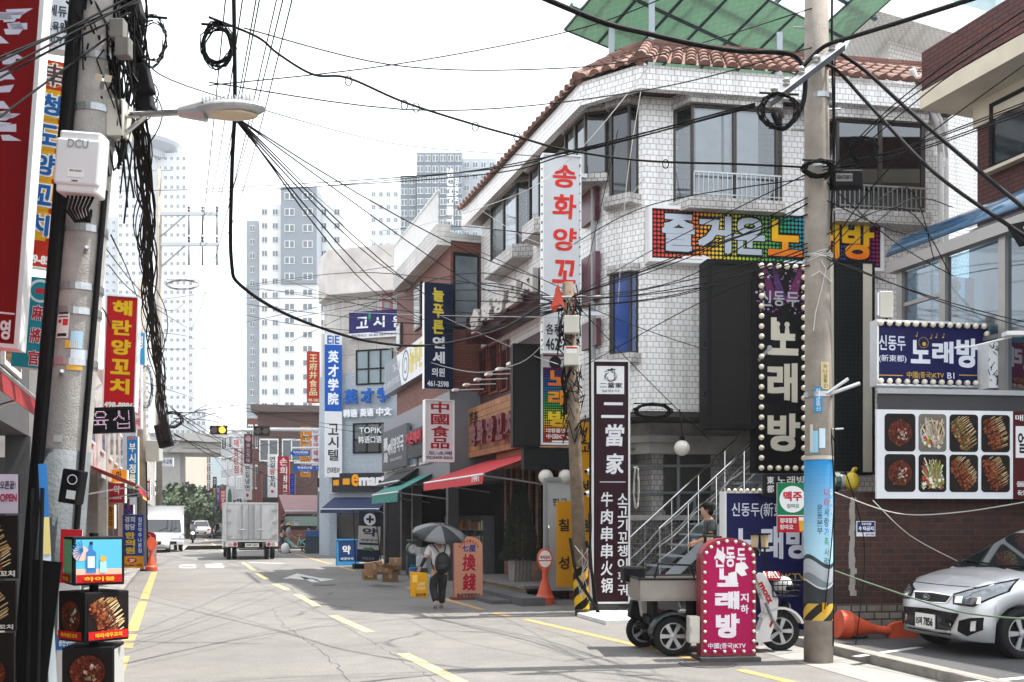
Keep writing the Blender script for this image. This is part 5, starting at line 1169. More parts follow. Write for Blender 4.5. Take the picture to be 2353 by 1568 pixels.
for z,q in ((-.10,1),(-.03,1.05),(.04,1.1),(.10,1.15)): w.tube([(b0.x-.16*q,b0.y-.15*q,b0.z+z),(b0.x+.16*q,b0.y-.15*q,b0.z+z),(b0.x+.16*q,b0.y+.15*q,b0.z+z),(b0.x-.16*q,b0.y+.15*q,b0.z+z),(b0.x-.16*q,b0.y-.15*q,b0.z+z)],.007,4)
w.box(b0.x-.15,b0.x+.15,b0.y-.14,b0.y+.14,b0.z-.11,b0.z-.10); w.tube([(1.2,.4,.72),(1.4,.4,.72)],.015,6); w.build('basket',BLACKP,tk)
w = MB(); w.ball((.28,.40,.74),.2,14,8,(1.5,.9,.32)); w.build('seat',mat('black_vinyl',(.012,.012,.013),.45,spec=.3),tk,smooth=True) if 0 else None
T = Vector(tk.location); hp = Matrix.Rotation(R(3),4,'Z') @ Vector((1.50,.40,.79))
h = thing('helmet','white open-face helmet lying in the wire basket of the trike','helmet',T + hp)
w = MB(); w.ball((0,0,.05),.125,16,10,(1,.95,.9)); w.build('shell',WHP,h,smooth=True)
w = MB(); w.ball((.05,-.04,.02),.095,12,8,(.9,.9,.5)); w.build('visor',BLACKP,h,smooth=True)
p = T + Matrix.Rotation(R(3),4,'Z') @ Vector((1.36,.42,.93)); t = thing('red_striped_bag','crumpled red and white striped bag on top of the trike basket','bag',p)
w = MB(); 
for k in range(10): a = k*.7; w.poly([(-.1+.02*k,-.1,.0),(-.08+.02*k,-.1,.0),(-.06+.02*k+.03*math.sin(a),.1,.07),(-.08+.02*k+.03*math.sin(a),.1,.07)],'#b03030' if k % 2 else '#d8d4d0')
w.box(-.1,.1,-.09,.09,-.03,.0,'#b03030'); w.build('bag',PMATTE,t)
sc = thing('parked_scooter','white and black scooter half hidden behind the steel tray of the trike','scooter',(gx(1478,12.95),12.95,0),R(4))
wheel(sc,(.0,0,.225),.225,.10,5); wheel(sc,(1.2,0,.225),.225,.10,5)
w = MB(); w.ball((.16,0,.80),.2,14,8,(1.55,.62,.42)); w.ball((.38,0,.76),.15,14,8,(1.5,.8,.4)); w.build('seat',mat('black_vinyl',(.012,.012,.013),.5,spec=.3),sc,smooth=True)
w = MB(); w.prism([(-.10,.72),(-.06,.42),(.10,.33),(.35,.38),(.48,.52),(.42,.70),(.15,.74)],-.13,.13); w.build('body_panel',WHP,sc,bevel=.03)
w = MB(); w.M = Matrix.Translation((.12,-.133,.50)) @ Matrix.Rotation(R(12),4,'Y'); w.text('VINUS',-.02,.20,-.03,.03,0,'#b03028',.03); w.build('lettering',PAINT,sc)
w = MB(); w.box(-.28,.0,-.15,.15,.86,1.06); w.build('top_box',BLACKP,sc,bevel=.03)
w = MB(); w.prism([(-.16,.62),(-.2,.40),(-.02,.34),(.02,.60)],-.1,.1); w.box(.3,1.0,-.12,.12,.2,.26); w.build('rear_fairing',BLACKP,sc,bevel=.02)
w = MB(); w.prism([(.95,.25),(1.08,.3),(1.12,.62),(1.02,.98),(.96,.95),(1.0,.6)],-.16,.16); w.build('leg_shield',WHP,sc,bevel=.02)
w = MB(); w.tube([(1.2,0,.225),(1.08,0,.7),(1.0,0,1.02)],.025,8); w.tube([(.95,-.3,1.05),(1.0,0,1.02),(.95,.3,1.05)],.014,8); w.build('handlebar',BLACKP,sc)
w = MB(); w.tube([(-.12,-.14,.30),(-.02,-.13,.30),(.3,-.12,.24)],[.045,.045,.03],10); w.build('exhaust',mat('dark_steel',(.06,.06,.065),.35,.7),sc)
pk = thing('arched_sign','magenta arched standing sign with white letters and a border of small bulbs','sign',(gx(1605,11.7),11.7,0),R(4))
Wp = (1737-1612)/F*11.7; Hp = 1.44; x0 = (1612-1605)/F*11.7
def arch(x0,x1,z0,z1,n=14):
 r = (x1-x0)/2; P = [(x0,z0),(x1,z0)]
 for k in range(n+1): a = math.pi*k/n; P.append(((x0+x1)/2 + r*math.cos(a),z1-r*.72 + r*.72*math.sin(a)))
 return P
w = MB(); w.prism(arch(x0,x0+Wp,.07,Hp),.0,.20,'#a80f50',side='#7a0f18'); w.build('panel',PAINT,pk)
w = MB(); A,B = arch(x0-.01,x0+Wp+.01,.06,Hp+.01),arch(x0+.022,x0+Wp-.022,.09,Hp-.025)
for k in range(len(A)):
 j = (k+1) % len(A); w.poly([(A[k][0],-.012,A[k][1]),(A[j][0],-.012,A[j][1]),(B[j][0],-.012,B[j][1]),(B[k][0],-.012,B[k][1])]); w.poly([(A[k][0],-.012,A[k][1]),(A[k][0],.2,A[k][1]),(A[j][0],.2,A[j][1]),(A[j][0],-.012,A[j][1])])
w.build('rim',mat('dark_red_trim',(.22,.012,.03),.4),pk)
class _B: pass
bb = _B(); bb.o = pk; C_ = arch(x0+.028,x0+Wp-.028,.10,Hp-.03,60); arc = C_[2:]
pts = [(x0+.028,.12 + (Hp-.40)*k/9) for k in range(10)] + [(x0+Wp-.028,.12 + (Hp-.40)*k/9) for k in range(10)] + [arc[i] for i in range(4,58,7)] + [(x0+.028 + (Wp-.056)*k/5,.115) for k in range(1,5)]
bulbs(bb,pts,.02)
PX = lambda x: (x-1605)/F*11.7
PZ = lambda y: CAM_H-(y-1197)/F*11.7
w = MB()
for t,bx in (('신',(1641,1304,1664,1257)),('동',(1668,1304,1690,1257)),('두',(1694,1302,1715,1260)),('노',(1648,1349,1698,1306)),('래',(1643,1401,1700,1359)),('방',(1645,1467,1701,1410)),('지',(1703,1385,1722,1364)),('하',(1703,1411,1722,1390))):
 w.text(t,PX(bx[0]),PX(bx[2]),PZ(bx[1]),PZ(bx[3]),-.006,'#e8e0e8',.06 if t in '노래방' else .03)
w.text('中國(중국)KTV',PX(1627),PX(1715),PZ(1493),PZ(1478),-.006,'#e8e0e8',.02); w.build('lettering',PAINT,pk)
w = MB()
for P in ([(1650,1262),(1668,1275),(1663,1297),(1655,1288),(1645,1281)],[(1692,1295),(1712,1292),(1722,1306),(1712,1310),(1718,1322),(1705,1325),(1690,1312)],[(1674,1318),(1693,1313),(1696,1345),(1676,1342)]): w.poly([(PX(x),-.010,PZ(y)) for x,y in P],'#e6e2e4')
w.build('torn_patch',PAINT,pk)
w = MB(); w.box(PX(1604),PX(1742),-.16,.34,0,.055); w.build('base',mat('dark_base_block',(.06,.06,.06),.8),pk)
w = MB(); w.box(PX(1584),PX(1609),.0,.16,PZ(1479),PZ(1417)); cb_ = w.build('control_box',mat('cream_shell',(.58,.56,.48),.45),pk,bevel=.012)
w = MB(); w.box(PX(1586),PX(1590),-.01,.0,PZ(1455),PZ(1440)); w.build('latch',STEEL,cb_)
for (x,y,d,l) in ((1630,1236,13.6,'small beige lantern on a dark stake near the woman on the stairs'),(1734,1238,13.4,'small beige lantern on a dark stake, left of the pair above the pink sign'),(1757,1238,13.4,'small beige lantern on a dark stake, right of the pair above the pink sign')):
 p = at(x,y+20,d); t = thing('lantern',l,'lantern',(p.x,p.y,0),0,'lanterns on stakes'); z = p.z
 w = MB(); w.lathe([(.045,z),(.055,z+.16),(.001,z+.17)],4); w.build('shade',mat('lantern_panel',(.60,.48,.28),.5),t)
 w = MB(); w.box(-.065,.065,-.065,.065,z+.17,z+.19); w.box(-.05,.05,-.05,.05,z-.02,z); w.cyl((0,0,0),(0,0,z-.02),.015,n=8); w.build('frame',BLACKP,t)
# ================================================================ STAIRS, PEOPLE, STREET THINGS ON THE RIGHT
PALE = mat('pale_blue_steel',(.42,.48,.52),.45,.2,var=.12)
stp = Vector((gx(1440,18.4),18.4)); SA = R(9.4)
stair = thing('steel_stairs','pale steel stairs with shiny handrails climbing to the upper floor','staircase',(stp.x,stp.y,0),SA)
rise,run,nst = .20,.225,17
for k in range(nst):
 w = MB(); w.box(k*run,k*run+run+.03,0.05,1.0,(k+1)*rise-.03,(k+1)*rise); w.build('tread',PALE,stair)
for y in (0,1.05):
 w = MB(); P = [(0,.0),(nst*run,nst*rise),(nst*run,nst*rise-.28),(.28,0)]; w.prism(P,y-.012,y+.012); w.build('stringer',PALE,stair)
w = MB(); w.box(nst*run,nst*run+1.3,-.02,1.1,nst*rise-.06,nst*rise); w.build('landing',PALE,stair)
for y,x0,hgt in ((0,.62,.95),(1.05,.10,1.0)):
 w = MB(); z = lambda x: x*rise/run + hgt
 w.tube([(x0,y,z(x0)),(3.6,y,z(3.6))],.019,8)
 for x in [x0 + .02 + k*.55 for k in range(6)]: w.tube([(x,y,x*rise/run - .05),(x,y,z(x))],.013,8)
 w.build('handrail',CHROME,stair)
 w = MB()
 for off in (.36,.62):
  P = []
  for k in range(41): x = x0 + (3.4-x0)*k/40; P.append((x,y + .012*(-1)**k,x*rise/run + off - .06*abs(math.sin(k*math.pi/10)) + .012*(k % 2)))
  w.tube(P,.013,4)
 w.build('chain',ALU,stair)
def pebbles(name,c,scale):
 m,nt,b = _new(name); tc = N(nt,'ShaderNodeTexCoord'); vo = N(nt,'ShaderNodeTexVoronoi'); vo.inputs['Scale'].default_value = scale; nt.links.new(tc.outputs['Object'],vo.inputs['Vector'])
 cr = N(nt,'ShaderNodeMapRange'); cr.inputs[1].default_value = .05; cr.inputs[2].default_value = .6; cr.inputs[3].default_value = 1; cr.inputs[4].default_value = .05; nt.links.new(vo.outputs['Distance'],cr.inputs[0])
 sp_ = N(nt,'ShaderNodeSeparateColor'); nt.links.new(vo.outputs['Color'],sp_.inputs[0]); mu = N(nt,'ShaderNodeMath',operation='MULTIPLY'); nt.links.new(sp_.outputs[0],mu.inputs[0]); mu.inputs[1].default_value = .6
 a = N(nt,'ShaderNodeMath',operation='ADD'); nt.links.new(mu.outputs[0],a.inputs[0]); a.inputs[1].default_value = .4
 mx = N(nt,'ShaderNodeMix',data_type='RGBA',blend_type='MULTIPLY'); mx.inputs[0].default_value = 1; mx.inputs[6].default_value = (*c,1); nt.links.new(a.outputs[0],mx.inputs[7]); nt.links.new(mx.outputs[2],b.inputs['Base Color'])
 bp = N(nt,'ShaderNodeBump'); bp.inputs['Strength'].default_value = 1; bp.inputs['Distance'].default_value = .06; nt.links.new(cr.outputs[0],bp.inputs['Height']); nt.links.new(bp.outputs[0],b.inputs['Normal']); b.inputs['Roughness'].default_value = .8
 return m
GQ = Pl(at(1450,1250,19.6).to_2d(),R(9.4)); gb = thing('gabion_wall','low wire-caged wall of dark pebbles with a pale top slab behind the stairs','wall',(GQ.p.x,GQ.p.y,0),GQ.a)
w = MB(); w.box(0,2.6,0,.5,0,1.62); w.build('stone_fill',pebbles('dark_pebbles',(.20,.185,.165),13),gb)
w = MB()
for k in range(27): w.box(k*.1-.003,k*.1+.003,-.014,-.008,0,1.66)
for k in range(17): w.box(0,2.6,-.022,-.016,k*.1,k*.1+.006)
w.build('wire_mesh',STEEL,gb)
w = MB(); w.box(-.05,2.65,-.05,.55,1.66,1.76); w.build('top_slab',mat('pale_slab',(.42,.41,.38),.8,var=.3),gb)
p = at(1567,1030,17.9); t = thing('globe_lamp','white globe lamp hanging over the dark doorway behind the stairs','lamp',p); GLB = mat('opal_globe',(.62,.60,.54),.25,var=.05)
w = MB(); w.ball((0,0,0),.142,20,12); w.build('globe',GLB,t,smooth=True); w = MB(); w.cyl((0,0,.13),(0,0,.22),.05,n=12); w.tube([(0,0,.2),(0,.05,.5),(0,.25,.72)],.012,6); w.build('fitting',BLACKP,t)
for x,l in ((1254,'white globe lamp left of the thin brown pole under the low black display'),(1300,'white globe lamp half hidden by the thin brown pole under the low black display')):
 p = at(x,1096,20.0); t = thing('globe_lamp',l,'lamp',p); w = MB(); w.ball((0,0,0),.15,18,12); w.build('globe',GLB,t,smooth=True); w = MB(); w.cyl((0,0,.13),(0,0,.24),.05,n=12); w.build('fitting',BLACKP,t)
GREYT = mat('charcoal_tee',(.045,.047,.05),.9,var=.2); BLKC = mat('black_cloth',(.014,.014,.015),.9,var=.2)
J = dict(pelvis=(0,0,.80),belly=(0,.0,.95),chest=(0,-.01,1.12),neck=(0,.02,1.27),head=(0,.05,1.40),shl=(-.16,-.01,1.20),shr=(.16,-.01,1.20),ell=(-.20,.02,.98),elr=(.20,.02,.97),wrl=(-.12,.19,.90),wrr=(.13,.20,.89),
 hipl=(-.09,0,.76),hipr=(.09,0,.76),knl=(-.09,.05,.43),knr=(.09,-.02,.43),anl=(-.09,.04,.07),anr=(.09,-.08,.07),tol=(-.09,.17,.03),tor=(.09,.05,.03))
ws = at(1631,1197,15.7)
figure('person','person with short black hair in a charcoal tee coming down the steel stairs',(ws.x,ws.y,.42),R(88),J,GREYT,BLKC,BLKC)
w = MB(); w.box(ws.x-.28,ws.x+.42,ws.y-.4,ws.y+.4,0,.385); tag(w.build('step_block',CONC),'low concrete landing block under the person beside the stairs','step')
up_ = at(1008,1397,18.7); up_.z = 0
WTEE = mat('white_tee',(.66,.62,.63),.9,var=.1,scale=8)
J = dict(pelvis=(0,-.02,.68),belly=(0,0,.85),chest=(0,.02,1.06),neck=(0,.05,1.22),head=(0,.09,1.33),shl=(-.17,.02,1.15),shr=(.17,.02,1.15),ell=(-.26,.0,.94),elr=(.21,.12,.93),wrl=(-.34,.05,.77),wrr=(.12,.28,1.02),
 hipl=(-.09,-.02,.64),hipr=(.09,-.01,.64),knl=(-.10,.02,.36),knr=(.08,.06,.36),anl=(-.10,-.20,.13),anr=(.07,.03,.06),tol=(-.10,-.14,.02),tor=(.07,.16,.025))
wu = figure('person','person in a white tee and wide black trousers walking away with a bag',up_,R(18),J,WTEE,BLKC,mat('grey_trainer',(.25,.25,.26),.7,var=.5,scale=25),under=BLKC)
def place(o,base,rz):
 return Matrix.Translation(base) @ Matrix.Rotation(rz,4,'Z') @ Vector(o)
q = place((.0,-.12,.66),up_,R(18)); bp_ = thing('backpack','small black backpack worn over the white tee of the walker','backpack',q,R(18))
BKN = mat('black_nylon',(.012,.012,.013),.5,var=.3,scale=10,bump=.3,bscale=12,spec=.3)
w = MB(); w.ball((.03,-.07,.20),.18,16,10,(.85,.5,1.15)); w.build('sack',BKN,bp_,smooth=True); w = MB(); w.ball((.03,-.145,.12),.11,14,8,(1,.45,.7)); w.build('pocket',BKN,bp_,smooth=True)
for sx in (-1,1): w = MB(); w.tube([(sx*.05+.02,-.05,.40),(sx*.10,-.01,.50),(sx*.115,.10,.545),(sx*.12,.2,.46),(sx*.13,.16,.2),(sx*.13,-.02,.08)],.014,6); w.build('strap',BKN,bp_)
q = place((-.37,.06,.70),up_,R(18)); yb = thing('shopping_bag','bright yellow shopping bag with white print carried by the walking person','bag',q,R(10)); YB = '#d99a10'
w = MB(); w.prism([(-.15,-.47),(.17,-.50),(.165,-.03),(-.165,.0)],-.06,.06,YB); w.build('sack',paint('bag_plastic',rough=.5,var=.2,scale=6),yb,bevel=.012)
w = MB(); w.tube([(-.08,-.03,-.02),(-.04,-.02,.08),(.0,0,.10),(.05,-.02,.08),(.09,-.03,-.03)],.008,6); w.build('handle',BKN,yb)
w = MB(); w.text('LOVE',-.02,.11,-.26,-.20,-.065,'#e8d090',.04); w.text('OCEAN',-.04,.12,-.34,-.28,-.065,'#e8d090',.04); w.text('SAVE',-.06,.14,-.46,-.40,-.065,'#7a4a08',.05); w.rect(-.12,-.03,-.20,-.06,-.063,'#e8c060'); w.build('print',PAINT,yb)
q = place((.12,.30,1.05),up_,R(18)); um = thing('umbrella','open grey and black umbrella held over the walking person','umbrella',q,R(18))
UT = Vector((-.06,-.20,.52)); ax_ = (UT - Vector((0,0,-.05))).normalized(); UM = Matrix.Translation(UT) @ Vector((0,0,1)).rotation_difference((ax_ + Vector((.14,-.02,.0))).normalized()).to_matrix().to_4x4()
w = MB(); w.M = UM; nn = 8; rings = []
for j in range(6):
 f = j/5; ring = []
 for k in range(nn*4):
  a = 2*math.pi*k/(nn*4); sag = (abs(math.cos(nn/2*a)))**.5; r_ = .52*f*(1 - .05*(1-sag)*f); z_ = -.19*f**1.9 + .012*(1-sag)*f
  ring.append(w._v((r_*math.cos(a),r_*math.sin(a),z_)))
 rings.append(ring)
for j in range(5):
 for k in range(nn*4): w._f((rings[j][k],rings[j][(k+1) % (nn*4)],rings[j+1][(k+1) % (nn*4)],rings[j+1][k]),'#6e7072' if (k//4) % 2 else '#303234')
uc = w.build('canopy',paint('umbrella_cloth',rough=.45,var=.1),um,smooth=True); md = uc.modifiers.new('t','SOLIDIFY'); md.thickness = .003
w = MB(); w.tube([(0,0,-.14),UT*.5,UT + ax_*.07],.007,6); w.tube([(0,0,-.16),(0,0,-.05)],.016,8)
for k in range(8):
 P = [UM @ Vector((r_*math.cos(k*math.pi/4),r_*math.sin(k*math.pi/4),-.19*(r_/.52)**1.9-.006)) for r_ in (.01,.2,.36,.52)]; w.tube(P,.004,4)
w.build('shaft',BLACKP,um)
ORNG = mat('orange_plastic',(.62,.085,.03),.5,var=.25,scale=6,bump=.2,bscale=20)
def marker(label,loc,rz=0.0,tilt=None,txt=True,head=True):
 o = thing('no_parking_marker',label,'parking marker',loc,rz)
 if tilt: o.rotation_euler = tilt
 w = MB(); w.lathe([(.185,0),(.19,.02),(.19,.14),(.175,.16),(.15,.20),(.06,.50),(.055,.62),(.06,.66),(.001,.665)],22); w.build('base_cone',ORNG,o,smooth=False)
 w = MB(); P = []
 for k in range(20):
  a = 2*math.pi*k/20; P.append((.155*math.cos(a),.90 + (.21 if math.sin(a) > 0 else .235)*math.sin(a)))
 P2 = P
 w.prism(P2,-.035,.035); w.cyl((0,0,.62),(0,0,.72),.062,n=14); h = w.build('head',ORNG,o,bevel=.012)
 w = MB()
 if txt:
  w.disc(0,.90,.125,-.0372,26,'#e2e0dc',rz=.165); w.text('주차금지',-.10,.10,.895,.965,-.040,'#b01c20',.05); w.rect(-.125,.125,.855,.875,-.040,'#c63a1e'); w.build('disc',PAINT,h)
 return o
p = G(1252,1389); marker('upright orange no-parking marker with a white disc on the asphalt by the timber deck',(p.x,p.y,0),R(4))
p = G(1357,1400); marker('upright orange marker mostly hidden between the thin pole and the maroon sign',(gx(1353,18.6),18.6,0),R(60),txt=False)
p = at(1945,1452,13.0); mk = marker('orange marker lying on its side by the foot of the concrete pole',(gx(1925,13.1),13.1,.29),0,(0,R(98),R(6)),txt=False)
w = MB(); w.tube([(.19,.05,.1),(.17,.1,.2),(.14,-.02,.3),(.10,-.06,.4),(.19,.0,.2)],.012,5); w.build('tape',BLACKP,mk)
w = MB(); w.slab([G(1326,1418),G(1392,1437),G(1456,1434),G(1440,1412),G(1385,1409)][::1],.004,.07); tag(w.build('white_slab',mat('white_slab_panel',(.62,.62,.60),.6,var=.2)),'flat white panel lying on the asphalt under the tall maroon sign','panel')
dk = thing('timber_deck','low timber-fronted deck before the plank restaurant front','deck',(SP.p.x,SP.p.y,0),SP.a)
d0,d1 = SP.hit(1145,1320)[0],8.35
w = MB(); w.box(2.2,6.9,-1.15,.0,.24,.30); w.build('deck_top',mat('grey_deck',(.16,.15,.14),.8,var=.3),dk)
w = MB(); w.box(2.2,6.9,-1.13,-1.08,.0,.238); w.build('deck_front',bricks('slat_front',(.22,.15,.08),(.18,.12,.06),(.03,.02,.01),.05,.4,ms=.006,off=0),dk)
w = MB(); w.box(4.4,8.2,-1.65,-1.16,.0,.16); w.box(4.9,7.6,-2.05,-1.66,0,.08); w.build('step',mat('dark_step',(.10,.10,.105),.8,var=.35),dk)
p = SP.w(5.1,.30,.62); pl_ = thing('potted_conifer','dark cone-shaped conifer in a grey timber planter on the deck','plant',p,A_R)
w = MB(); P = [(-.19,0),(.19,0),(.25,.46),(-.25,.46)]; w.prism(P,-.2,.2); pot = w.build('planter',bricks('grey_planter_slat',(.24,.22,.20),(.20,.18,.165),(.05,.045,.04),.09,2.0,ms=.006,off=0),pl_)
LEAFD = mat('conifer_leaf',(.022,.038,.018),.75,var=.6,scale=9)
w = MB(); rl_ = random.Random(9)
for k in range(5200):
 h = rl_.random()**1.25; a = rl_.random()*6.283; r_ = (.40*(1-h)**.75 + .03)*math.sqrt(rl_.uniform(.35,1.0))*(1+.14*math.sin(a*5+h*9)); z = .46 + 1.72*h
 c = Vector((r_*math.cos(a),r_*math.sin(a),z)); d = Vector((math.cos(a)*.5,math.sin(a)*.5,rl_.uniform(.5,1.1))).normalized(); s_ = d.cross(Vector((rl_.uniform(-1,1),rl_.uniform(-1,1),.2))).normalized()*.014; w.poly([c-s_,c+s_,c+d*.075])
w.build('foliage',LEAFD,pl_); w = MB(); w.cyl((0,0,.4),(0,0,1.9),.03,.008,8); w.build('trunk',mat('bark',(.06,.045,.03),.9),pl_)
tf = thing('timber_restaurant_front','brown timber restaurant front with tall dark glazed doors','shopfront',(SP.p.x,SP.p.y,0),SP.a)
w = MB(); w.box(2.3,7.55,.02,.12,.30,3.4); w.build('glazing',mat('dark_timber_glass',(.010,.008,.007),.12,var=.3,scale=.8,spec=.2),tf)
for x in (2.3,2.75,3.2,3.65,4.1,4.65,5.4,6.1): w = MB(); w.box(x-.085,x+.085,-.05,.019,.30,2.95); w.build('post',WOODD,tf)
w = MB(); w.box(2.3,5.4,-.055,.019,.302,.70); w.build('panel',WOODD,tf)
w = MB(); w.box(6.3,6.9,-.12,.018,.02,3.0); w.build('pier',WOODP,tf)
w = MB(); w.box(6.95,7.5,-.10,.018,.02,3.0); w.build('pier',WOODD,tf)
w = MB(); w.box(1.9,7.55,-.16,.018,2.95,3.5); w.build('lintel',WOODP,tf)
for x,z0,z1,c in ((3.27,1.5,2.2,'#6a3024'),(3.27,.9,1.4,'#b8a090'),(5.75,1.2,1.9,'#c9a030'),(3.85,1.0,1.5,'#8a7060')): w = MB(); w.rect(x-.12,x+.12,z0,z1,-.02,c); w.build('poster',PMATTE,tf)
def awning(name,label,pl,x0,x1,zw,drop,proj,val,m,s0=None,n0=0.0,frame=ALU,txt=None):
 a,b_ = (pl.hit(x0,1000)[0],pl.hit(x1,1000)[0]) if s0 is None else s0
 o = thing(name,label,'awning',pl.w(a,zw),pl.a); W = b_-a
 w = MB(); w.poly([(0,-n0,0),(0,-proj,-drop),(W,-proj,-drop),(W,-n0,0)]); w.poly([(0,-proj,-drop),(0,-proj-.02,-drop-val),(W,-proj-.02,-drop-val),(W,-proj,-drop)])
 c = w.build('cloth',m,o); md = c.modifiers.new('t','SOLIDIFY'); md.thickness = .006
 w = MB(); w.tube([(0,-proj+.01,-drop-.02),(W,-proj+.01,-drop-.02)],.028,8); w.build('front_bar',frame,o)
 for x in (.25,W-.25): w = MB(); w.tube([(x,-.02,-drop-.25),(x,-proj*.55,-drop-.12),(x,-proj+.03,-drop-.03)],.02,6); w.build('arm',frame,o)
 if txt: w = MB(); w.text(txt,W-.75,W-.2,-drop-val+.05,-drop-.04,-proj-.04,'#e8e0dc',.03,shear=.1); w.build('lettering',PAINT,o)
 return o
REDC = mat('red_canvas',(.50,.025,.035),.75,var=.12,scale=3); GRNC = mat('green_canvas',(.02,.20,.17),.75,var=.2,scale=3); NAVY = mat('navy_canvas',(.012,.022,.075),.8,var=.15); DKC = mat('dark_canvas',(.02,.022,.022),.85,var=.2)
awning('red_awning','bright red fabric awning over the timber restaurant front',SP,1112,1199,3.28,.62,1.75,.22,REDC,s0=(.6,6.0),txt='1991')
for (x,y,w_,h_,txt,l) in ((1303,1275,.42,2.2,'칠성','yellow door sticker board with dark letters behind the thin pole'),(1353,1180,.42,3.6,'고세청등','tall yellow banner of dark letters behind the maroon sign')):
 p = at(x,y,19.6 if x < 1330 else 18.9); t = thing('yellow_banner',l,'banner',(p.x,p.y,0),R(6)); z1 = p.z + h_*.48; z0 = max(.35,z1-h_)
 w = MB(); w.box(-w_/2,w_/2,0,.02,z0,z1,'#c98e12'); w.build('sheet',PMATTE,t); w = MB(); w.text(txt,-w_*.4,w_*.1,z0+.1,z1-.1,-.006,'#2a2418',.03,vert=True,keep=True); w.build('lettering',PAINT,t)
p = at(1291,1230,19.9); t = thing('side_door','grey framed white door beside the timber pier, behind the thin pole','door',(p.x,p.y,0),R(10)); w = MB(); w.box(-.30,.34,.05,.09,.25,2.45); w.build('leaf',mat('door_white',(.44,.46,.46),.5),t); w = MB(); w.box(-.36,-.30,.0,.1,.25,2.5); w.box(-.3,.4,.0,.1,2.45,2.52); w.build('frame',mat('grey_door_frame',(.25,.27,.28),.5),t); w = MB(); w.text('한국',-.18,.12,1.95,2.1,.045,'#26303a',.02); w.text('Mo',-.1,.1,1.6,1.72,.045,'#26303a',.02); w.build('lettering',PAINT,t)
w = MB(); w.tube([(-.27,.02,1.1),(-.27,-.02,1.15),(-.27,-.02,1.5),(-.27,.02,1.55)],.015,6); w.build('handle',CHROME,t)
ep = G(1078,1379); ex = thing('exchange_sign','arched pink standing sign with red brush letters beside the walking person','sign',(gx(1044,ep.y),ep.y,0),R(12)); k_ = ep.y/F; We = 66*k_; He = 1.32
w = MB(); w.prism(arch(0,We,.06,He),0,.18,'#c98f74',side='#8a3a34'); w.build('panel',PAINT,ex)
EX = lambda x: (x-1047)*k_
EZ = lambda y: CAM_H-(y-1197)*k_
w = MB(); w.text('七星',EX(1064),EX(1097),EZ(1268),EZ(1252),-.006,'#1f3a86',.03); w.text('換',EX(1065),EX(1096),EZ(1313),EZ(1273),-.006,'#a81a34',.03,shear=.06); w.text('錢',EX(1065),EX(1096),EZ(1358),EZ(1318),-.006,'#a81a34',.03,shear=.06); w.text('칠성여행환전소',EX(1053),EX(1108),EZ(1372),EZ(1364),-.006,'#2a2a4a',.03)
for i,chh in enumerate('4983-554'): a = R(150-120*i/7); cx_,cz_ = We*.5 + We*.37*math.cos(a),He-.33 + .24*math.sin(a); w.text(chh,cx_-.022,cx_+.022,cz_-.03,cz_+.03,-.006,'#a8402a',.03)
w.build('lettering',PAINT,ex); w = MB(); w.box(-.06,We+.1,-.12,.3,0,.055); w.build('base',mat('rusty_red_base',(.16,.04,.03),.8,var=.4),ex)
# ================================================================ FURTHER ALONG THE RIGHT: clinic building, pharmacy, convenience store
GREYW = mat('grey_shop_cladding',(.16,.17,.19),.5,var=.15); BRICKR = bricks('brick_red',(.21,.060,.036),(.15,.042,.028),(.06,.03,.025),.21,.08,ms=.009,dirt=.3)
cb = thing('clinic_building','red brick and grey clinic building with a white railed balcony beyond the tiled building','building',(SC0.x,SC0.y,0),A_R)
CL = SP.off(.85); XE = CL.hit(884,1000)[0]; XW = CL.hit(912,800)[0]; XB = SP.off(1.25).hit(903,640)[0]
w = MB(); w.box(XW,-.06,-.85,6,5.2,9.3); w.build('wall',BRICKR,cb)
w = MB(); w.box(XE,-.03,-.88,6,2.75,5.198); w.build('clinic_storey',GREYW,cb)
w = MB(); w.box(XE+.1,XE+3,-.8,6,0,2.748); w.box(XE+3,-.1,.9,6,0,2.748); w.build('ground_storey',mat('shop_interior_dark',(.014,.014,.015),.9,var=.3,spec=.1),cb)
for s in (XE+.15,XE+3,-4.6,-.25): w = MB(); w.box(s-.12,s+.12,-.9,-.6,0,2.748); w.build('pillar',mat('grey_stone',(.085,.085,.09),.6,var=.3),cb)
w = MB(); w.box(XB,.0,-1.25,-.86,9.15,9.72); w.box(XB,.0,-.86,3,9.302,9.5); w.build('balcony',bricks('white_board',(.60,.60,.58),(.55,.55,.53),(.25,.25,.24),2.5,.14,ms=.006,off=0,dirt=.3,streak=.3),cb)
w = MB()
for k in range(60): x = XB + .05 - k*(XB+.05)/60; w.box(x-.012,x+.012,-1.22,-1.19,9.722,10.6)
w.box(XB,.0,-1.235,-1.175,10.6,10.65); w.build('railing',mat('white_rail',(.62,.63,.63),.5),cb)
for (x0,y0,x1,y1,m_) in ((956,655,971,757,DGLASS),(915,745,925,800,DGLASS)):
 a = CL.rect(x0,y0,x1,y1); w = MB(); w.box(a[0],a[1],-.93,-.851,a[2],a[3]); wn = w.build('window',DFRAME,cb); w = MB(); w.rect(a[0]+.08,a[1]-.08,a[2]+.08,a[3]-.08,-.935); w.build('pane',mat('dull_window_glass',(.05,.06,.065),.08,spec=.7),wn)
w = MB(); w.box(-.058,-.03,-.78,-.05,6.9,9.0); wn = w.build('window',BLACKP,cb)
w = MB(); w.box(-.029,-.026,-.72,-.10,7.0,8.9); w.build('pane',mat('hazy_glass',(.12,.15,.17),.15,var=.4,scale=1.5,spec=.7),wn)
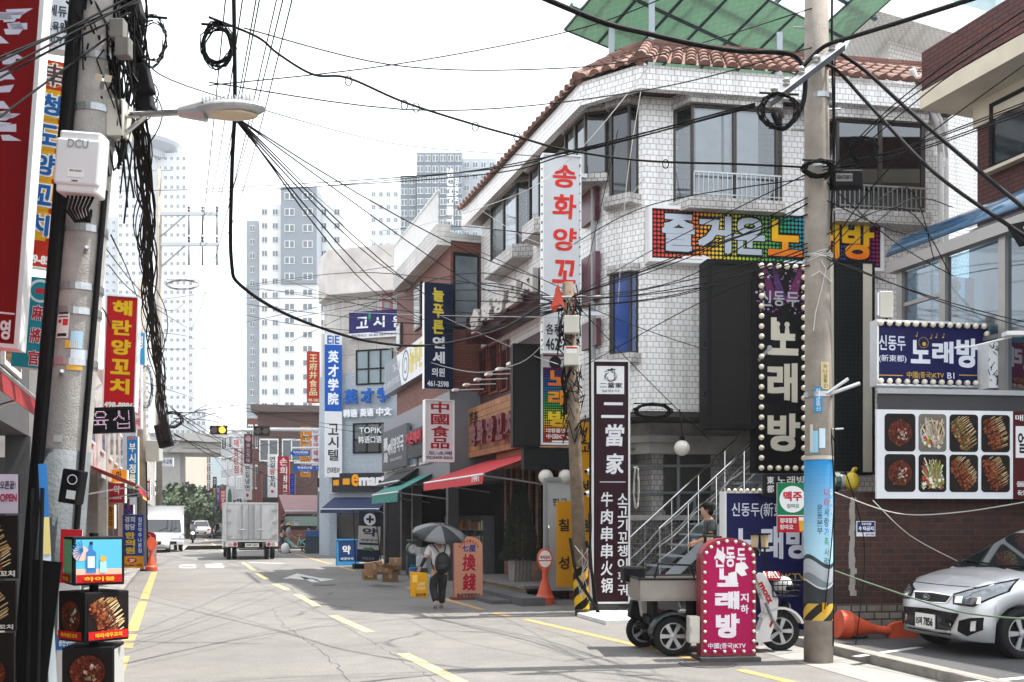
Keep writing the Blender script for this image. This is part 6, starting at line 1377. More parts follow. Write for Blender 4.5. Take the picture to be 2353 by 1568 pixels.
for s0,s1 in ((XE+.4,XE+1.8),(XE+2.1,XE+3.6),(XE+3.9,XE+5.4),(XE+5.8,XE+7.3)):
 w = MB(); w.box(s0,s1,-.94,-.882,3.35,4.35); wn = w.build('window',ALU,cb); w = MB(); w.rect(s0+.06,s1-.06,3.41,4.29,-.945); w.build('pane',mat('blue_print_glass',(.10,.17,.26),.1,var=.3,scale=1.2,spec=.6),wn)
 w = MB(); c = (s0+s1)/2; w.ring(c-.3,3.85,.16,.2,-.948,14,'#b8c4d0',k=1.6); w.text('늘푸른',c-.05,c+.55,4.0,4.2,-.948,'#c8d0d8',.02); w.text('연세의원',c-.05,c+.55,3.7,3.88,-.948,'#c8d0d8',.01); w.build('window_print',PAINT,wn)
a = CL.off(.25); zt1,zb1 = a.hit(976,770)[1],a.hit(965,862)[1]
b = Board('clinic_band_sign','long grey and white clinic band sign with yellow letters running along the grey storey',SP,884,780,985,860,.3,'#d2d6da',side=GREYW,n=1.12,zr=(zb1,zt1))
w = MB(); xm = b.X(923); w.poly([(0,-.003,0),(xm,-.003,0),(xm-.8,-.003,b.H),(0,-.003,b.H)],'#6d7480'); b.put(w,'grey_field')
w = MB(); w.ring(b.X(932),b.H*.52,.42,.50,-.006,22,'#5b6b7c',k=1.0); w.ring(b.X(932),b.H*.52,.2,.26,-.006,16,'#5b6b7c'); w.text('늘푸른',b.X(941),b.X(972),b.H*.2,b.H*.9,-.006,'#cdbb3c',.04); w.text('T.461-2598',b.X(903),b.X(919),b.H*.55,b.H*.8,-.006,'#d8dadc',.01); w.text('내과 소아청소년과 피부과',b.X(882),b.X(919),b.H*.15,b.H*.38,-.006,'#d8dadc',.01); b.put(w)
NB = Pl(at(1040,770,27.0).to_2d(),ST)
b = Board('navy_clinic_sign','tall navy blade sign with yellow and white letters on the brick clinic building',NB,975,651,1041,894,.22,'#0d1b38',side=WHITE)
w = MB()
for i,t in enumerate('늘푸른'): w.text(t,*b.xz(994,662+i*37,1020,694+i*37),-.006,'#d3c044',.04)
for t,y0,y1 in (('연',774,801),('세',808,836)): w.text(t,*b.xz(994,y0,1022,y1),-.006,'#dde1e8',.04)
w.text('의원',*b.xz(992,846,1022,866),-.006,'#dde1e8',.03); w.text('461-2598',*b.xz(982,876,1031,889),-.006,'#dde1e8',.03); b.put(w)
NB2 = Pl(at(1043,990,26.0).to_2d(),ST)
b = Board('chinese_grocery_sign','white blade sign of four dark red characters above the green awning',NB2,977,920,1043,1061,.22,'#cfd0d2',side=WHITE,frame=.02)
w = MB()
for i,t in enumerate('中國食品'): w.text(t,*b.xz(990,924+i*27.5,1032,949+i*27.5),-.006,'#98202a',.025)
w.text('도·소매',*b.xz(984,1037,1038,1046),-.006,'#1d3a7a',.03); w.text('02)3409-0205',*b.xz(980,1049,1040,1057),-.006,'#3a2024',.02); b.put(w)
b = Board('pharmacy_sign','dark grey pharmacy fascia sign with pale letters under the clinic windows',SP,878,985,934,1078,.12,'#3a3f47',side=GREYW,n=1.05,zr=(2.85,4.55) if 0 else None)
w = MB(); w.text('새명약국',b.W*.34,b.W*.9,b.H*.38,b.H*.78,-.006,'#c8ccd2',.03); w.text('藥',b.W*.08,b.W*.26,b.H*.5,b.H*.85,-.006,'#c8ccd2',.03); w.text('局',b.W*.08,b.W*.26,b.H*.2,b.H*.45,-.006,'#c8ccd2',.03); w.text('SEMYUNG PHARMACY',b.W*.36,b.W*.85,b.H*.2,b.H*.27,-.006,'#c8ccd2',0); b.put(w)
p = at(914,1033,34.0); t = thing('round_pharmacy_sign','round white sign with one dark red letter hanging at the pharmacy','sign',p,ST)
w = MB(); w.lathe([(.001,0),(.27,0),(.31,.02),(.31,.18),(.001,.18)],30,axis='y',col='#c8ccd0'); w.build('panel',PAINT,t); w = MB(); w.text('약',-.14,.14,-.16,.18,-.012,'#7a1a2a',.04); w.build('lettering',PAINT,t)
b = Board('raised_red_sign','dark window-height sign with small red raised letters beside the grocery sign',SP,937,985,976,1050,.1,'#2a2c30',side=GREYW,n=1.1)
w = MB(); w.text('가은헤어',b.W*.05,b.W*.95,b.H*.45,b.H*.9,-.05,'#b02038',.05,ext=.05); b.put(w)
awning('green_awning','green canvas awning over the open grocery shop front',SP,0,0,3.05,.55,1.9,.3,GRNC,s0=(XE+3.2,-2.0),n0=.85); awning('dark_awning','dark canvas awning above the green one at the pharmacy end',SP,0,0,3.3,.4,1.5,.1,DKC,s0=(XE+2,XE+5.5),n0=.85)
w = MB(); 
BOX = mat('cardboard',(.34,.19,.10),.85,var=.25,scale=3); BOXD = mat('brown_cardboard',(.24,.13,.07),.85,var=.25,scale=3)
def carton(label,x,y,w_,h_,dpt,rz,z=0.0,m=BOX,band=None,open_=False,tilt=0.0):
 d = (CAM_H - z)*F/(y-HY); p = at(x,y,d); t = thing('cardboard_box',label,'box',(p.x,p.y,z),R(rz),'cardboard boxes by the grocery'); t.rotation_euler[1] = R(tilt)
 W = w_*d/F; Hh = h_*d/F; b_ = MB(); b_.box(-W/2,W/2,0,dpt,0.002,Hh); b_.build('carton',m,t,bevel=.006)
 b_ = MB(); b_.box(-W/2-.002,W/2+.002,dpt*.45,dpt*.55,Hh-.001,Hh+.003); b_.box(-.04,.04,-.003,0,Hh*.4,Hh*.95); b_.build('tape',mat('packing_tape',(.42,.30,.17),.35),t)
 if band: b_ = MB(); b_.rect(-W*.42,W*.42,Hh*.2,Hh*.75,-.004,band); b_.text('食品',-W*.2,W*.2,Hh*.32,Hh*.62,-.007,'#d8cfa0',.02); b_.build('label_print',PMATTE,t)
 if open_: b_ = MB(); b_.poly([(-W/2,0,Hh),(W/2,0,Hh),(W/2+.05,-.16,Hh+.10),(-W/2+.05,-.16,Hh+.10)]); b_.poly([(-W/2,0,Hh),(-W/2-.15,.0,Hh+.08),(-W/2-.15,dpt,Hh+.08),(-W/2,dpt,Hh)]); b_.build('flap',m,t)
 return t
carton('closed brown box with an olive label, front left of the box heap',851,1334,32,22,.42,12,band='#7a6a34'); carton('small brown box at the left end of the box heap',836,1330,10,20,.3,5,m=BOXD)
carton('open brown box at the front right of the box heap',897,1338,36,22,.45,8,m=BOXD,open_=True); carton('large tilted box resting on the heap behind the labelled box',863,1322,40,30,.4,14,z=.28,tilt=-7); carton('dark box in the back row of the heap',905,1322,30,26,.4,10,m=BOXD)
carton('printed square box on top of the back row',909,1299,28,16,.36,9,z=.42); carton('flat open carton tipped over the front boxes',886,1318,30,12,.3,20,z=.34,tilt=14,open_=True)
p = G(948,1322); t = thing('market_scale','green spring scale with a round white dial standing outside the grocery','scale',(p.x,p.y,0),R(15))
w = MB(); w.box(-.18,.18,-.15,.15,0,.62); w.build('stand',mat('dark_crate',(.03,.05,.06),.6),t); w = MB(); w.lathe([(.001,-.06),(.18,-.06),(.19,0),(.19,.12),(.001,.12)],24,(0,0,.80),axis='y'); hs_ = w.build('housing',mat('scale_green',(.03,.10,.09),.4),t); w = MB(); w.disc(0,.80,.15,-.064,24,'#d0d2d0'); w.bar((0,.8),(.05,.92),.012,-.067,'#b02020'); w.ring(0,.8,.13,.14,-.066,24,'#303030'); w.build('dial',PAINT,hs_); w = MB(); w.lathe([(.001,1.02),(.16,1.03),(.2,1.08)],18); w.build('pan',STEEL,t)
for (x,y,l,c) in ((968,1328,'white plastic jerrycan beside the green scale',(.58,.62,.64)),(951,1332,'blue plastic jerrycan in front of the green scale',(.02,.16,.42))):
 p = G(x,y); t = thing('jerrycan',l,'jerrycan',(p.x,p.y,0 if x < 960 else .28),R(10)); m_ = mat('can_%d' % x,c,.4,var=.1); w = MB(); w.prism([(-.13,0),(.13,0),(.14,.05),(.14,.28),(.08,.34),(-.10,.34),(-.14,.28),(-.14,.05)],-.09,.09); w.build('can',m_,t,bevel=.015); w = MB(); w.cyl((.04,0,.34),(.04,0,.39),.03,n=10); w.tube([(-.09,0,.33),(-.08,0,.40),(-.01,0,.40),(0,0,.34)],.014,6); w.build('cap',m_,t)
 if x > 960: w = MB(); w.box(-.18,.18,-.12,.14,-.28,-.004); w.build('crate',mat('dark_crate',(.03,.05,.06),.6),thing('low_crate','dark low crate under the white jerrycan','crate',(p.x,p.y,.28),R(10)))
p = G(1010,1318); t = thing('water_tub','pale plastic tub on the ground behind the walking person','tub',(gx(985,22.5),22.5,0)); w = MB(); w.lathe([(.2,0),(.27,.4),(.28,.42),(.25,.42),(.19,.05),(.001,.05)],20); w.build('tub',mat('pale_blue_plastic',(.45,.58,.64),.4),t)
t = thing('grocery_freezer','white glass-topped freezer chest in the dark grocery front','freezer',(*SP.w(-3.4,0,1.0).to_2d(),0),A_R); w = MB(); w.box(-.7,.7,-.1,.6,0,.85); w.build('chest',mat('freezer_white',(.40,.42,.43),.4),t,bevel=.03); w = MB(); w.box(-.66,.66,-.06,.56,.852,.90); w.build('lid',mat('dull_window_glass',(.05,.06,.065),.08,spec=.7),t)
for k in range(5):
 p = SP.w(XE + 3.6 + k*.9,0,-.55); t = thing('goods_shelf',['dim shelf of packets nearest the pharmacy','second dim shelf of packets from the pharmacy','middle dim shelf of packets inside the grocery','fourth dim shelf of packets from the pharmacy','dim shelf of packets nearest the freezer chest'][k],'shelf',p,A_R,'shelves of packets in the grocery')
 w = MB()
 for j in range(4): w.box(-.4,.4,0,.35,.1+j*.42,.13+j*.42)
 w.box(-.42,-.4,0,.35,0,1.8); w.box(.4,.42,0,.35,0,1.8); w.build('rack',STEEL,t)
 w = MB()
 for j in range(4):
  for i in range(6): w.box(-.38+i*.127,-.27+i*.127,.03,.2,.132+j*.42,.32+j*.42+rnd.uniform(0,.1),rnd.choice(['#8a3020','#c0a040','#2a5a8a','#d8d4cc','#3a6a3a','#a05a20']))
 tag(w.build('packets',PMATTE,t),kind='stuff')
p = G(845,1307); pb = thing('pharmacy_banner','leaning grey and navy pharmacy banner on a black weighted stand','banner',(p.x,p.y,0),R(14)); k_ = p.y/F
w = MB(); w.M = Matrix.Rotation(R(-4),4,'X') @ Matrix.Rotation(R(3),4,'Y'); Wb,Hb = 52*k_,132*k_; w.box(-Wb/2,Wb/2,0,.03,.22,Hb,'#23283a'); w.rect(-Wb/2+.01,Wb/2-.01,.22+Hb*.22,Hb*.74,-.004,'#b4b2ac'); w.disc(0,Hb*.86,.21,-.004,24,'#d8dadc'); w.rect(-.13,.13,Hb*.86-.04,Hb*.86+.04,-.007,'#23283a'); w.rect(-.04,.04,Hb*.86-.13,Hb*.86+.13,-.008,'#23283a')
w.text('약',-.24,.26,Hb*.56,Hb*.71,-.008,'#23304a',.04); w.text('세명약국',-.3,.3,Hb*.47,Hb*.52,-.008,'#23304a',.02); w.rect(-.33,.33,Hb*.41,Hb*.45,-.007,'#23304a'); w.bar((-.18,Hb*.34),(.08,Hb*.34),.09,-.008,'#3f7a48'); w.poly([(.06,-.008,Hb*.30),(.22,-.008,Hb*.34),(.06,-.008,Hb*.38)],'#3f7a48'); w.text('처방조제',-.2,.2,Hb*.15,Hb*.2,-.008,'#8a90a0',.01); w.build('panel',PAINT,pb)
w = MB(); w.tube([(-Wb/2-.03,-.03,.1),(-Wb/2-.1,-.05,Hb+.05),(Wb/2-.15,-.04,Hb+.07),(Wb/2+.08,0,.1)],.018,6); w.box(-Wb/2-.12,Wb/2+.12,-.25,.25,0,.17); w.build('stand',BLACKP,pb)
p = G(800,1300); ab = thing('a_board','bright blue plastic A-board with a white letter beside the pharmacy banner','A-board',(p.x,p.y,0),R(16)); BLUP = mat('blue_board_plastic',(.02,.23,.50),.4,var=.1)
for sgn in (1,-1): w = MB(); w.M = Matrix.Translation((0,.28*(1-sgn)/2,0)) @ Matrix.Rotation(R(-9*sgn),4,'X'); w.box(-.42,.42,0,.04,.0,.98); fp = w.build('leaf',BLUP,ab,bevel=.02)
w = MB(); w.M = Matrix.Rotation(R(-9),4,'X'); w.rect(-.34,.34,.16,.90,-.004,'#1e3a66'); w.text('약',-.2,.1,.42,.75,-.008,'#d8dce4',.04); w.text('세명약국',-.28,.2,.2,.3,-.008,'#d8dce4',.01); w.build('print',PAINT,ab)
EPp = Pl(at(905,1000,46).to_2d(),R(-18.4)); em = thing('pale_blue_corner_building','pale blue corner building with a concrete top floor and a convenience store below','building',(EPp.p.x,EPp.p.y,0),EPp.a)
PBT = bricks('pale_blue_tile',(.40,.46,.52),(.37,.43,.49),(.28,.32,.36),.2,.1,ms=.006,dirt=.2); CPAN = bricks('concrete_panel',(.58,.56,.54),(.52,.50,.48),(.20,.19,.18),.95,1.05,ms=.012,off=0,dirt=.35,streak=.3)
e0x = EPp.hit(757,1000)[0]; ZE = lambda x,y: EPp.hit(x,y)[1]
w = MB(); w.slab([(e0x,0),(8,0),(8,9),(e0x-2.2,9),(e0x-1.1,1.0)],0,8.6); w.build('wall',PBT,em)
w = MB(); w.slab([(e0x+.2,.15),(8,.15),(8,9),(e0x-2,9),(e0x-.9,1.15)],8.602,12.2); w.build('top_storey',CPAN,em)
w = MB(); w.slab([(e0x+.2,-.5),(8,-.5),(8,9),(e0x-2.4,9),(e0x-1.1,.9)],12.202,14.3); w.build('parapet',mat('weathered_concrete',(.62,.59,.56),.85,var=.3,scale=1.2),em)
for (x0,y0,x1,y1,c) in ((876,617,899,680,'#b03a44'),(876,690,899,712,'#b03a44')):
 a = EPp.rect(x0,y0,x1,y1); w = MB(); w.box(a[0],a[1],.08,.148,a[2],a[3]); wn = w.build('window',mat('pink_red_frame',(.32,.07,.09),.5),em); w = MB(); w.rect(a[0]+.12,a[1]-.12,a[2]+.1,a[3]-.1,.075); w.build('pane',mat('teal_pale_glass',(.16,.26,.26),.1),wn)
for (x0,y0,x1,y1,mu) in ((819,803,905,884,2),(812,972,905,1042,2)):
 a = EPp.rect(x0,y0,x1,y1); w = MB(); t_ = .07
 for q in ((a[0],a[1],a[2],a[2]+t_),(a[0],a[1],a[3]-t_,a[3]),(a[0],a[1],(a[2]*.55+a[3]*.45)-.03,(a[2]*.55+a[3]*.45)+.03)): w.box(q[0],q[1],-.06,-.002,q[2],q[3])
 for i in range(mu+2): x = a[0] + (a[1]-a[0]-t_)*i/(mu+1); w.box(x,x+t_,-.07,-.061,a[2],a[3])
 wn = w.build('window',BLACKP,em); w = MB(); w.rect(a[0]+.03,a[1]-.03,a[2]+.03,a[3]-.03,-.012); w.build('pane',mat('teal_pale_glass2',(.20,.27,.30),.12,var=.4,scale=.7) if y0 < 900 else mat('dull_window_glass',(.05,.06,.065),.08,spec=.7),wn)
 if y0 > 900: w = MB(); w.text('TOPIK',a[0]+.35,a[0]+1.5,a[3]-.5,a[3]-.2,-.075,'#cfd6dc',.02); w.text('韩语口语',a[0]+.3,a[0]+1.5,a[3]-.95,a[3]-.62,-.075,'#cfd6dc',.02); w.build('window_print',PAINT,wn)
w = MB(); w.box(e0x+.05,8,-.04,-.003,2.9,3.4); w.build('cornice',mat('pale_blue_trim',(.42,.48,.54),.6),em)
w = MB(); w.box(e0x+.4,7,-.02,.0,.05,2.6); w.build('shop_front',mat('dark_shop_glass',(.012,.011,.010),.06,var=.3,scale=.8,spec=.6),em)
b = Board('study_house_sign','navy banner sign with big white letters over the pale blue building window',EPp,802,714,925,776,.1,'#1c1d5a',side=WHITE,n=.12)
w = MB(); w.rect(0,b.W,0,b.H*.2,-.003,'#d4d6da'); w.text('고',*b.xz(819,729,846,755),-.006,'#dcdfe8',.03); w.text('시',*b.xz(858,727,884,753),-.006,'#dcdfe8',.03); w.text('원',*b.xz(902,725,925,752),-.006,'#dcdfe8',.03); w.text('멀티하우스  02-461-5829·010-7171',*b.xz(808,766,920,773),-.006,'#2a2c5a',.02); w.poly([(b.X(846),-.007,b.Z(846,728)),(b.X(850),-.007,b.Z(846,716)),(b.X(853),-.007,b.Z(846,728)),(b.X(849),-.007,b.Z(846,740))],'#1f8a5a'); b.put(w)
b = Board('store_fascia_sign','dark grey store fascia with orange and white raised letters over a navy awning',EPp,763,1087,930,1131,.25,'#2b2d31',side=GREYW,n=.3)
w = MB(); w.text('e',*b.xz(810,1090,826,1118),-.05,'#e59a18',.03,ext=.05); w.text('mart',*b.xz(827,1094,890,1117),-.05,'#dfe0e2',.05,ext=.05); a = b.xz(788,1100,804,1114); w.rect(*a,-.01,'#e59a18'); a = b.xz(766,1103,779,1116); w.rect(*a,-.01,'#e59a18'); b.put(w)
awning('navy_awning','dark navy awning over the convenience store front',EPp,768,900,2.75,.55,1.3,.2,NAVY)
for txt,x0,x1,y0,y1,c,bd,l in (('英',797,827,896,930,'#0f56a8',.06,'blue raised character, first of three above the convenience store'),('才',834,864,894,928,'#0f56a8',.06,'blue raised character, second of three above the convenience store'),('学',872,900,892,926,'#0f56a8',.06,'blue raised character, third of three above the convenience store'),('韩语',795,827,942,961,'#dfe3e8',.05,'pair of white raised characters, leftmost under the blue ones'),('英语',833,864,940,959,'#dfe3e8',.05,'pair of white raised characters, middle one under the blue ones'),('中文',870,905,938,957,'#dfe3e8',.05,'pair of white raised characters, rightmost under the blue ones')):
 a = EPp.rect(x0,y0,x1,y1); p = EPp.w(a[0],a[2],.12); w = MB(); w.text(txt,0,a[1]-a[0],0,a[3]-a[2],-.05,c,bd,ext=.1); o = w.build('raised_lettering',PAINT); o.location = p; o.rotation_euler = (0,0,EPp.a); tag(o,l,'sign')
for (x0,x1,y,l) in ((764,802,1275,'black wire rack of snack packets outside the convenience store'),(804,828,1272,'low rack of snack bags half hidden behind the pharmacy banner')):
 d = 3774/(y-HY); t = thing('goods_rack',l,'rack',(gx((x0+x1)/2,d),d,0),R(-14)); W = (x1-x0)*d/F; w = MB()
 for s in (-1,1): w.tube([(s*W/2,0,0),(s*W/2,0,1.9),(s*W/2*.7,.2,2.1),(0,.3,2.15)],.04,6)
 for j in range(5): w.box(-W/2,W/2,.0,.5,.35+j*.36,.38+j*.36)
 w.build('frame',BLACKP,t); w = MB()
 for j in range(5):
  n = int(W/.13)
  for i in range(n): w.box(-W/2+.02+i*W/n,-W/2+(i+.85)*W/n,.02,.3,.382+j*.36,.58+j*.36,rnd.choice(['#c83a30','#e0c050','#3a70b0','#e8e4dc','#4a9a5a','#d87a30','#e8a8b0','#9ad0e0']))
 tag(w.build('packets',PMATTE,t),kind='stuff')
for k in range(3):
 d = 50; t = thing('water_pack',['pack of clear water bottles nearest the rack','pack of clear water bottles in the middle of the row','pack of clear water bottles at the right end of the row'][k],'water pack',(gx(773+k*9,d),d-.6,0),R(-14),'water packs at the store')
 w = MB()
 for i in range(3):
  for j in range(2): w.lathe([(.085,0),(.085,.5),(.03,.62),(.03,.66)],8,(-.2+.2*i-.0,j*.19,0)); 
 tag(w.build('bottles',mat('water_bottle',(.42,.55,.62),.15,var=.2,spec=.8),t))
d = 50.5; p = at(746,1244,d); t = thing('round_table_top','brown round tabletop standing on edge against the white traffic mast','table top',p,R(10)); w = MB(); w.lathe([(.001,0),(.72,0),(.74,.03),(.72,.06),(.001,.06)],30,(0,0,.0),axis='y'); w.build('top',mat('brown_laminate',(.12,.075,.06),.5,var=.15),t); w = MB(); w.box(-.6,.6,.05,.5,-1.0,-.74); w.build('rest',BLACKP,t)
# ================================================================ TRAFFIC MAST, FAR SIGNS, VEHICLES, PEOPLE
MD = 51.5; mx = gx(738,MD)
tm = thing('traffic_mast','white and grey traffic light mast with a long arm over the street','traffic light',(mx,MD,0)); mz = lambda y: zz(y,MD)
w = MB(); w.tube([(0,0,mz(1130)),(.1,0,mz(770))],[.16,.13],14); w.build('pole',mat('white_mast',(.66,.68,.69),.4),tm); w = MB(); w.tube([(0,0,0),(0,0,mz(1132))],[.24,.2],14); w.build('lower_pole',mat('grey_mast',(.09,.11,.13),.5),tm)
w = MB(); w.tube([(0,0,mz(988)),(gx(640,MD)-mx,0,mz(987)),(gx(500,MD)-mx,0,mz(990))],[.10,.09,.06],10); w.tube([(0,0,mz(1029)),(gx(672,MD)-mx,0,mz(1030))],.05,8); w.tube([(0,0,mz(1065)),(gx(676,MD)-mx,0,mz(1064))],.05,8); w.build('arm',mat('white_mast',(.66,.68,.69),.4),tm)
AMB = mat('amber_lamp',(.80,.42,.02),.3,var=0,emit=(1,.45,.02),es=1.4)
for (x0,x1,y0,y1,lit) in ((485,523,979,999,1),(586,621,980,1002,None)):
 X0,X1,Z0_,Z1_ = gx(x0,MD)-mx,gx(x1,MD)-mx,mz(y1),mz(y0); w = MB(); w.box(X0,X1,-.2,.02,Z0_,Z1_); h = w.build('signal_head',BLACKP,tm,bevel=.03)
 for i in range(2):
  cx_ = X0 + (X1-X0)*(.25+.5*i); cz_ = (Z0_+Z1_)/2; w = MB(); w.lathe([(.001,-.215),(.17,-.21),(.17,-.2)],18,(cx_,0,cz_),axis='y'); w.build('lamp',AMB if lit == i else mat('unlit_lamp',(.06,.045,.035),.3),h)
  w = MB(); n = 10
  for k in range(n): a,c = R(10+160*k/n),R(10+160*(k+1)/n); w.poly([(cx_+.19*math.cos(a),-.2,cz_+.19*math.sin(a)),(cx_+.19*math.cos(c),-.2,cz_+.19*math.sin(c)),(cx_+.19*math.cos(c),-.42,cz_+.19*math.sin(c)),(cx_+.19*math.cos(a),-.42,cz_+.19*math.sin(a))])
  w.build('visor',BLACKP,h)
RB = '#1458a8'
for (x0,x1,y0,y1,t1,t2,l,tip) in ((666,713,1035,1048,'아차산로30길','Achasan-ro 30-gil','upper blue street name arrow sign pointing left on the traffic mast',-1),(675,722,1070,1084,'뚝섬로27길','Ttukseom-ro 27-gil','lower blue street name arrow sign pointing right on the traffic mast',1),(722,750,1071,1083,'건국대학교','02-3409','small blue sign behind the traffic mast',0)):
 p = at((x0+x1)/2,y1,MD-.1); t = thing('street_name_sign',l,'sign',p); W,Hh = (x1-x0)*MD/F,(y1-y0)*MD/F; e = .15; P = [(-W/2,0),(W/2,0),(W/2,Hh),(-W/2,Hh)]
 if tip < 0: P = [(-W/2,Hh/2),(-W/2+e,0),(W/2,0),(W/2,Hh),(-W/2+e,Hh)]
 if tip > 0: P = [(-W/2,0),(W/2-e,0),(W/2,Hh/2),(W/2-e,Hh),(-W/2,Hh)]
 w = MB(); w.prism(P,0,.04,RB); w.build('plate',PAINT,t); w = MB(); w.text(t1,-W*.32,W*.4,Hh*.42,Hh*.85,-.006,'#e6eaf0',.03); w.text(t2,-W*.25,W*.3,Hh*.12,Hh*.3,-.006,'#c8d4e4',0); w.build('lettering',PAINT,t)
def blade(name,label,x0,y0,x1,y1,d,face,txts,ang=None,t=.25,cat='sign',frame=0,side=WHITE,m=None):
 pl = Pl(at((x0+x1)/2,1000,d).to_2d(),ST*.6 if ang is None else ang); b = Board(name,label,pl,x0,y0,x1,y1,t,face,side=side,frame=frame,cat=cat,m=m); w = MB()
 for q in txts:
  tx,bx,c = q[0],q[1],q[2]; vert = len(q) > 3 and q[3]; w.text(tx,b.W*bx[0],b.W*bx[2],b.H*(1-bx[3]),b.H*(1-bx[1]),-.008,c,.022,vert=vert)
 if txts: b.put(w)
 return b
V = True
b = blade('academy_sign','tall blue and white vertical sign of the academy on the pale blue corner',746,768,786,1097,46.5,'#d9dcdf',[('EiE',(.15,.01,.85,.07),'#1c5fb0'),('고시텔',(.2,.62,.8,.89),'#3a3d42',V),('건대점3F',(.12,.93,.88,.97),'#3a3d42')])
w = MB(); w.rect(0,b.W,b.H*.46,b.H*.925,-.004,'#0d52ac'); b.put(w,'blue_field'); w = MB(); w.text('英才学院',b.W*.2,b.W*.8,b.H*.5,b.H*.89,-.010,'#e4eaf2',.04,vert=True); b.put(w)
blade('red_food_sign','red blade sign with pale characters and a phone number left of the academy sign',705,808,735,926,49,'#b8352a',[('王府井食品',(.2,.05,.8,.87),'#e8d8a8',V),('498-1888',(.1,.92,.9,.98),'#e8d8a8')])
blade('orange_song_sign','orange vertical sign with pale grey letters left of the traffic mast',690,981,714,1096,58,'#c47a18',[('노래방',(.15,.03,.8,.97),'#5a3a14',V),('노래방',(.2,.02,.85,.96),'#c8c4ba',V)])
blade('pale_pink_sign','white vertical sign with thin pink letters beside the orange sign',716,988,736,1070,56,'#d8d4d8',[('롯데택배',(.25,.15,.75,.97),'#a83a5a',V),('LOT',(.2,.03,.8,.10),'#a83a5a')])
blade('red_noodle_sign','red vertical sign with white brush letters behind the box truck',638,1049,665,1134,60,'#a3222c',[('손희냉면',(.18,.03,.82,.97),'#e6dcd8',V)])
blade('white_skewer_sign','white vertical sign with black and red letters, left of the red noodle sign',615,1044,637,1143,60.5,'#d8dadb',[('연길',(.22,.05,.78,.32),'#2a3038',V),('왕',(.22,.34,.78,.48),'#b82a2a'),('꼬치',(.22,.5,.78,.78),'#2a3038',V),('●',(.35,.83,.65,.9),'#b82a2a')])
blade('neon_sign','blue and violet neon lettered strip beside the red noodle sign',666,1090,678,1136,61,'#0c1038',[('신혼비',(.15,.04,.85,.96),'#3a50d8',V)],m=paint('neon_print',emit=.8))
blade('cold_noodle_sign','white vertical sign under a dark round-emblem sign, left of the truck',558,1067,579,1149,75,'#d6d9da',[('연길냉면',(.25,.03,.75,.75),'#2c343c',V),('●',(.35,.82,.65,.92),'#b82a2a')])
blade('dark_emblem_sign','dark vertical sign with a pink round emblem above the white noodle sign',561,998,580,1066,75.2,'#232a36',[('●',(.15,.05,.85,.26),'#c89098'),('東北風味',(.25,.3,.75,.97),'#c89098',V)])
blade('red_letter_sign','white vertical sign with four red letters, leftmost of the tall pale signs',534,999,552,1094,80,'#d8d8d8',[('매화반점',(.2,.1,.8,.95),'#b8343a',V)])
blade('pink_letter_sign','narrow white sign with pale red letters beside the dark emblem sign',551,1026,561,1092,81,'#d8d2d2',[('심양마라',(.2,.05,.8,.95),'#b85a60',V)])
for (x0,y0,x1,y1,d,c,tx,tc,l) in ((506,1124,519,1172,95,'#b02438','텐텐양꼬치','#e8d8d8','small red vertical sign far down the street'),(489,1096,498,1118,100,'#2a2430','羊','#c8b8a0','small dark round-topped sign far down the street'),(488,1118,498,1157,99,'#2a1c40','양꼬치','#d8b848','small violet sign with yellow letters far down the street'),(481,1122,488,1160,105,'#a8202a','양','#e8c8c0','thin red sign, leftmost of the far small signs'),(499,1116,504,1155,97,'#20389a','마라','#c8d0e8','thin blue sign between the violet and red far signs'),(488,1162,498,1188,98,'#5a78b0','내일비타','#e0e8f0','small pale blue sign under the violet one'),(520,1118,536,1180,90,'#c8ccce','●','#3a6a5a','white panel sign with a green leaf near the red far sign'),(537,1150,556,1160,88,'#30343a','식당','#c8c8c8','small dark sign low behind the box truck')):
 blade('far_street_sign',l,x0,y0,x1,y1,d,c,[(tx,(.2,.08,.8,.92),tc,len(tx) > 1 and (y1-y0) > (x1-x0))])
b = blade('yellow_round_sign','black round sign with a yellow numeral by the traffic mast',729,1099,752,1121,50.5,'#16161a',[('24',(.3,.3,.75,.7),'#d8941c')])
def block(name,label,x0,x1,ytop,d,depth,m,floors=3,wm=None,cols=4,ang=None,z0=0,trim=None,win=(.7,.6),cap=100):
 """a plain city block with each window a part (largest first), the rest kept together"""
 pl = Pl(at(x0,1000,d).to_2d(),R(6) if ang is None else ang); a = 0; b_ = pl.hit(x1,1000)[0]; H_ = zz(ytop,d)
 o = thing(name,label,'building',(pl.p.x,pl.p.y,0),pl.a); w = MB(); w.box(0,b_,0,depth,z0,H_); w.build('wall',m,o)
 cw,fh = b_/cols,(H_-z0)/floors; src = None; rest = MB(); nrest = 0; cnt = 0
 wm = wm or mat('far_window',(.06,.075,.085),.12,spec=.7)
 def panel(mb,x,z):
  ww,hh = cw*win[0],fh*win[1]; mb.box(x,x+ww,-.05,-.002,z,z+hh,'#c8ccd0',0); mb.rect(x+ww*.06,x+ww*.47,z+hh*.07,z+hh*.93,-.054,None,1); mb.rect(x+ww*.53,x+ww*.94,z+hh*.07,z+hh*.93,-.054,None,1)
 for f in range(floors):
  for c in range(cols):
   x,z = cw*(c+.5-win[0]/2),z0 + fh*(f+.25)
   if cnt < cap:
    if src is None: mb = MB(); panel(mb,0,0); src = mb.build('window',[WFRAME,wm],o); q = src
    else: q = src.copy(); COL.objects.link(q); q.parent = o
    q.location = (x,0,z); cnt += 1
   else: panel(rest,x,z); nrest += 1
 if nrest: tag(rest.build('windows',[WFRAME,wm],o),kind='stuff')
 return o,pl,b_,H_
BRD = bricks('brick_dark_red',(.115,.050,.040),(.09,.042,.034),(.07,.05,.045),.3,.1,ms=.01,dirt=.3)
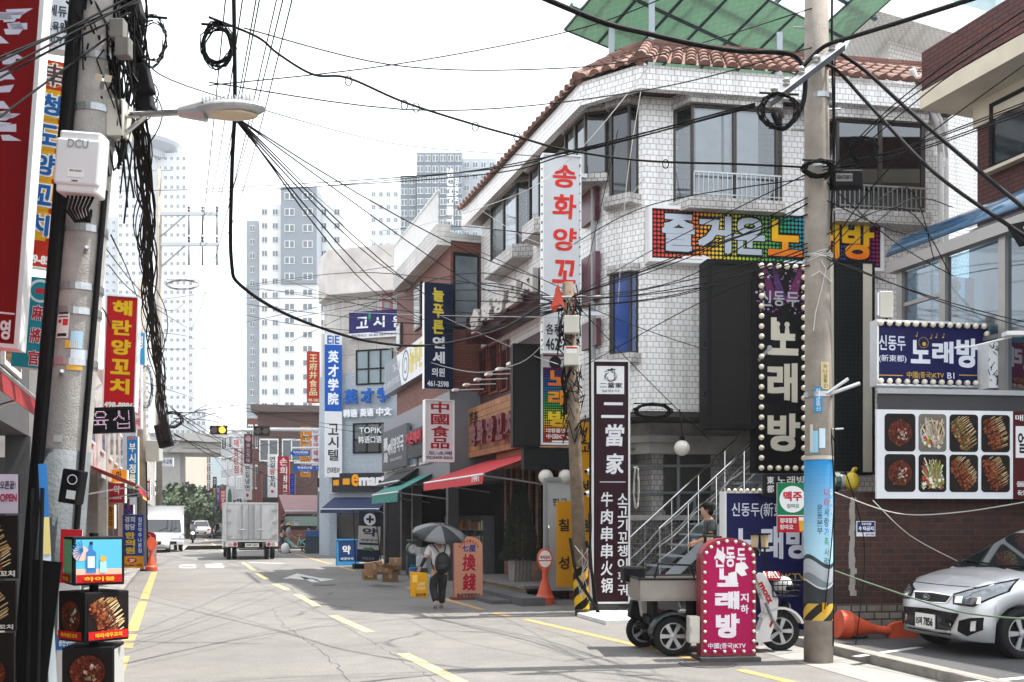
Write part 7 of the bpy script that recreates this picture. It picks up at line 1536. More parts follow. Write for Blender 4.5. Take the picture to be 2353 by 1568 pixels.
o,pl,W_,H_ = block('brick_shop_block','dark red brick shop block with a band of windows behind the traffic lights',592,748,948,72,14,BRD,2,cols=3,win=(.85,.35)); w = MB(); w.slab([(-.4,-.5),(W_+.3,-.5),(W_+.3,14),(-.4,14)],H_,H_+.5); w.build('parapet',mat('brown_parapet',(.10,.07,.065),.7),o)
block('brick_shop_block','orange brick block half hidden behind the dark red brick block',568,600,962,88,10,BRICKR,3,cols=2)
block('grey_street_block','pale grey street block behind the vertical signs left of the truck',508,560,1000,104,25,mat('pale_grey_wall',(.42,.42,.43),.8,var=.2),5,cols=3,ang=A_R+R(12))
block('low_shop','dark low shop front with an awning behind the white skewer sign',592,640,1098,66,6,mat('dark_front',(.04,.04,.045),.7),1,cols=2,win=(.6,.3))
sb = Pl(at(684,1000,55).to_2d(),R(20)); awning('street_awning','faded pinkish shop awning behind the people by the box truck',sb,640,728,zz(1138,55),.9,2.6,.15,mat('faded_canvas',(.28,.17,.17),.85))
t = thing('shop_stall_front','dim open shop front with a red post and brick counter behind the people','shopfront',(gx(690,58),58,0),R(10)); w = MB(); w.box(-2.4,1.6,.3,3,0,3.0); w.build('interior',DARK,t); w = MB(); w.box(-1.2,.8,-.1,.28,0,1.1); w.build('counter',BRICKR,t)
for x in (-2.3,-1.1): w = MB(); w.box(x-.14,x+.14,-.2,.1,0,4.4); w.build('post',mat('maroon_post',(.14,.03,.03),.6),t)
w = MB(); w.box(-.9,1.4,.2,.28,1.35,1.9); w.build('lit_window',mat('greenish_window',(.22,.30,.27),.3),t)
b = Board('notice_board','small pale notice board standing behind the bicycle',Pl(at(682,1200,53).to_2d(),R(8)),676,1193,686,1208,.05,'#c8ccca',cat='notice'); w = MB(); w.text('안내',b.W*.2,b.W*.8,b.H*.5,b.H*.85,-.006,'#3a5a6a',.02); b.put(w)
TGL = mat('car_glass',(.012,.016,.018),.04,var=0,spec=.9,coat=.3); TWH = mat('truck_white',(.66,.67,.67),.35,var=.08,coat=.3); TBOX = mat('truck_box_panel',(.46,.47,.48),.5,var=.18,scale=1.5)
def truck(label,loc,rz,W,Hb,plate,boxm):
 o = thing('box_truck',label,'truck',loc,rz); L = 3.0; zb = .78; h = W/2; zt = zb + Hb
 w = MB(); w.box(-L,0,-h,h,zb,zt); w.build('cargo_box',boxm,o)
 w = MB()
 for y in (-h-.01,h-.04): w.box(-L-.02,-L+.03,y,y+.05,zb,zt); w.box(-.03,.02,y,y+.05,zb,zt)
 for z in (zb-.02,zt-.04): w.box(-L-.02,.02,-h-.011,h+.011,z,z+.06)
 w.build('box_edge',ALU,o)
 for s in (-1,1):
  w = MB(); w.box(-L-.03,-L-.004,s*h*.49-h*.44,s*h*.49+h*.44,zb+.10,zt-.08); dr = w.build('rear_door',boxm,o)
  w = MB(); x = -L-.05
  for y in (s*h*.10,s*h*.36): w.tube([(x,y,zb+.05),(x,y,zt-.05)],.018,6)
  w.tube([(x-.02,s*h*.36-.12,zb+.5),(x-.02,s*h*.36+.12,zb+.5),(x-.02,s*h*.36+.02,zb+.38)],.02,6)
  for z in (zb+.25,(zb+zt)/2,zt-.3): w.box(x-.01,x+.02,s*h*.78,s*h*.98,z-.03,z+.03)
  w.build('lock_rod',STEEL,dr)
  w = MB(); w.lathe([(.001,-.03),(.075,-.03),(.08,0)],14,(-L-.02,s*h*.64,zb-.12),axis='x'); w.build('tail_light',mat('red_lens',(.35,.02,.02),.2),o)
  w = MB(); w.lathe([(.001,-.03),(.07,-.03),(.075,0)],14,(-L-.02,s*h*.82,zb-.12),axis='x'); w.build('indicator',mat('pale_lens',(.45,.30,.26),.2),o)
 for s in (-1,1): w = MB(); w.box(-L-.02,-L+.06,s*h*.54 if s > 0 else -h,h if s > 0 else -h*.54,zb-.22,zb-.03); w.build('lamp_panel',TWH,o)
 w = MB(); w.box(-L+.1,.1,-h*.4,h*.4,zb-.28,zb-.03); w.box(-L-.02,-L+.04,-h*.5,h*.5,.42,.47); w.build('chassis',BLACKP,o)
 w = MB(); w.M = Matrix.Translation((-L-.05,.0,.60)) @ Matrix.Rotation(R(-90),4,'Z'); w.box(-.28,.28,0,.02,-.06,.10,'#c8ccc8'); w.text(plate,-.24,.24,-.02,.07,-.006,'#2a2c2a',.03); w.build('number_plate',PAINT,o)
 ch = h*.97; zr = zt-.35 if Hb < 1.5 else 1.95
 w = MB(); pts = [(.06,.45),(1.35,.45),(1.52,.52),(1.55,.75),(1.50,1.02),(1.14,1.72),(1.02,zr-.06),(.85,zr),(.06,zr)]
 w.prism(pts,-ch,ch); w.build('cab',TWH,o,bevel=.05)
 w = MB(); w.poly([(1.515,-ch*.88,1.06),(1.515,ch*.88,1.06),(1.165,ch*.82,1.72),(1.165,-ch*.82,1.72)]); w.build('windscreen',TGL,o)
 for s in (-1,1):
  w = MB(); w.poly([(.25,s*(ch+.012),1.08),(1.28,s*(ch+.012),1.08),(1.02,s*(ch+.012),1.68),(.25,s*(ch+.012),1.68)][::s]); w.build('side_window',TGL,o)
  w = MB(); w.prism([(1.44,.70),(1.575,.72),(1.55,1.0),(1.46,.92)],s*ch*.98 - .15 - .0*s,s*ch*.98 + .02) if s > 0 else w.prism([(1.44,.70),(1.575,.72),(1.55,1.0),(1.46,.92)],-ch*.98-.02,-ch*.98+.15); hl = w.build('headlight',LAMPG,o)
  w = MB(); w.box(1.50,1.57,s*ch*.96-.03,s*ch*.96+.03,.88,.98); w.build('indicator',mat('amber_lens',(.55,.16,.02),.25),hl)
  w = MB(); w.tube([(1.2,s*ch,1.3),(1.28,s*(ch+.22),1.38)],.015,6); w.box(1.24,1.32,s*(ch+.2)-.08,s*(ch+.2)+.08,1.22,1.5); w.build('mirror',BLACKP,o)
 w = MB(); w.box(1.50,1.60,-ch*.98,ch*.98,.38,.60); w.build('bumper',TWH,o,bevel=.03); w = MB(); w.box(1.598,1.608,-ch*.62,ch*.62,.42,.57); w.build('bumper_grille',BLACKP,o); w = MB(); w.M = Matrix.Translation((1.612,0,.49)) @ Matrix.Rotation(R(90),4,'Z'); w.box(-.26,.26,-.005,0,-.055,.055,'#d0d4d0'); w.text(plate,-.22,.22,-.03,.03,-.008,'#2a2c2a',.02); w.build('front_plate',PAINT,o)
 w = MB(); w.tube([(1.53,-.3,1.09),(1.40,.2,1.3)],.012,5); w.tube([(1.53,.25,1.09),(1.40,.7,1.3)],.012,5); w.build('wiper',BLACKP,o)
 for x,ws in ((.75,(h-.16,)),(-2.15,(h-.16,h-.40))):
  for y in ws:
   for s in (-1,1): wheel(o,(x,s*y,.32),.32,.17,6,rimcol=STEEL)
 return o
p = G(579,1287); TA = math.atan2(SDIR.y,SDIR.x); q = Vector((p.x,p.y)) + SDIR*3.0
truck('white box truck seen from behind in the middle of the street',(q.x,q.y,0),TA,2.14,1.62,'94루 1527',TBOX)
p = G(376,1269); q = Vector((p.x,p.y)) + SDIR*1.55
truck('white box truck coming towards us on the left side of the street',(q.x,q.y,0),TA + math.pi + R(1),2.05,1.66,'80머 7277',TWH)
def S_of(L,W,Hh,paint_,wr=.31,suv=False):
 a = L/2; h = W/2; d = Hh*.62
 return dict(xf=a,xr=-a,wr=wr,axles=(a*.66,-a*.62),track=W-.2,paint=paint_,half=[(-a,h*.78),(-a*.93,h*.94),(-a*.75,h),(a*.7,h),(a*.9,h*.92),(a,h*.7)],
  deck=[(-a,d*.72),(-a*.96,d*1.0),(-a*.6,d*1.04),(a*.35,d*1.06),(a*.75,d*.94),(a*.95,d*.78),(a,d*.6)],under=[(-a,.32),(-a*.85,.2),(a*.85,.2),(a,.28)],
  cabin=dict(belt=[(a*.42,h*.88,d*1.04),(a*.1,h*.93,d*1.03),(-a*.3,h*.93,d*1.03),(-a*(.92 if suv else .7),h*.82,d*1.02)],roof=[(a*.1,h*.68,Hh-.07),(a*.0,h*.71,Hh-.03),(-a*.3,h*.71,Hh-.02),(-a*(.76 if suv else .5),h*.64,Hh-.08)]))
WCAR = mat('white_car_paint',(.62,.63,.64),.25,var=.03,coat=.6); BCAR = mat('dark_car_paint',(.02,.02,.024),.2,var=.03,coat=.6); LBCAR = mat('pale_blue_car_paint',(.40,.47,.52),.25,.3,var=.03,coat=.6)
def lamps(o,patch,W,z,rear=False):
 for s in (-1,1): patch('tail_light' if rear else 'headlight',[(s*W*.28,z+.08),(s*W*.44,z+.10)],[(s*W*.30,z-.03),(s*W*.45,z-.02)],mat('red_lens',(.35,.02,.02),.2) if rear else LAMPG,d=(-1,0,0) if rear else (1,0,0),off=.02,n=3,k=2)
def roadcar(label,x,y,ang,L,W,Hh,m,rear,plate=None,suv=False):
 p = G(x,y); d = Vector((math.cos(ang),math.sin(ang))); q = p.to_2d() + (d*L/2 if rear else -d*L/2)
 o,pt,_ = car('car',label,(q.x,q.y,0),ang,S_of(L,W,Hh,m,suv=suv)); lamps(o,pt,W,.68 if not rear else .80,rear)
 pt('grille' if not rear else 'rear_bumper',[(-W*.26,.60),(0,.61),(W*.26,.60)],[(-W*.22,.42),(0,.41),(W*.22,.42)],BLACKP,d=(1,0,0) if not rear else (-1,0,0),off=.012,n=5,k=2)
 if plate: pt('number_plate',[(-.26,.58),(.26,.58)],[(-.26,.46),(.26,.46)],mat('plate_' + plate,{'y': (.62,.40,.02),'w': (.6,.6,.6)}[plate],.5),d=(1,0,0) if not rear else (-1,0,0),off=.03,n=3,k=1)
 return o
AW = TA + math.pi
roadcar('white SUV driving away beyond the motorcyclist',463,1237,TA,4.4,1.85,1.68,WCAR,True,'w',suv=True); roadcar('dark car partly hidden between the SUV and the pale blue car',479,1233,TA,4.4,1.8,1.5,BCAR,True); roadcar('pale blue sedan coming towards us beyond the box truck',494,1232,AW,4.5,1.8,1.5,LBCAR,False,'w')
roadcar('white taxi with a yellow number plate, mostly hidden by the no-parking board',350,1271,AW + R(2),4.6,1.82,1.5,WCAR,False,'y'); roadcar('white car parked at the left kerb behind the blue clinic board',255,1262,AW,4.4,1.8,1.5,WCAR,False)
roadcar('dark car in the shade to the left of the box truck',514,1238,TA,4.2,1.75,1.5,BCAR,True)
p = G(443,1248); mo = thing('motor_scooter','black motor scooter ridden towards us in the left lane','scooter',(p.x,p.y,0),AW)
wheel(mo,(.62,0,.26),.26,.13); wheel(mo,(-.62,0,.26),.26,.13)
w = MB(); w.prism([(.52,.35),(.72,.6),(.62,1.05),(.52,1.05),(.45,.6),(.1,.35),(-.1,.35),(-.25,.75),(-.85,.82),(-.8,.5),(-.3,.25),(.3,.22)],-.2,.2); w.build('body_panel',BCAR,mo,bevel=.05); w = MB(); w.tube([(.5,-.38,1.08),(.58,0,1.02),(.5,.38,1.08)],.02,6); w.build('handlebar',BLACKP,mo); w = MB(); w.ball((.70,0,.74),.10,12,8,(.4,1.3,.8)); w.build('headlight',mat('lit_headlight',(.8,.8,.75),.3,emit=(1,.97,.9),es=3),mo); w = MB(); w.poly([(.60,-.22,1.05),(.60,.22,1.05),(.48,.18,1.4),(.48,-.18,1.4)]); w.build('windshield',DGLASS,mo)
J = dict(pelvis=(0,0,.86),belly=(0,.03,1.0),chest=(0,.06,1.2),neck=(0,.09,1.38),head=(0,.13,1.52),shl=(-.2,.06,1.3),shr=(.2,.06,1.3),ell=(-.30,.28,1.12),elr=(.30,.28,1.12),wrl=(-.30,.48,1.10),wrr=(.30,.48,1.10),hipl=(-.1,.05,.84),hipr=(.1,.05,.84),knl=(-.2,.42,.72),knr=(.2,.42,.72),anl=(-.2,.36,.34),anr=(.2,.36,.34),tol=(-.2,.52,.3),tor=(.2,.52,.3))
rp = Vector((p.x,p.y,0)) - Vector((math.cos(AW),math.sin(AW),0))*.25
figure('person','person in dark clothes and helmet riding the black motor scooter',rp,AW - math.pi/2,J,BLKC,BLKC,BLKC,sleeve='long',hairm=None)
hp = rp + Matrix.Rotation(AW - math.pi/2,3,'Z') @ Vector((0,.13,1.54)); t = thing('helmet','dark full helmet worn by the scooter rider','helmet',hp,AW); w = MB(); w.ball((0,0,0),.15,14,10); w.build('shell',BCAR,t,smooth=True); w = MB(); w.ball((.06,0,0),.11,12,8,(1,1,.6)); w.build('visor',TGL,t,smooth=True)
ST_ = dict(pelvis=(0,0,.90),belly=(0,.0,1.06),chest=(0,.0,1.26),neck=(0,.02,1.44),head=(0,.05,1.57),shl=(-.18,0,1.37),shr=(.18,0,1.37),ell=(-.22,.02,1.08),elr=(.23,.03,1.08),wrl=(-.17,.2,.95),wrr=(.18,.22,.93),hipl=(-.09,0,.86),hipr=(.09,0,.86),knl=(-.1,.03,.47),knr=(.1,0,.47),anl=(-.1,0,.08),anr=(.1,-.03,.08),tol=(-.1,.15,.03),tor=(.1,.12,.03))
p = G(648,1272); figure('person','person in a navy tee and dark trousers standing by the truck with head bowed',p,R(-70),ST_,mat('navy_tee',(.018,.02,.035),.9),mat('dark_denim',(.02,.026,.045),.9),WTEE)
Jb = dict(ST_); Jb = {k: (v[0],v[1],v[2]-.30 if v[2] > .5 else v[2]*.7) for k,v in ST_.items()}
p2 = at(663,1264,51); wp = figure('person','person in a grey tee and sun hat beside the mint bicycle',(p2.x,p2.y,0),R(-60),{k: (v[0],v[1],v[2]*.9) for k,v in ST_.items()},mat('grey_tee',(.22,.23,.26),.9),mat('grey_trousers',(.10,.11,.13),.9),BLKC)
hq = Vector((p2.x,p2.y,0)) + Matrix.Rotation(R(-60),3,'Z') @ Vector((0,.045,1.46)); t = thing('sun_hat','beige sun hat worn by the person in the grey tee','hat',hq); w = MB(); w.lathe([(.19,-.03),(.20,-.02),(.12,.02),(.11,.10),(.001,.12)],18); w.build('hat',mat('straw',(.42,.30,.17),.9),t)
p3 = at(712,1262,54); figure('person','person in black sitting behind the blue crates',(p3.x,p3.y,0),R(150),{**ST_,**{k: (ST_[k][0],ST_[k][1],ST_[k][2]-.35) for k in ('pelvis','belly','chest','neck','head','shl','shr','ell','elr','wrl','wrr','hipl','hipr')},'knl': (-.14,.42,.50),'knr': (.14,.42,.50),'anl': (-.14,.42,.08),'anr': (.14,.42,.08),'tol': (-.14,.58,.03),'tor': (.14,.58,.03)},BLKC,BLKC,BLKC)
w = MB(); w.M = Matrix.Translation((p3.x,p3.y,0)); w.box(-.25,.25,-.25,.25,.0,.42); tag(w.build('stool',mat('dark_crate',(.03,.05,.06),.6)),'dark box stool under the sitting person in black','stool')
p = at(679,1270,50.5); bk = thing('bicycle','mint green bicycle with a front basket parked by the people','bicycle',(p.x,p.y,0),R(172)); MINT = mat('mint_paint',(.16,.50,.44),.35,var=.05)
for x in (-.62,.62):
 w = MB(); w.lathe([(.31,-.02),(.345,-.02),(.345,.02),(.31,.02),(.31,-.02)],28,(x,0,.345),axis='y'); wl = w.build('wheel',TYRE,bk); w = MB()
 for k in range(10): a = k*math.pi/5; w.tube([(x,0,.345),(x+.31*math.cos(a),0,.345+.31*math.sin(a))],.006,4)
 w.build('spokes',STEEL,wl)
w = MB(); w.tube([(.62,0,.345),(.46,0,.95)],.03,6); w.tube([(.50,0,.80),(.1,0,.42),(-.08,0,.34)],.032,6); w.tube([(.52,0,.70),(.15,0,.34),(-.08,0,.30)],.03,6); w.tube([(-.08,0,.32),(-.22,0,.85)],.03,6); w.tube([(-.62,0,.345),(-.08,0,.32)],.024,6); w.tube([(-.62,0,.345),(-.2,0,.7)],.022,6); w.build('frame',MINT,bk)
for x in (-.62,.62):
 w = MB(); P = [(x+.38*math.cos(R(20+140*k/8)),0,.345+.38*math.sin(R(20+140*k/8))) for k in range(9)]; w.tube(P,.03,6); w.build('mudguard',MINT,bk)
w = MB(); w.ball((-.24,0,.90),.12,10,6,(1.2,.8,.4)); w.build('saddle',mat('tan_saddle',(.22,.11,.06),.6),bk); w = MB(); w.tube([(.34,-.28,1.08),(.44,0,1.0),(.34,.28,1.08)],.018,6); w.tube([(.46,0,.94),(.44,0,1.0)],.02,6); w.build('handlebar',STEEL,bk); w = MB(); w.box(.52,.86,-.18,.18,.78,1.02); w.build('basket',mat('wicker',(.25,.13,.08),.8,var=.4,scale=20),bk)
for k in range(8):
 p = at(719,1271,50.2); t = thing('plastic_crate',['bottom','second lowest','third lowest','fourth lowest','fourth highest','third highest','second highest','topmost'][k] + ' crate of the dark blue crate stack by the mast','crate',(p.x,p.y,k*.145),R(8),'stacked blue crates'); w = MB(); w.box(-.36,.36,-.25,.25,.0,.14); w.box(-.38,.38,-.27,.27,.10,.138); w.build('crate',mat('navy_crate' if k < 6 else 'blue_crate',(.02,.035,.055) if k < 6 else (.01,.08,.25),.5),t)
p = at(656,1272,49.8); t = thing('white_bag','white plastic bag on the ground by the standing people','bag',(p.x,p.y,0)); w = MB(); w.ball((0,0,.26),.28,12,8,(.8,.6,1)); w.build('bag',mat('white_plastic_bag',(.6,.6,.58),.5,bump=.5,bscale=8),t,smooth=True)
# ================================================================ SKYLINE, VIADUCT, TREES, HAZE
def tower(name,label,parts,d,cap=100):
 """parts: (x0, x1, ytop, ybottom, depth offset, colour, cols, floors, window size)"""
 x0 = min(p[0] for p in parts); o = thing(name,label,'tower block',(gx(x0,d),d,0)); n = 0
 for (a,c,yt,yb,dd,col,cols,fl,ws) in parts:
  D = d+dd; X0,X1 = gx(a,D)-gx(x0,d),gx(c,D)-gx(x0,d); Z1_,Z0_ = zz(yt,D),max(0,zz(yb,D)); w = MB(); w.box(X0,X1,dd,dd+14,Z0_,Z1_); w.build('wall',mat('tower_' + col,col,.7,var=.06,scale=.1),o)
  if not cols: continue
  cw,fh = (X1-X0)/cols,(Z1_-Z0_)/fl; rest = MB(); src = None
  for f in range(fl-1,-1,-1):
   for k in range(cols):
    x,z = X0+cw*(k+.5-ws[0]/2),Z0_+fh*(f+.2); W,Hh = cw*ws[0],fh*ws[1]
    def pan(mb,x,z,y): mb.box(x,x+W,y-.12,y-.01,z,z+Hh,None,0); mb.rect(x+W*.06,x+W*.45,z+Hh*.08,z+Hh*.92,y-.14,None,1); mb.rect(x+W*.55,x+W*.94,z+Hh*.08,z+Hh*.92,y-.14,None,1)
    if n < cap:
     if src is None: mb = MB(); pan(mb,0,0,0); src = q = mb.build('window',[WFRAME,mat('tower_window',(.11,.14,.16),.12,spec=.7)],o)
     else: q = src.copy(); COL.objects.link(q); q.parent = o
     q.location = (x,dd,z); n += 1
    else: pan(rest,x,z,dd)
  if rest.v: tag(rest.build('windows',[WFRAME,mat('tower_window',(.11,.14,.16),.12,spec=.7)],o),kind='stuff')
 return o,x0
tower('apartment_tower','white and grey apartment tower rising at the end of the street',[(596,645,470,1010,0,'#d9dbdc',2,17,(.5,.45)),(566,595,508,1010,4,'#8f979e',1,16,(.4,.45)),(645,728,430,652,-2,'#7f8890',2,6,(.55,.45)),(645,728,654,1010,-1.5,'#d6d8d9',2,11,(.55,.45)),(729,790,470,1010,3,'#dcdddd',2,17,(.42,.45))],180)
o,x0 = tower('glass_tower','dark grey glass tower with white vertical lettering on its side',[(957,1062,352,900,0,'#5c6a74',6,22,(.8,.6)),(920,956,404,900,3,'#66747e',2,20,(.8,.6)),(1063,1140,365,900,6,'#a9b2b8',4,20,(.6,.5))],230)
w = MB(); D = 229; X = lambda x: gx(x,D)-gx(x0,230)
w.M = Matrix.Translation((0,-1.2,0)); 
for i,ch in enumerate('SUMMIT'): w.M = Matrix.Translation((X(1034),-1.2,zz(388+i*22,D))) @ Matrix.Rotation(R(90),4,'Y'); w.text(ch,0,1.9,-.75,.75,0,'#e8ecee',.04)
for i,ch in enumerate('HOBAN'): w.M = Matrix.Translation((X(1049),-1.2,zz(410+i*11,D))) @ Matrix.Rotation(R(90),4,'Y'); w.text(ch,0,.9,-.4,.4,0,'#e8ecee',.03)
w.build('lettering',PAINT,o)
o,x0 = tower('round_topped_tower','pale hazy high-rise with a round ring roof behind the left pole',[(270,345,352,1010,0,'#c9cdd0',5,30,(.45,.4)),(240,269,500,1010,4,'#b9bfc4',2,26,(.45,.4)),(346,430,352,1010,6,'#cfd2d4',6,30,(.45,.4)),(431,446,640,1010,8,'#c2c7cb',1,18,(.45,.4))],330)
w = MB(); w.lathe([(7,zz(350,330)),(7,zz(335,330)),(11.5,zz(325,330)),(12,zz(316,330)),(9,zz(308,330)),(.01,zz(306,330))],30,(gx(318,330)-gx(x0,330),8,0)); w.build('roof_ring',mat('ring_roof',(.36,.40,.44),.4),o)
tower('distant_block','very pale distant block between the two central towers',[(850,918,430,900,0,'#c5cacd',4,16,(.5,.4))],360); tower('distant_apartment','small pale apartment block far down the street above the viaduct',[(440,474,940,1110,0,'#c3c7ca',3,8,(.6,.5)),(390,439,960,1110,5,'#b9bec2',4,7,(.6,.5))],300); tower('glass_office','teal glass office block behind the viaduct',[(428,486,1050,1150,0,'#7d8b90',5,5,(.9,.85))],150); tower('beige_office','beige office block at the left behind the viaduct pier',[(380,427,1040,1160,0,'#a59c90',4,6,(.6,.6))],140)
CONCV = mat('viaduct_concrete',(.40,.39,.37),.8,var=.2); vd = thing('viaduct','pale concrete railway viaduct crossing the far end of the street','viaduct',(gx(450,120),120,0),R(10))
w = MB(); w.box(-22,14,0,9,zz(1040,120),zz(1018,120)); w.build('deck',CONCV,vd); w = MB(); w.box(-22,14,-1.2,9.5,zz(1017,120),zz(998,120)); w.build('parapet',CONCV,vd)
for x in (-16,-3.2,7): w = MB(); w.box(x-1.1,x+1.1,2,6,0,zz(1041,120)); w.build('pier',CONCV,vd)
fb = thing('footbridge','low beige bridge wall crossing beyond the trees','bridge',(gx(430,112),112,0),R(6)); w = MB(); w.box(-9,6,0,2,zz(1162,112),zz(1138,112)); w.build('wall',mat('beige_wall',(.34,.30,.24),.8),fb)
LEAFM = mat('tree_leaf',(.050,.085,.035),.7,var=.6,scale=1.2); BARK = mat('bark',(.06,.045,.03),.9)
def tree(label,x,yb,d,w_,h_,seed,n=1500):
 r = random.Random(seed); o = thing('street_tree',label,'tree',(gx(x,d),d,0)); t = MB(); t.tube([(0,0,0),(.1,0,h_*.5),(0,.1,h_*.85)],[.25,.16,.05],8)
 for k in range(6): a = k*1.05; t.tube([(0,0,h_*(.35+.07*k)),(w_*.3*math.cos(a),w_*.3*math.sin(a),h_*(.5+.07*k))],[.08,.03],6)
 t.build('trunk',BARK,o); t = MB(); cl = [(r.uniform(-.36,.36)*w_,r.uniform(-.3,.3)*w_,h_*r.uniform(.35,.92),r.uniform(.12,.24)*w_) for _ in range(15)]
 for k in range(n):
  c = r.choice(cl); dv = Vector((r.gauss(0,1),r.gauss(0,1),r.gauss(0,.8))).normalized()*c[3]*r.random()**.4; p = Vector(c[:3]) + dv; s = r.uniform(.14,.34)*w_/6; u = Vector((r.gauss(0,1),r.gauss(0,1),r.gauss(0,1))).normalized()*s; v = u.orthogonal().normalized()*s*.7; t.poly([p-u,p+v,p+u,p-v])
 t.build('crown',LEAFM,o)
tree('broad dark green tree at the end of the street left of the box truck',446,0,100,8.5,4.4,3,2400); tree('smaller green tree at the left beside the coming truck',432,0,90,4.5,4.0,4,1200); tree('leafy shrub tree above the beige bridge wall',400,0,125,6,6.6,5); tree('small tree between the far signs and the viaduct',470,0,118,6,4.6,6)
hz_,nt_,pb_ = _new('summer_haze'); nt_.nodes.remove(pb_); vol = N(nt_,'ShaderNodeVolumePrincipled'); vol.inputs['Color'].default_value = (.93,.96,1,1); vol.inputs['Density'].default_value = .0003; nt_.links.new(vol.outputs[0],nt_.nodes['Material Output'].inputs['Volume'])
w = MB(); w.box(-260,260,-30,420,-1,150); tag(w.build('haze',hz_),kind='stuff')
# ================================================================ LEFT SIDE OF THE STREET
PB2 = Vector((gx(103,8.7),8.7,0)); PT2 = at(240,0,8.7); LN = (PT2-PB2)/PT2.z
lp = thing('utility_pole','leaning concrete utility pole at the left, loaded with boxes and black conduits','utility pole',PB2); LA = lambda z: Vector((LN.x*z,0,z)); LR = lambda z: .215-.0075*z
LZ = lambda y: zz(y,8.5)
w = MB(); zs = [0,2,4,6,9]; w.tube([LA(z) for z in zs],[LR(z) for z in zs],30); w.build('shaft',mat('pale_pole_concrete',(.40,.385,.36),.85,var=.45,scale=3,bump=.35,bscale=60),lp,smooth=True)
w = MB(); zs = [0,LZ(1032)]; w.tube([LA(z) for z in zs],[LR(z)+.004 for z in zs],30); w.build('anti_poster_sheath',mat('grey_blue_sheath',(.10,.115,.125),.7,var=.5,scale=5,bump=.4),lp,smooth=True)  # blue-grey sheath, with the shade low on the left put into its colour
for y in (120,240,310,520,655,712,830): z = LZ(y); w = MB(); w.M = Matrix.Translation(LA(z)); w.lathe([(LR(z)+.002,-.03),(LR(z)+.01,-.03),(LR(z)+.01,.03),(LR(z)+.002,.03)],28); w.build('clamp_band',STEEL,lp)
for dx,dy,r,z0,z1 in ((-.23,-.06,.045,0,9),(-.15,-.16,.045,0,9),(.19,-.10,.025,1.0,LZ(430))): w = MB(); w.tube([LA(z) + Vector((dx,dy,0)) for z in (z0,(z0+z1)/2,z1)],r,10); w.build('conduit',BLACK,lp)
w = MB(); p = at(196,390,8.3)-PB2; w.M = Matrix.Translation(p) @ Matrix.Rotation(R(4.5),4,'Y'); w.box(-.17,.17,-.14,.05,-.24,.27); w.box(-.185,.185,-.16,-.10,-.18,.2); dc = w.build('equipment_box',mat('box_white',(.70,.71,.72),.4,var=.06),lp,bevel=.02)
w = MB(); w.M = Matrix.Translation(p) @ Matrix.Rotation(R(4.5),4,'Y'); w.text('DCU',-.085,.085,.12,.19,-.164,'#9a9ea2',.02); w.rect(-.07,.07,-.12,-.05,-.164,'#e8e8e6'); w.text('데이터 집중장치',-.05,.05,-.075,-.06,-.167,'#44484c',.01); w.rect(-.03,.02,-.155,-.145,-.164,'#505458'); w.build('plate',PAINT,dc)
w = MB(); 
for k in range(7): P = [p + Vector((-.12+.035*k,-.05,-.24)),p + Vector((-.12+.03*k,-.10,-.36)),p + Vector((-.05+.02*k,-.08,-.46)),p + Vector((.05,.0,-.40+.01*k))]; w.tube(P,.012,6)
w.build('cable_tail',CABLE,lp)
w = MB(); q = at(278,285,8.75)-PB2; w.box(q.x-.07,q.x+.08,-.1,.1,q.z-.16,q.z+.16); w.build('grey_box',mat('cream_shell',(.58,.56,.48),.45),lp,bevel=.01)
w = MB(); a0,a1,a2 = (at(x,y,d)-PB2 for x,y,d in ((262,268,8.7),(410,259,8.5),(440,258,8.45))); w.tube([a0,a1,a2],.028,10); w.tube([at(270,322,8.7)-PB2,at(335,268,8.6)-PB2],.02,8); w.build('lamp_arm',CHROME,lp)
w = MB(); c = at(527,253,8.3)-PB2; w.M = Matrix.Translation(c) @ Matrix.Rotation(R(-3),4,'Y'); w.ball((.0,0,.0),.30,20,10,(1,.5,.2)); w.tube([(-.42,0,.0),(-.2,0,.0)],[.04,.09],12)
for k in range(14): x = -.2 + k*.03; w.box(x,x+.008,-.09,.09,.04,.085)
h = w.build('lamp_head',mat('lamp_grey',(.45,.46,.47),.35,.5),lp,smooth=False); w = MB(); w.M = Matrix.Translation(c + Vector((.02,0,-.047))); w.ball((0,0,0),.22,18,6,(1,.5,.09)); w.build('lens',mat('lamp_lens',(.62,.50,.34),.3),h,smooth=True)
w = MB(); p = at(171,1119,8.25)-PB2; w.M = Matrix.Translation(p) @ Matrix.Rotation(R(9),4,'Y'); w.box(-.075,.075,-.10,.06,-.14,.14); mb_ = w.build('meter_box',BLACKP,lp,bevel=.012); w = MB(); w.M = Matrix.Translation(p) @ Matrix.Rotation(R(9),4,'Y'); w.ring(.02,.06,.034,.042,-.104,20,'#d8d8d8'); w.rect(-.01,.065,-.10,-.03,-.104,'#d0d4d4'); w.build('plate',PAINT,mb_)
w = MB(); zc = LZ(745); pr = LR(zc)+.008
def lwrap(w,a0,a1,y0,y1,col,g=.008,n=6):
 for k in range(n):
  P = []
  for a,y in ((a0+(a1-a0)*k/n,y1),(a0+(a1-a0)*(k+1)/n,y1),(a0+(a1-a0)*(k+1)/n,y0),(a0+(a1-a0)*k/n,y0)): z = LZ(y); c = LA(z); r = LR(z)+g; P.append((c.x + r*math.cos(R(a)),r*math.sin(R(a)),z))
  w.poly(P,col)
for q in ((243,276,713,777,'#dcd8d4'),(282,310,760,800,'#a8c8dc'),(270,300,782,800,'#d8a848'),(285,325,802,835,'#c8d4dc'),(278,315,838,850,'#d8a850'),(262,284,1000,1016,'#b8b8b4')): w = MB(); lwrap(w,*q); w.build('sticker',PMATTE,lp)
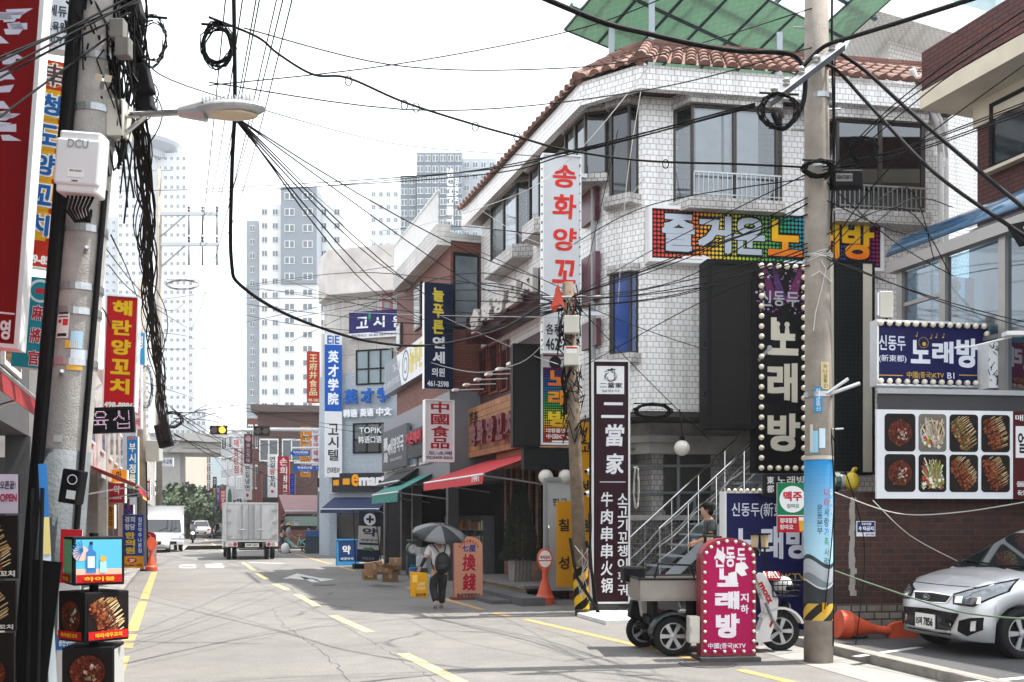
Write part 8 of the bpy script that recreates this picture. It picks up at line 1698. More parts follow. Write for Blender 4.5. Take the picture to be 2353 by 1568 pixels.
w = MB(); lwrap(w,247,272,717,722,'#3a3438',.010); lwrap(w,247,256,734,742,'#c02c34',.010); lwrap(w,260,273,733,748,'#c8343c',.010); lwrap(w,247,272,766,773,'#2c2c2e',.010); lwrap(w,246,272,726,729,'#5a5458',.010); w.build('sticker_print',PMATTE,lp)
w = MB()
for y,sx in ((580,.1),(862,-.02),(200,.12)): z = LZ(y); w = MB(); w.tube([LA(z) + Vector((sx,-.18,0)),LA(z) + Vector((sx+.06,-.29,.02))],.016,8); w.build('step_bolt',STEEL,lp)
rc = random.Random(21); w = MB()
for k in range(64):
 z = rc.uniform(5.6,7.4); a = rc.uniform(-2.9,.5); c = LA(z); P = [(c.x + .2*math.cos(a+i*.12) + rc.uniform(-.06,.08),-.15 - .1*rc.random() + .05*i,z - i*rc.uniform(.05,.3)) for i in range(6)]; w.tube(P,rc.uniform(.006,.014),5)
w.build('cable_tangle',CABLE,lp)
for x,y,t_ in ((270,70,.10),(282,112,.11),(232,180,.0)):
 w = MB(); q = at(x,y,8.35)-PB2
 if t_: w.box(q.x-.05,q.x+.07,q.y-.05,q.y+.05,q.z-.08,q.z+.08); w.build('splice_box',mat('old_grey_box',(.16,.155,.14),.6,var=.4),lp,bevel=.01)
 else: w.M = Matrix.Translation(q) @ Matrix.Rotation(R(14),4,'Y'); w.rect(-.05,.01,-.03,.03,0,'#c8b8a0'); w.rect(.03,.09,-.02,.04,0,'#c8bca8'); w.build('cable_tag',PMATTE,lp)
def lean(b,deg): b.o.rotation_euler = (0,R(deg),b.pl.a)
RP = Pl((gx(60,9.4),9.4),R(10)); b = Board('dark_red_signboard','huge dark red signboard with white brush strokes at the left edge of the picture',RP,-160,-60,42,785,.2,'#7d0309',side=WHITE,frame=.03); lean(b,4)
w = MB(); r_ = random.Random(2)
for k in range(30): x,z = b.W*r_.uniform(.40,.66),b.H*r_.uniform(.55,1.0); w.poly([(x,-.006,z),(x+r_.uniform(.08,.2),-.006,z+.02),(x+r_.uniform(.05,.22),-.006,z+r_.uniform(.05,.1)),(x-.02,-.006,z+.05)],'#d0d0e0')
w.rect(b.W*.05,b.W-.05,b.H*.09,b.H*.095,-.004,'#e0dcdc'); w.text('영',b.W*.78,b.W*.9,b.H*.02,b.H*.075,-.006,'#e0dce0',.04); b.put(w,'brush_lettering')
YP = Pl(at(130,400,12.2).to_2d(),R(14)); b = Board('red_yellow_sign','tall red sign with yellow bands and blue outlined letters behind the left pole',YP,22,128,117,606,.2,'#b8301e',side=WHITE,n=.0); lean(b,5.5)
w = MB()
for i,t in enumerate('串청도양꼬치'):
 zc = b.H*(.93-.146*i); xc = b.W*.60
 if i: w.disc(xc+.03,zc,b.W*.42,-.003,20,'#dba022',rz=b.H*.068); w.rect(b.W*.2,b.W*.8,zc-b.H*.075,zc+b.H*.075,-.004,'#dca424'); w.text(t,xc-b.W*.30,xc+b.W*.30,zc-b.H*.058,zc+b.H*.058,-.007,'#e8ecf0',.10); w.text(t,xc-b.W*.26,xc+b.W*.26,zc-b.H*.05,zc+b.H*.05,-.012,'#1a5c9c',.04)
 else: w.disc(xc,zc,b.W*.40,-.003,8,'#d8a020',rz=b.H*.062); w.disc(xc,zc,b.W*.37,-.004,8,'#a8281c',rz=b.H*.057); w.text(t,xc-.14,xc+.14,zc-.15,zc+.15,-.007,'#e8e8e8',.08); w.text(t,xc-.12,xc+.12,zc-.13,zc+.13,-.01,'#5a3a34',.02)
w.text('499-85',b.W*.3,b.W*.98,b.H*.012,b.H*.055,-.006,'#ecece8',.05); b.put(w)
WP2 = Pl(at(130,60,13).to_2d(),R(12)); b = Board('white_school_sign','white sign with dark letters and a phone number at the top left',WP2,60,-60,160,108,.2,'#cdd4da',side=WHITE); lean(b,3)
w = MB()
for t,y0,y1,c in (('임에듀',8,34,'#3a4048'),('생교육원',46,70,'#3a4048'),('634-0771',80,108 - 26 + 14,'#2c3036')): w.text(t,*b.xz(84,y0,150,y1),-.006,c,.03)
w.text('야ㅡ',*b.xz(100,99,140,106),-.006,'#c02c28',.05); b.put(w)
TP = Pl(at(80,740,12).to_2d(),R(12)); b = Board('teal_mahjong_sign','teal sign with red outlined characters under the red and yellow sign',TP,25,632,92,842,.2,'#1b7f8c',side=WHITE); lean(b,4.5)
w = MB(); w.disc(b.W*.8,b.H*.85,.14,-.003,20,'#c8d4dc'); w.disc(b.W*.8,b.H*.85,.11,-.004,20,'#1b7f8c'); w.rect(b.W*.62,b.W*.98,b.H*.82,b.H*.88,-.006,'#a83040')
for i,t in enumerate('麻將官'): w.text(t,b.W*.55,b.W*.97,b.H*(.52-.25*i),b.H*(.70-.25*i),-.006,'#e0d8dc',.08); w.text(t,b.W*.57,b.W*.95,b.H*(.53-.25*i),b.H*(.69-.25*i),-.009,'#a82c3c',.03)
b.put(w)
HP2 = Pl(at(270,800,19).to_2d(),R(10)); b = Board('red_skewer_sign','red blade sign with big yellow letters right of the left pole',HP2,236,680,309,942,.3,'#b8151f',side=WHITE,frame=.012); lean(b,2)
w = MB()
for i,t in enumerate('해란양꼬치'): w.text(t,b.W*.2,b.W*.82,b.H*(.83-.172*i),b.H*(.965-.172*i),-.008,'#e0b41c',.045)
w.text('498-8886',b.W*.04,b.W*.96,b.H*.02,b.H*.07,-.006,'#e8e4e0',.04); b.put(w)
b = Board('led_ticker','black LED ticker with pink dotted letters under the red skewer sign',Pl(at(256,960,17.5).to_2d(),R(10)),207,940,308,996,.12,'#0b0b0d',side=BLACKP,frame=.02,fmat=BLACKP,cat='LED display'); lean(b,-3)
w = MB()
for ch,x0,x1 in (('육',.08,.44),('십',.54,.92)):
 V_,F_ = glyphs(ch,0.0,0.0); ax,bx = min(v[0] for v in V_),max(v[0] for v in V_); az,bz = min(v[1] for v in V_),max(v[1] for v in V_)
 def inside_g(x,z):
  for f in F_:
   P = [V_[k] for k in f]; s = 0; ok = True
   for i in range(len(P)):
    a,c = P[i],P[(i+1) % len(P)]; cr = (c[0]-a[0])*(z-a[1])-(c[1]-a[1])*(x-a[0])
    if cr*s < 0: ok = False; break
    if cr: s = cr
   if ok: return True
  return False
 for i in range(13):
  for j in range(13):
   if inside_g(ax+(bx-ax)*(i+.5)/13,az+(bz-az)*(j+.5)/13): w.disc(b.W*(x0+(x1-x0)*(i+.5)/13),b.H*(.12+.76*(j+.5)/13),.0085,-.004,6,'#d8b4cc')
b.put(w,'lit_dots',paint('led_lit',emit=.5))
LF = Pl(sp(-1.45,0),A_L)
def front(name,label,t0,t1,h,m,off=0.0,cols=3,floors=2):
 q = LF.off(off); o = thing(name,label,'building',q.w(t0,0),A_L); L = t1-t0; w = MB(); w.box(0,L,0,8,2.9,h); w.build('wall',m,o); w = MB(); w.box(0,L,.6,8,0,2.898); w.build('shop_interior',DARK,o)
 for k in range(cols+1): x = L*k/cols; w = MB(); w.box(max(0,x-.15),min(L,x+.15),-.03,.3,0,2.896); w.build('pier',m,o)
 for f in range(floors):
  for k in range(cols): x = L*(k+.5)/cols; z = 3.6+f*2.7; w = MB(); w.box(x-.7,x+.7,-.05,.0,z,z+1.3); wn = w.build('window',WFRAME,o); w = MB(); w.rect(x-.62,x+.62,z+.08,z+1.22,-.055); w.build('pane',mat('dull_window_glass',(.05,.06,.065),.08,spec=.7),wn)
 return o
GRW = mat('grey_render',(.30,.30,.31),.8,var=.25); front('red_sign_shop','tall grey shop house at the left edge carrying the dark red signboard',-7,7.5,9.5,mat('shaded_grey_render',(.07,.07,.075),.8,var=.25),cols=4); front('left_shop_house','low pale shop house with a red awning beyond the left pole',13,24,5.6,mat('pale_render',(.42,.40,.38),.8,var=.25),floors=1); front('left_brick_house','pinkish two storey shop house further along the left',24.2,33,6.3,mat('pink_render',(.34,.24,.22),.8,var=.25),floors=1); front('left_far_house','grey shop house past the side street on the left',46,60,7.5,GRW); front('left_end_house','pale far shop house at the end of the left row',60.2,90,8,mat('pale_render',(.42,.40,.38),.8,var=.25),cols=5)  # first shop's render is darker: shade from the awnings put into its colour
awning('left_red_awning','red fabric awning at the left edge under the dark red signboard',LF,0,0,3.35,.35,.62,.22,mat('shaded_red_canvas',(.28,.012,.016),.8,var=.2),s0=(-1.5,3.2)); awning('left_small_awning','dark red small awning over the pale shop house on the left',LF,0,0,3.0,.5,1.2,.2,REDC,s0=(16,22)); awning('left_yellow_awning','yellow small awning beside the red pharmacy arrow sign',LF,0,0,2.9,.3,1.0,.25,mat('yellow_canvas',(.55,.40,.10),.7),s0=(25,29))  # left edge awning has its shade put into a darker red
blade('blue_ticket_sign','blue vertical sign with white letters and an orange cap on the left',292,1003,317,1142,34,'#1a6fb8',[('부시정룸타',(.2,.1,.8,.97),'#e0e8ee',True),('COTV',(.1,.01,.9,.06),'#d88a1c')],ang=R(10)); blade('pharmacy_arrow_sign','square red sign with a white letter and chevrons on the left',251,1111,287,1156,30,'#b01c28',[('약',(.3,.1,.7,.55),'#ece4e4'),('<<<<',(.2,.66,.8,.82),'#ece4e4')],ang=R(8)); blade('yellow_house_sign','yellow vertical sign with dark letters under the pharmacy arrow sign',247,1160,263,1215,31,'#d08c14',[('황금마',(.2,.05,.8,.95),'#2c2014',True)],ang=R(8)); blade('orange_board','orange sign with a round white disc above the yellow awning',250,1080,292,1108,33,'#d88a18',[('안',(.4,.1,.7,.9),'#3a2a14')],ang=R(8)); blade('white_purple_sign','white square sign with small violet letters on the left',242,1018,262,1046,36,'#d4ccd8',[('바태통상',(.1,.4,.9,.6),'#6a3a7a')],ang=R(8)); blade('white_pink_letter_sign','white vertical sign with pink letters just behind the red skewer sign',309,838,325,985,26,'#d8d4d6',[('양다리바베',(.2,.2,.8,.98),'#b84a60',True)],ang=R(10)); blade('teal_green_sign','blue and green vertical sign half hidden behind the red skewer sign',311,765,333,838,27,'#2a8ab8',[('찡',(.3,.1,.8,.5),'#e0ecf0')],ang=R(10)); blade('church_sign','white board with blue letters hanging over the left side far off',364,1052,398,1072,62,'#d8dce0',[('성수교회',(.08,.2,.92,.75),'#3a4a6a')],ang=R(8)); blade('red_pole_sign','thin red and white vertical sign behind the second left pole',337,1105,345,1150,44,'#b02430',[('중화',(.2,.1,.8,.9),'#e8dcdc',True)],ang=R(8)); blade('violet_neon_sign','small dark sign with violet neon letters behind the clinic board',285,1160,306,1182,36,'#141024',[('TCL',(.1,.5,.9,.9),'#8a60e0'),('홍',(.3,.05,.7,.45),'#e05070')],ang=R(8),m=paint('neon_print',emit=.8))
p = G(305,1313); hb = thing('clinic_board','blue and orange standing clinic board with yellow and white letters on the left kerb','sign',(gx(282,p.y),p.y,0),R(8)); k_ = p.y/F; W,Hh = 46*k_,130*k_
w = MB(); w.box(0,W,0,.1,.06,Hh,'#1c3a8a'); w.rect(0,W,.06,Hh*.27,-.004,'#dc9418'); w.disc(W*.45,Hh*.19,W*.24,-.006,20,'#b8281c',rz=Hh*.045); w.build('panel',PAINT,hb); w = MB(); w.text('한의원',W*.12,W*.6,Hh*.30,Hh*.70,-.007,'#e0bc28',.05,vert=True); w.text('경희',W*.1,W*.6,Hh*.86,Hh*.97,-.007,'#e0e4f0',.03); w.text('청담',W*.1,W*.6,Hh*.73,Hh*.84,-.007,'#e0e4f0',.03); w.text('침한약추나봉침',W*.74,W*.92,Hh*.32,Hh*.96,-.007,'#e0e4f0',.02,vert=True); w.text('2F',W*.33,W*.58,Hh*.165,Hh*.215,-.010,'#f0ecec',.04); w.text('02-466-1075',W*.06,W*.94,Hh*.08,Hh*.13,-.007,'#4a2c14',.03); w.build('lettering',PAINT,hb); w = MB(); w.box(-.05,W+.05,-.15,.3,0,.055); w.build('base',BLACKP,hb)
p = G(348,1313); marker('upright orange marker at the left kerb beside the blue clinic board',(p.x,p.y,0),R(40),txt=False); p = G(342,1300); t = thing('no_parking_board','red topped white no-parking board behind the orange marker on the left','sign',(p.x,p.y,0),R(8)); w = MB(); w.prism(arch(-.26,.26,.02,1.25),0,.08,'#d4d0d0',side='#b01c28'); w.prism(arch(-.25,.25,.78,1.24),-.006,-.001,'#b81c2c'); w.build('panel',PAINT,t); w = MB(); w.text('차금지',-.2,.2,.8,.95,-.012,'#f0e8e8',.04); w.ring(0,1.06,.07,.09,-.012,16,'#f0e8e8'); w.ring(0,.4,.1,.13,-.006,16,'#b81c2c'); w.build('lettering',PAINT,t)
for (x,d,top_y,r,l,arms) in ((326,36,640,.17,'second concrete utility pole on the left carrying a grey cabinet',0),(366,62,390,.20,'far concrete utility pole on the left with two steel crossarms',1)):
 p = Vector((gx(x,d),d,0)); t = thing('utility_pole',l,'utility pole',p); w = MB(); w.tube([(0,0,0),(0,0,zz(top_y,d))],[r,r*.7],14); w.build('shaft',POLE,t,smooth=True)
 if arms:
  for y in (492,562,1000): w = MB(); zq = zz(y,d); w.box(-.5,3.7 if y < 900 else 1.5,-.08,.08,zq-.1,zq+.1); w.tube([(0,0,zq-1.5),(1.6,0,zq-.1)],.05,6); w.build('crossarm',STEEL,t)
  for y in (492,562):
   for k in (1.85,2.7,3.6): w = MB(); zq = zz(y,d); w.lathe([(.05,0),(.10,.1),(.05,.2),(.10,.3),(.04,.4)],10,(k,0,zq+.1)); w.tube([(k,0,zq-.1),(k,0,zq-1.3)],[.04,.07],8); w.build('insulator',mat('dark_insulator',(.04,.045,.05),.4),t)
  w = MB(); w.tube([(-.8,0,zz(392,d)),(.8,0,zz(392,d))],.04,5); w.tube([(0,0,zz(400,d)),(0,0,zz(380,d))],.05,6); w.build('finial',STEEL,t)
 else: w = MB(); a,c = at(335,1060,35.6)-p,at(366,1012,35.6)-p; w.box(a.x,c.x,-.4,.0,a.z,c.z); w.build('cabinet',mat('cabinet_grey',(.42,.44,.43),.5),t,bevel=.02); w = MB(); w.tube([(.25,-.1,0),(.2,-.1,a.z)],.03,6); w.build('conduit',BLACK,t)
md_ = 6.7; ms = thing('menu_stand','black stand of three turned menu light boxes with food pictures in the near left corner','menu stand',(gx(216,md_),md_,0)); mzz = lambda y: zz(y,md_)
w = MB(); w.cyl((0,0,0),(0,0,mzz(1225)),.03,n=10); w.lathe([(.28,0),(.28,.04),(.05,.06)],18); w.build('pole',BLACKP,ms)
for (x0,xc,x1,y0,y1,k) in ((150,171,280,1233,1342,0),(139,197,291,1357,1470,1),(146,256,283,1481,1590,2)):
 s = .32; a = R((34,54,9)[k]); z0,z1 = mzz(y1),mzz(y0); w = MB(); M = Matrix.Rotation(a,4,'Z'); w.M = M; w.box(-s/2,s/2,-s/2,s/2,z0,z1); bx = w.build('light_box',BLACKP,ms,bevel=.008)
 for fc in range(4):
  w = MB(); w.M = M @ Matrix.Rotation(R(90*fc),4,'Z') @ Matrix.Translation((-s/2,-s/2-.002,z0)); g = .018; A = (g,s-g,g,z1-z0-g); H_ = z1-z0
  if k == 0 and fc == 0:
   w.rect(*A,-.002,'#5ab4d4'); w.disc(g+.03,H_*.66,.05,-.003,16,'#e0b8a8'); w.rect(g,s-g,H_*.22,H_*.34,-.003,'#e8b8a0'); w.prism([(.08,H_*.26),(.14,H_*.26),(.14,H_*.68),(.12,H_*.74),(.12,H_*.84),(.10,H_*.84),(.10,H_*.74),(.08,H_*.68)],-.006,-.003,'#3a78b8'); w.rect(.088,.132,H_*.36,H_*.6,-.008,'#c8dce8'); w.rect(.10,.12,H_*.84,H_*.9,-.007,'#1c2430'); w.rect(.165,.205,H_*.26,H_*.5,-.006,'#a8d4e4'); w.disc(.185,H_*.55,.02,-.007,10,'#d8a848')
   for q in range(9): aa = R(100+q*18); w.bar((.06,H_*.72),(.06+.07*math.cos(aa),H_*.72+.07*math.sin(aa)),.006,-.005,'#1c78b0')
  elif k == 0: w.rect(*A,-.002,'#7fc08c')
  elif k == 2 and fc == 1: w.rect(*A,-.002,'#a8a8a4')
  else: dish(w,*A,['pot','skewer','pot','skewer'][(k+fc) % 4],70+k*5+fc,-.002)
  if fc in (0,3) and k < 2 or fc == 0: w.rect(g,s-g,g,H_*.22,-.012,'#b81c1c'); w.text(['하이볼','마라새우꼬치','마라탕'][k],s*.2,s*.8,H_*.09,H_*.18,-.015,'#e8b428',.03)
  w.build('picture',PMATTE,bx)
for (x0,x1,y0,y1,d,kind,l) in ((-60,42,1090,1180,7.4,None,'pale violet poster reading OPEN at the left edge'),(-90,40,1185,1330,7.3,'skewer','upper food poster at the left edge'),(-90,36,1335,1450,7.2,'green','middle food poster at the left edge'),(-90,32,1455,1640,7.1,'pot','lowest food poster at the left edge')):
 pl = Pl(at(x1,1300,d).to_2d(),R(6)); b = Board('shop_poster',l,pl,x0,y0,x1,y1,.03,'#c9bccd' if kind is None else '#1a1412',side=BLACKP,cat='poster',m=PMATTE)
 w = MB()
 if kind: dish(w,.02,b.W-.02,.02,b.H-.02,kind,int(y0)); w.text('양꼬치',b.W*.55,b.W*.97,b.H*.03,b.H*.13,-.012,'#e0d8d0',.04)
 else: w.text('오픈끝!',b.W*.6,b.W*.95,b.H*.62,b.H*.82,-.006,'#3a3044',.02); w.text('OPEN',b.W*.6,b.W*.98,b.H*.3,b.H*.5,-.006,'#a83050',.04)
 b.put(w,'print',PMATTE)
def plain(name,label,cat,p,rz,W,Hh,col,m=None,tilt=0,txts=()):
 t = thing(name,label,cat,p,rz); t.rotation_euler[1] = R(tilt); w = MB(); w.box(-W/2,W/2,0,.012,.05,Hh,col); w.build('sheet',m or PMATTE,t); w = MB()
 for tx,bx,c in txts: (w.text(tx,W*(bx[0]-.5),W*(bx[2]-.5),Hh*(1-bx[3]),Hh*(1-bx[1]),-.006,c,.03) if tx else w.rect(W*(bx[0]-.5),W*(bx[2]-.5),Hh*(1-bx[3]),Hh*(1-bx[1]),-.004,c))
 if txts: w.build('print',PMATTE,t)
 return t
plain('standing_poster','red and white standing poster between the left pole and the menu stand','poster',(gx(149,8.2),8.2,0),R(8),.17,1.58,'#d4d0d0',tilt=2,txts=((None,(0,0,1,.28),'#b8202c'),('배달',(.2,.16,.8,.24),'#f0e8e8'),(None,(0,.55,1,.63),'#2a70b0'),('광진구신세',(.1,.57,.9,.61),'#f0f0f0'),('내',(.3,.36,.5,.40),'#404044')))
plain('flag_banner','narrow blue and white feather banner leaning against the left pole','banner',(gx(127,7.9),7.9,0),R(30),.06,2.1,'#b8c4cc',tilt=-2.5,txts=((None,(0,0,1,.2),'#2a6aa8'),(None,(0,.2,1,.34),'#c8b878')))
w = MB()
for x,y in ((72,1.0),(96,1.2)): w.tube([(gx(x-12,7.6),7.6,0),(gx(x+2,7.6),7.6,1.9)],.016,8); tag(w.build('banner_pole',BLACKP),'thin black pole leaning at the foot of the left utility pole, %s' % ('left one' if x == 72 else 'right one'),'pole'); w = MB()
plain('black_drape','black wrapped banner bundle leaning at the lower left','banner',(gx(58,7.7),7.7,0),R(5),.22,1.35,'#0c0c0d',tilt=7)
# ================================================================ OVERHEAD CABLES
def catmull(P,n=7):
 out = []
 for i in range(len(P)-1):
  p0,p1,p2,p3 = P[max(i-1,0)],P[i],P[i+1],P[min(i+2,len(P)-1)]
  for k in range(n): t = k/n; out.append(.5*((2*p1) + (p2-p0)*t + (2*p0-5*p1+4*p2-p3)*t*t + (3*p1-p0-3*p2+p3)*t**3))
 return out + [P[-1]]
def cable(pts,r=.010,label='thin black overhead wire strung across the street',m=None,group='overhead wires',name='overhead_cable',n=5):
 P = [at(*p) for p in pts]
 if len(P) == 2: a,c = P; s = (c-a).length*.018; P = [a.lerp(c,k/8) - Vector((0,0,s*4*(k/8)*(1-k/8))) for k in range(9)]
 else: P = catmull(P)
 w = MB(); w.tube(P,r,n); return tag(w.build(name,m or CABLE,smooth=True),label,'cable',group)
K = lambda pts,r,l,m=None: cable(pts,r,l,m,group=None,n=7)
K([(537,-30,9),(540,230,9.2),(533,400,9.5),(532,600,10),(560,662,10.5),(680,732,12),(850,785,14),(1000,793,15.5),(1150,757,16.5),(1240,705,17),(1300,692,17.2)],.019,'thick black cable dropping from the top and looping across to the brown pole')
K([(1210,-20,10),(1380,50,10.3),(1480,76,10.6),(1600,103,11),(1700,118,11.3),(1800,122,11.4),(1838,140,11.4),(1850,190,11.3),(1840,250,11.2),(1800,297,11.2),(1775,260,11.15)],.028,'very thick black cable sagging in from the top to the right pole')
K([(1835,165,11.3),(1890,110,11.3),(1960,85,10.8),(2080,48,10),(2260,-10,9)],.024,'thick black cable rising from the right pole to the upper right')
K([(1925,120,11.4),(1990,165,11.2),(2100,265,10.6),(2240,385,9.8),(2380,500,9)],.021,'upper of two thick black cables slanting down right over the brick house')
K([(1885,150,11.5),(1920,160,11.4),(2000,245,11),(2150,400,10),(2380,560,9)],.019,'lower of two thick black cables slanting down right over the brick house')
K([(480,40,9.2),(590,85,9.5),(640,125,9.7),(720,172,9.8),(800,180,10),(930,236,10.2),(1090,287,10.6),(1190,315,10.8),(1300,345,11),(1480,370,11.2),(1700,378,11.4),(1850,385,11.45)],.012,'black messenger cable with small rings from the left pole to the right pole')
for x,y,d in ((800,184,10),(929,240,10.2),(956,246,10.25),(1092,290,10.6),(1188,314,10.8),(1530,376,11.2)):
 w = MB(); c = at(x,y,d); w.tube([c + Vector((.035*math.cos(a),.02,.05*math.sin(a))) for a in [k*.65 for k in range(11)]],.006,4); tag(w.build('cable_ring',CABLE),'small black ring hanging on the messenger cable','cable ring','rings on the messenger cable')
T_ = [[(330,140,8.9),(480,215,12),(900,330,20),(1240,360,19)],[(480,197,10),(900,150,10.5),(1320,70,11),(1540,-10,11)],[(560,65,9.4),(900,150,10),(1230,160,10.6),(1500,130,11),(1866,20,11.5)],[(480,190,9.2),(1000,255,10),(1500,205,11),(1866,110,11.5)],
 [(1735,238,11.2),(1320,345,13),(1000,402,17),(440,436,34),(250,440,40)],[(1735,242,11.2),(1320,352,13),(1000,412,17),(440,444,34)],[(1735,246,11.2),(1320,348,13),(980,406,18),(600,440,30)],[(545,272,9.4),(1100,660,17),(1300,690,17.2)],[(545,275,9.4),(1080,730,27)],[(545,278,9.4),(980,660,28)],[(545,280,9.4),(1000,745,30)],[(545,272,9.4),(1240,640,19)],[(548,276,9.4),(930,700,38)],[(548,274,9.4),(760,480,40),(900,590,42)],
 [(520,-20,16),(445,650,62)],[(560,-20,16),(470,495,62)],[(592,-20,16),(480,495,62)],[(655,-20,16),(500,500,62)],[(676,-20,16),(505,565,62)],[(600,-20,16),(470,565,62)],[(640,-20,16),(440,760,52)],
 [(1315,690,17.2),(1855,590,11.5)],[(1315,700,17.2),(1600,640,14),(1855,560,11.5)],[(1320,684,17.2),(1860,610,11.5)],[(1330,672,17.2),(1855,470,11.5)],[(1315,690,17.2),(1625,805,17.5)],[(1340,668,17.2),(1500,575,18),(1855,400,11.5)],[(1325,700,17.2),(1630,1010,17.8)],[(1310,672,17.2),(1240,640,19),(1060,560,27)],[(1305,700,17.2),(1080,720,26),(880,690,40),(520,660,62)],[(1305,710,17.2),(900,740,32),(500,690,62)],[(1305,690,17.2),(1000,640,26),(760,630,40),(510,665,62)],[(1305,705,17.2),(980,770,28),(640,740,45),(470,700,62)],
 [(1890,385,11.4),(2080,342,10.8),(2380,232,9.5)],[(1890,392,11.4),(2100,345,10.8),(2380,244,9.5)],[(1890,378,11.4),(2060,345,10.8),(2380,226,9.5)],[(1890,400,11.4),(2070,360,10.8),(2380,252,9.5)],[(1895,410,11.4),(1990,300,10.6),(2130,180,10),(2380,5,9)],[(1895,412,11.4),(2010,290,10.6),(2140,190,10),(2380,30,9)],[(1895,414,11.4),(2160,190,10),(2380,60,9)],[(1900,590,11.4),(2150,690,12),(2380,760,12)],[(1900,595,11.4),(2353,740,12.5)],[(1905,570,11.4),(2050,380,10.6),(2353,150,9.5)],[(1860,590,11.5),(1600,700,15),(1345,840,17.1)],[(1900,420,11.4),(2060,560,14),(2200,640,15)],[(1895,405,11.4),(1500,470,14),(1320,560,17)],
 [(440,950,27),(520,930,32),(700,968,45),(900,985,36),(1050,990,28)],[(430,970,27),(560,945,34),(760,985,44),(890,1000,38)],[(400,1000,26),(700,1120,48),(735,1050,51)],[(395,940,26),(600,1060,62),(740,1055,51)],[(420,1030,40),(560,1030,60),(735,1000,51)],[(385,980,25),(480,940,30),(620,930,62),(735,950,51)],[(250,610,22),(330,690,30),(440,760,62)],[(235,560,20),(420,700,62)],[(255,540,12),(300,640,20),(330,730,36)],[(230,700,15),(330,800,30),(500,800,62)],[(330,760,36),(470,800,62),(520,1000,60)],[(335,880,36),(470,930,62),(560,1020,62)],[(340,900,36),(430,970,62),(530,1100,75)],[(365,690,62),(640,650,60),(1060,590,34)],
 [(1240,540,20),(1030,520,28),(880,530,42)],[(1420,300,19),(1380,480,18.5),(1330,690,17.2)],[(1910,985,11.5),(1915,1180,11.45),(1895,1400,11.4)],[(1905,980,11.5),(1985,1240,13),(1965,1490,12.4)]]
r0_ = random.Random(4)
for k in range(6): T_.append([(1312,678+r0_.uniform(0,30),17.2),(1560,640+r0_.uniform(-60,60),14.5),(1855,560+r0_.uniform(-150,60),11.5)])
for k in range(7): T_.append([(1305,680+r0_.uniform(0,35),17.2),(1000,720+r0_.uniform(-90,50),28),(620+r0_.uniform(-120,60),690+r0_.uniform(-60,120),55)])
for k in range(4): T_.append([(1900,400+r0_.uniform(0,220),11.4),(2080,420+r0_.uniform(0,220),12),(2200+r0_.uniform(-60,60),500+r0_.uniform(-80,200),14)])
for k in range(6): T_.append([(400,985+r0_.uniform(-40,30),26),(520,1000+r0_.uniform(-60,60),45),(640+r0_.uniform(-60,80),1040+r0_.uniform(-60,80),70)])
for p in T_: cable(p,.0055 + .00012*max(q[2] for q in p))
L_ = [[(325,-20,8.6),(150,70,8),(-20,150,7.4)],[(335,-10,8.6),(150,85,8),(-20,175,7.4)],[(320,5,8.6),(140,75,8),(-20,140,7.4)],[(300,30,8.6),(130,110,8),(-20,190,7.4)],[(285,60,8.6),(120,180,8),(-20,285,7.4)]]
for p in L_: cable(p,.009,'black service cable running off to the upper left from the left pole',group='cables to the upper left')
W_ = [[(690,714,36),(1000,725,27),(1300,730,17.2)],[(1490,155,18.4),(1300,375,18),(1100,480,20),(860,545,40)],[(1480,410,17.5),(1370,540,18.5),(1240,560,20),(1100,480,26)],[(1000,720,27),(1180,800,22),(1290,840,17.2)],[(860,790,36),(1050,850,24),(1180,840,19.5),(1250,790,18.5)],[(1480,165,18.3),(1440,420,18),(1420,700,18)]]
for p in W_: cable(p,.0075,'pale grey cable strung in front of the buildings on the right',CABLEG,'pale cables')
cable([(1912,1130,12.3),(2060,1180,12.8),(2200,1178,12.6),(2380,1150,12)],.008,'pale cable hanging along the dark brick wall under the menu board',CABLEG,None); cable([(2005,1150,13),(2090,1230,12.8),(2200,1290,12.6)],.006,'thin pale cord slanting down the brick wall to the silver car',CABLEG,None)
cable([(1918,1312,11.5),(2010,1345,11.6),(2200,1405,10.3),(2380,1425,9.4)],.010,'pale green rope tied from the concrete pole past the silver car',mat('green_rope',(.10,.145,.09),.9),None,name='rope')
rc = random.Random(11)
def coil(label,x,y,d,rx,rz,n,m=None):
 w = MB(); c = at(x,y,d)
 for k in range(n): a0 = rc.random()*6; q,s = rc.uniform(.75,1.1),rc.uniform(.7,1.1); w.tube([c + Vector((rx*q*math.cos(a0+t*.5) + rc.uniform(-.01,.01),rc.uniform(-.04,.04),rz*s*math.sin(a0+t*.5))) for t in range(13)],rc.uniform(.004,.009),5)
 w.tube([c + Vector((-rx,0,rz)),c + Vector((rx,0,rz*.9))],.012,6); tag(w.build('cable_coil',m or CABLE),label,'cable coil')
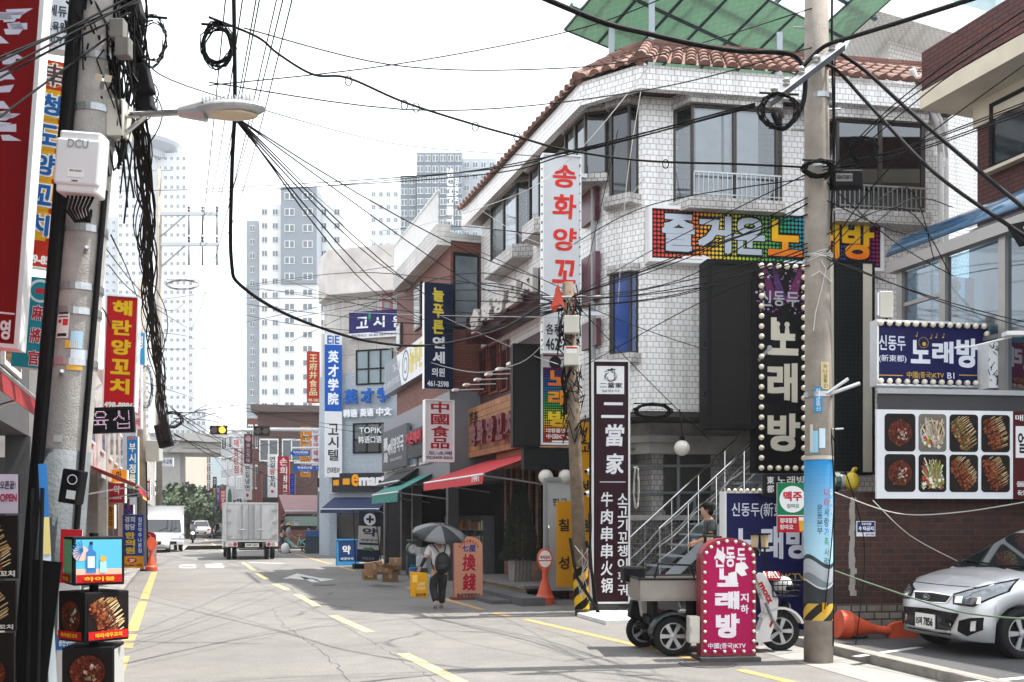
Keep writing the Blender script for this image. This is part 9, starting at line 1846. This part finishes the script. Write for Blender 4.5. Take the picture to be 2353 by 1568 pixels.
coil('tangled black cable coil hanging from the thick cable at the top left',500,105,9.3,.15,.20,14); coil('black cable loops hanging under the crossarm of the right pole',1790,255,11.1,.22,.20,12); coil('black and white cable knot on the right pole level with the bay windows',1880,388,11.35,.18,.10,16); coil('black cable loops right of the right pole by the dark bay window',1985,345,11,.15,.14,9); coil('black cable clump under the tiled wall behind the tall maroon sign',1500,945,18.1,.35,.14,22); coil('distant tangle of wires at the end of the heavy bundle',395,965,27,.3,.22,16); coil('wire tangle around the second left pole',335,890,35,.25,.8,12); coil('pale white cord loop hanging beside the tall maroon sign',1462,1120,17.6,.05,.35,4,CABLEG); coil('loose black cable loops beside the near left pole top',350,95,9.4,.14,.24,7); coil('wire loops on the far pole with crossarms',420,655,49,.8,.25,8)
PTH = catmull([at(*q) for q in ((300,-40,9.2),(316,130,9.6),(322,290,10),(336,480,11.2),(343,640,13),(357,800,16),(371,930,20),(384,1022,24))],9)
bd = thing('cable_bundle','heavy bundle of twisted dark cables running from the near left pole down the street','cable bundle',PTH[0]); o0 = PTH[0]
for s in range(22):
 ph,rr_ = rc.random()*6.28,rc.uniform(.02,.10); w = MB(); w.tube([p - o0 + Vector((rr_*(1+.25*math.sin(i*.7+s))*math.cos(ph+i*.28),rr_*math.sin(ph+i*.28),.5*rr_*math.cos(ph+i*.28))) for i,p in enumerate(PTH)],rc.uniform(.006,.011),6); w.build('strand',BROWNC if s % 3 else CABLE,bd)
for s in range(18):
 i0 = rc.randrange(3,62); i1 = min(len(PTH)-1,i0+rc.randrange(5,12)); w = MB(); k = rc.choice((-1,1))*rc.uniform(.1,.24); w.tube([PTH[i] - o0 + Vector((k*math.sin(math.pi*(i-i0)/(i1-i0)),0,0)) for i in range(i0,i1+1)],.007,5); w.build('loose_strand',CABLE,bd)
for (x,y,d,a,b_) in ((333,188,9.5,.07,.13),(340,240,9.6,.06,.10),(312,20,9.2,.06,.12),(378,1002,23.6,.16,.28)): w = MB(); w.M = Matrix.Translation(at(x,y,d)-o0) @ Matrix.Rotation(R(-14),4,'Y'); w.box(-a,a,-.12,.06,-b_,b_); w.build('splice_case',BLACKP,bd,bevel=.02)
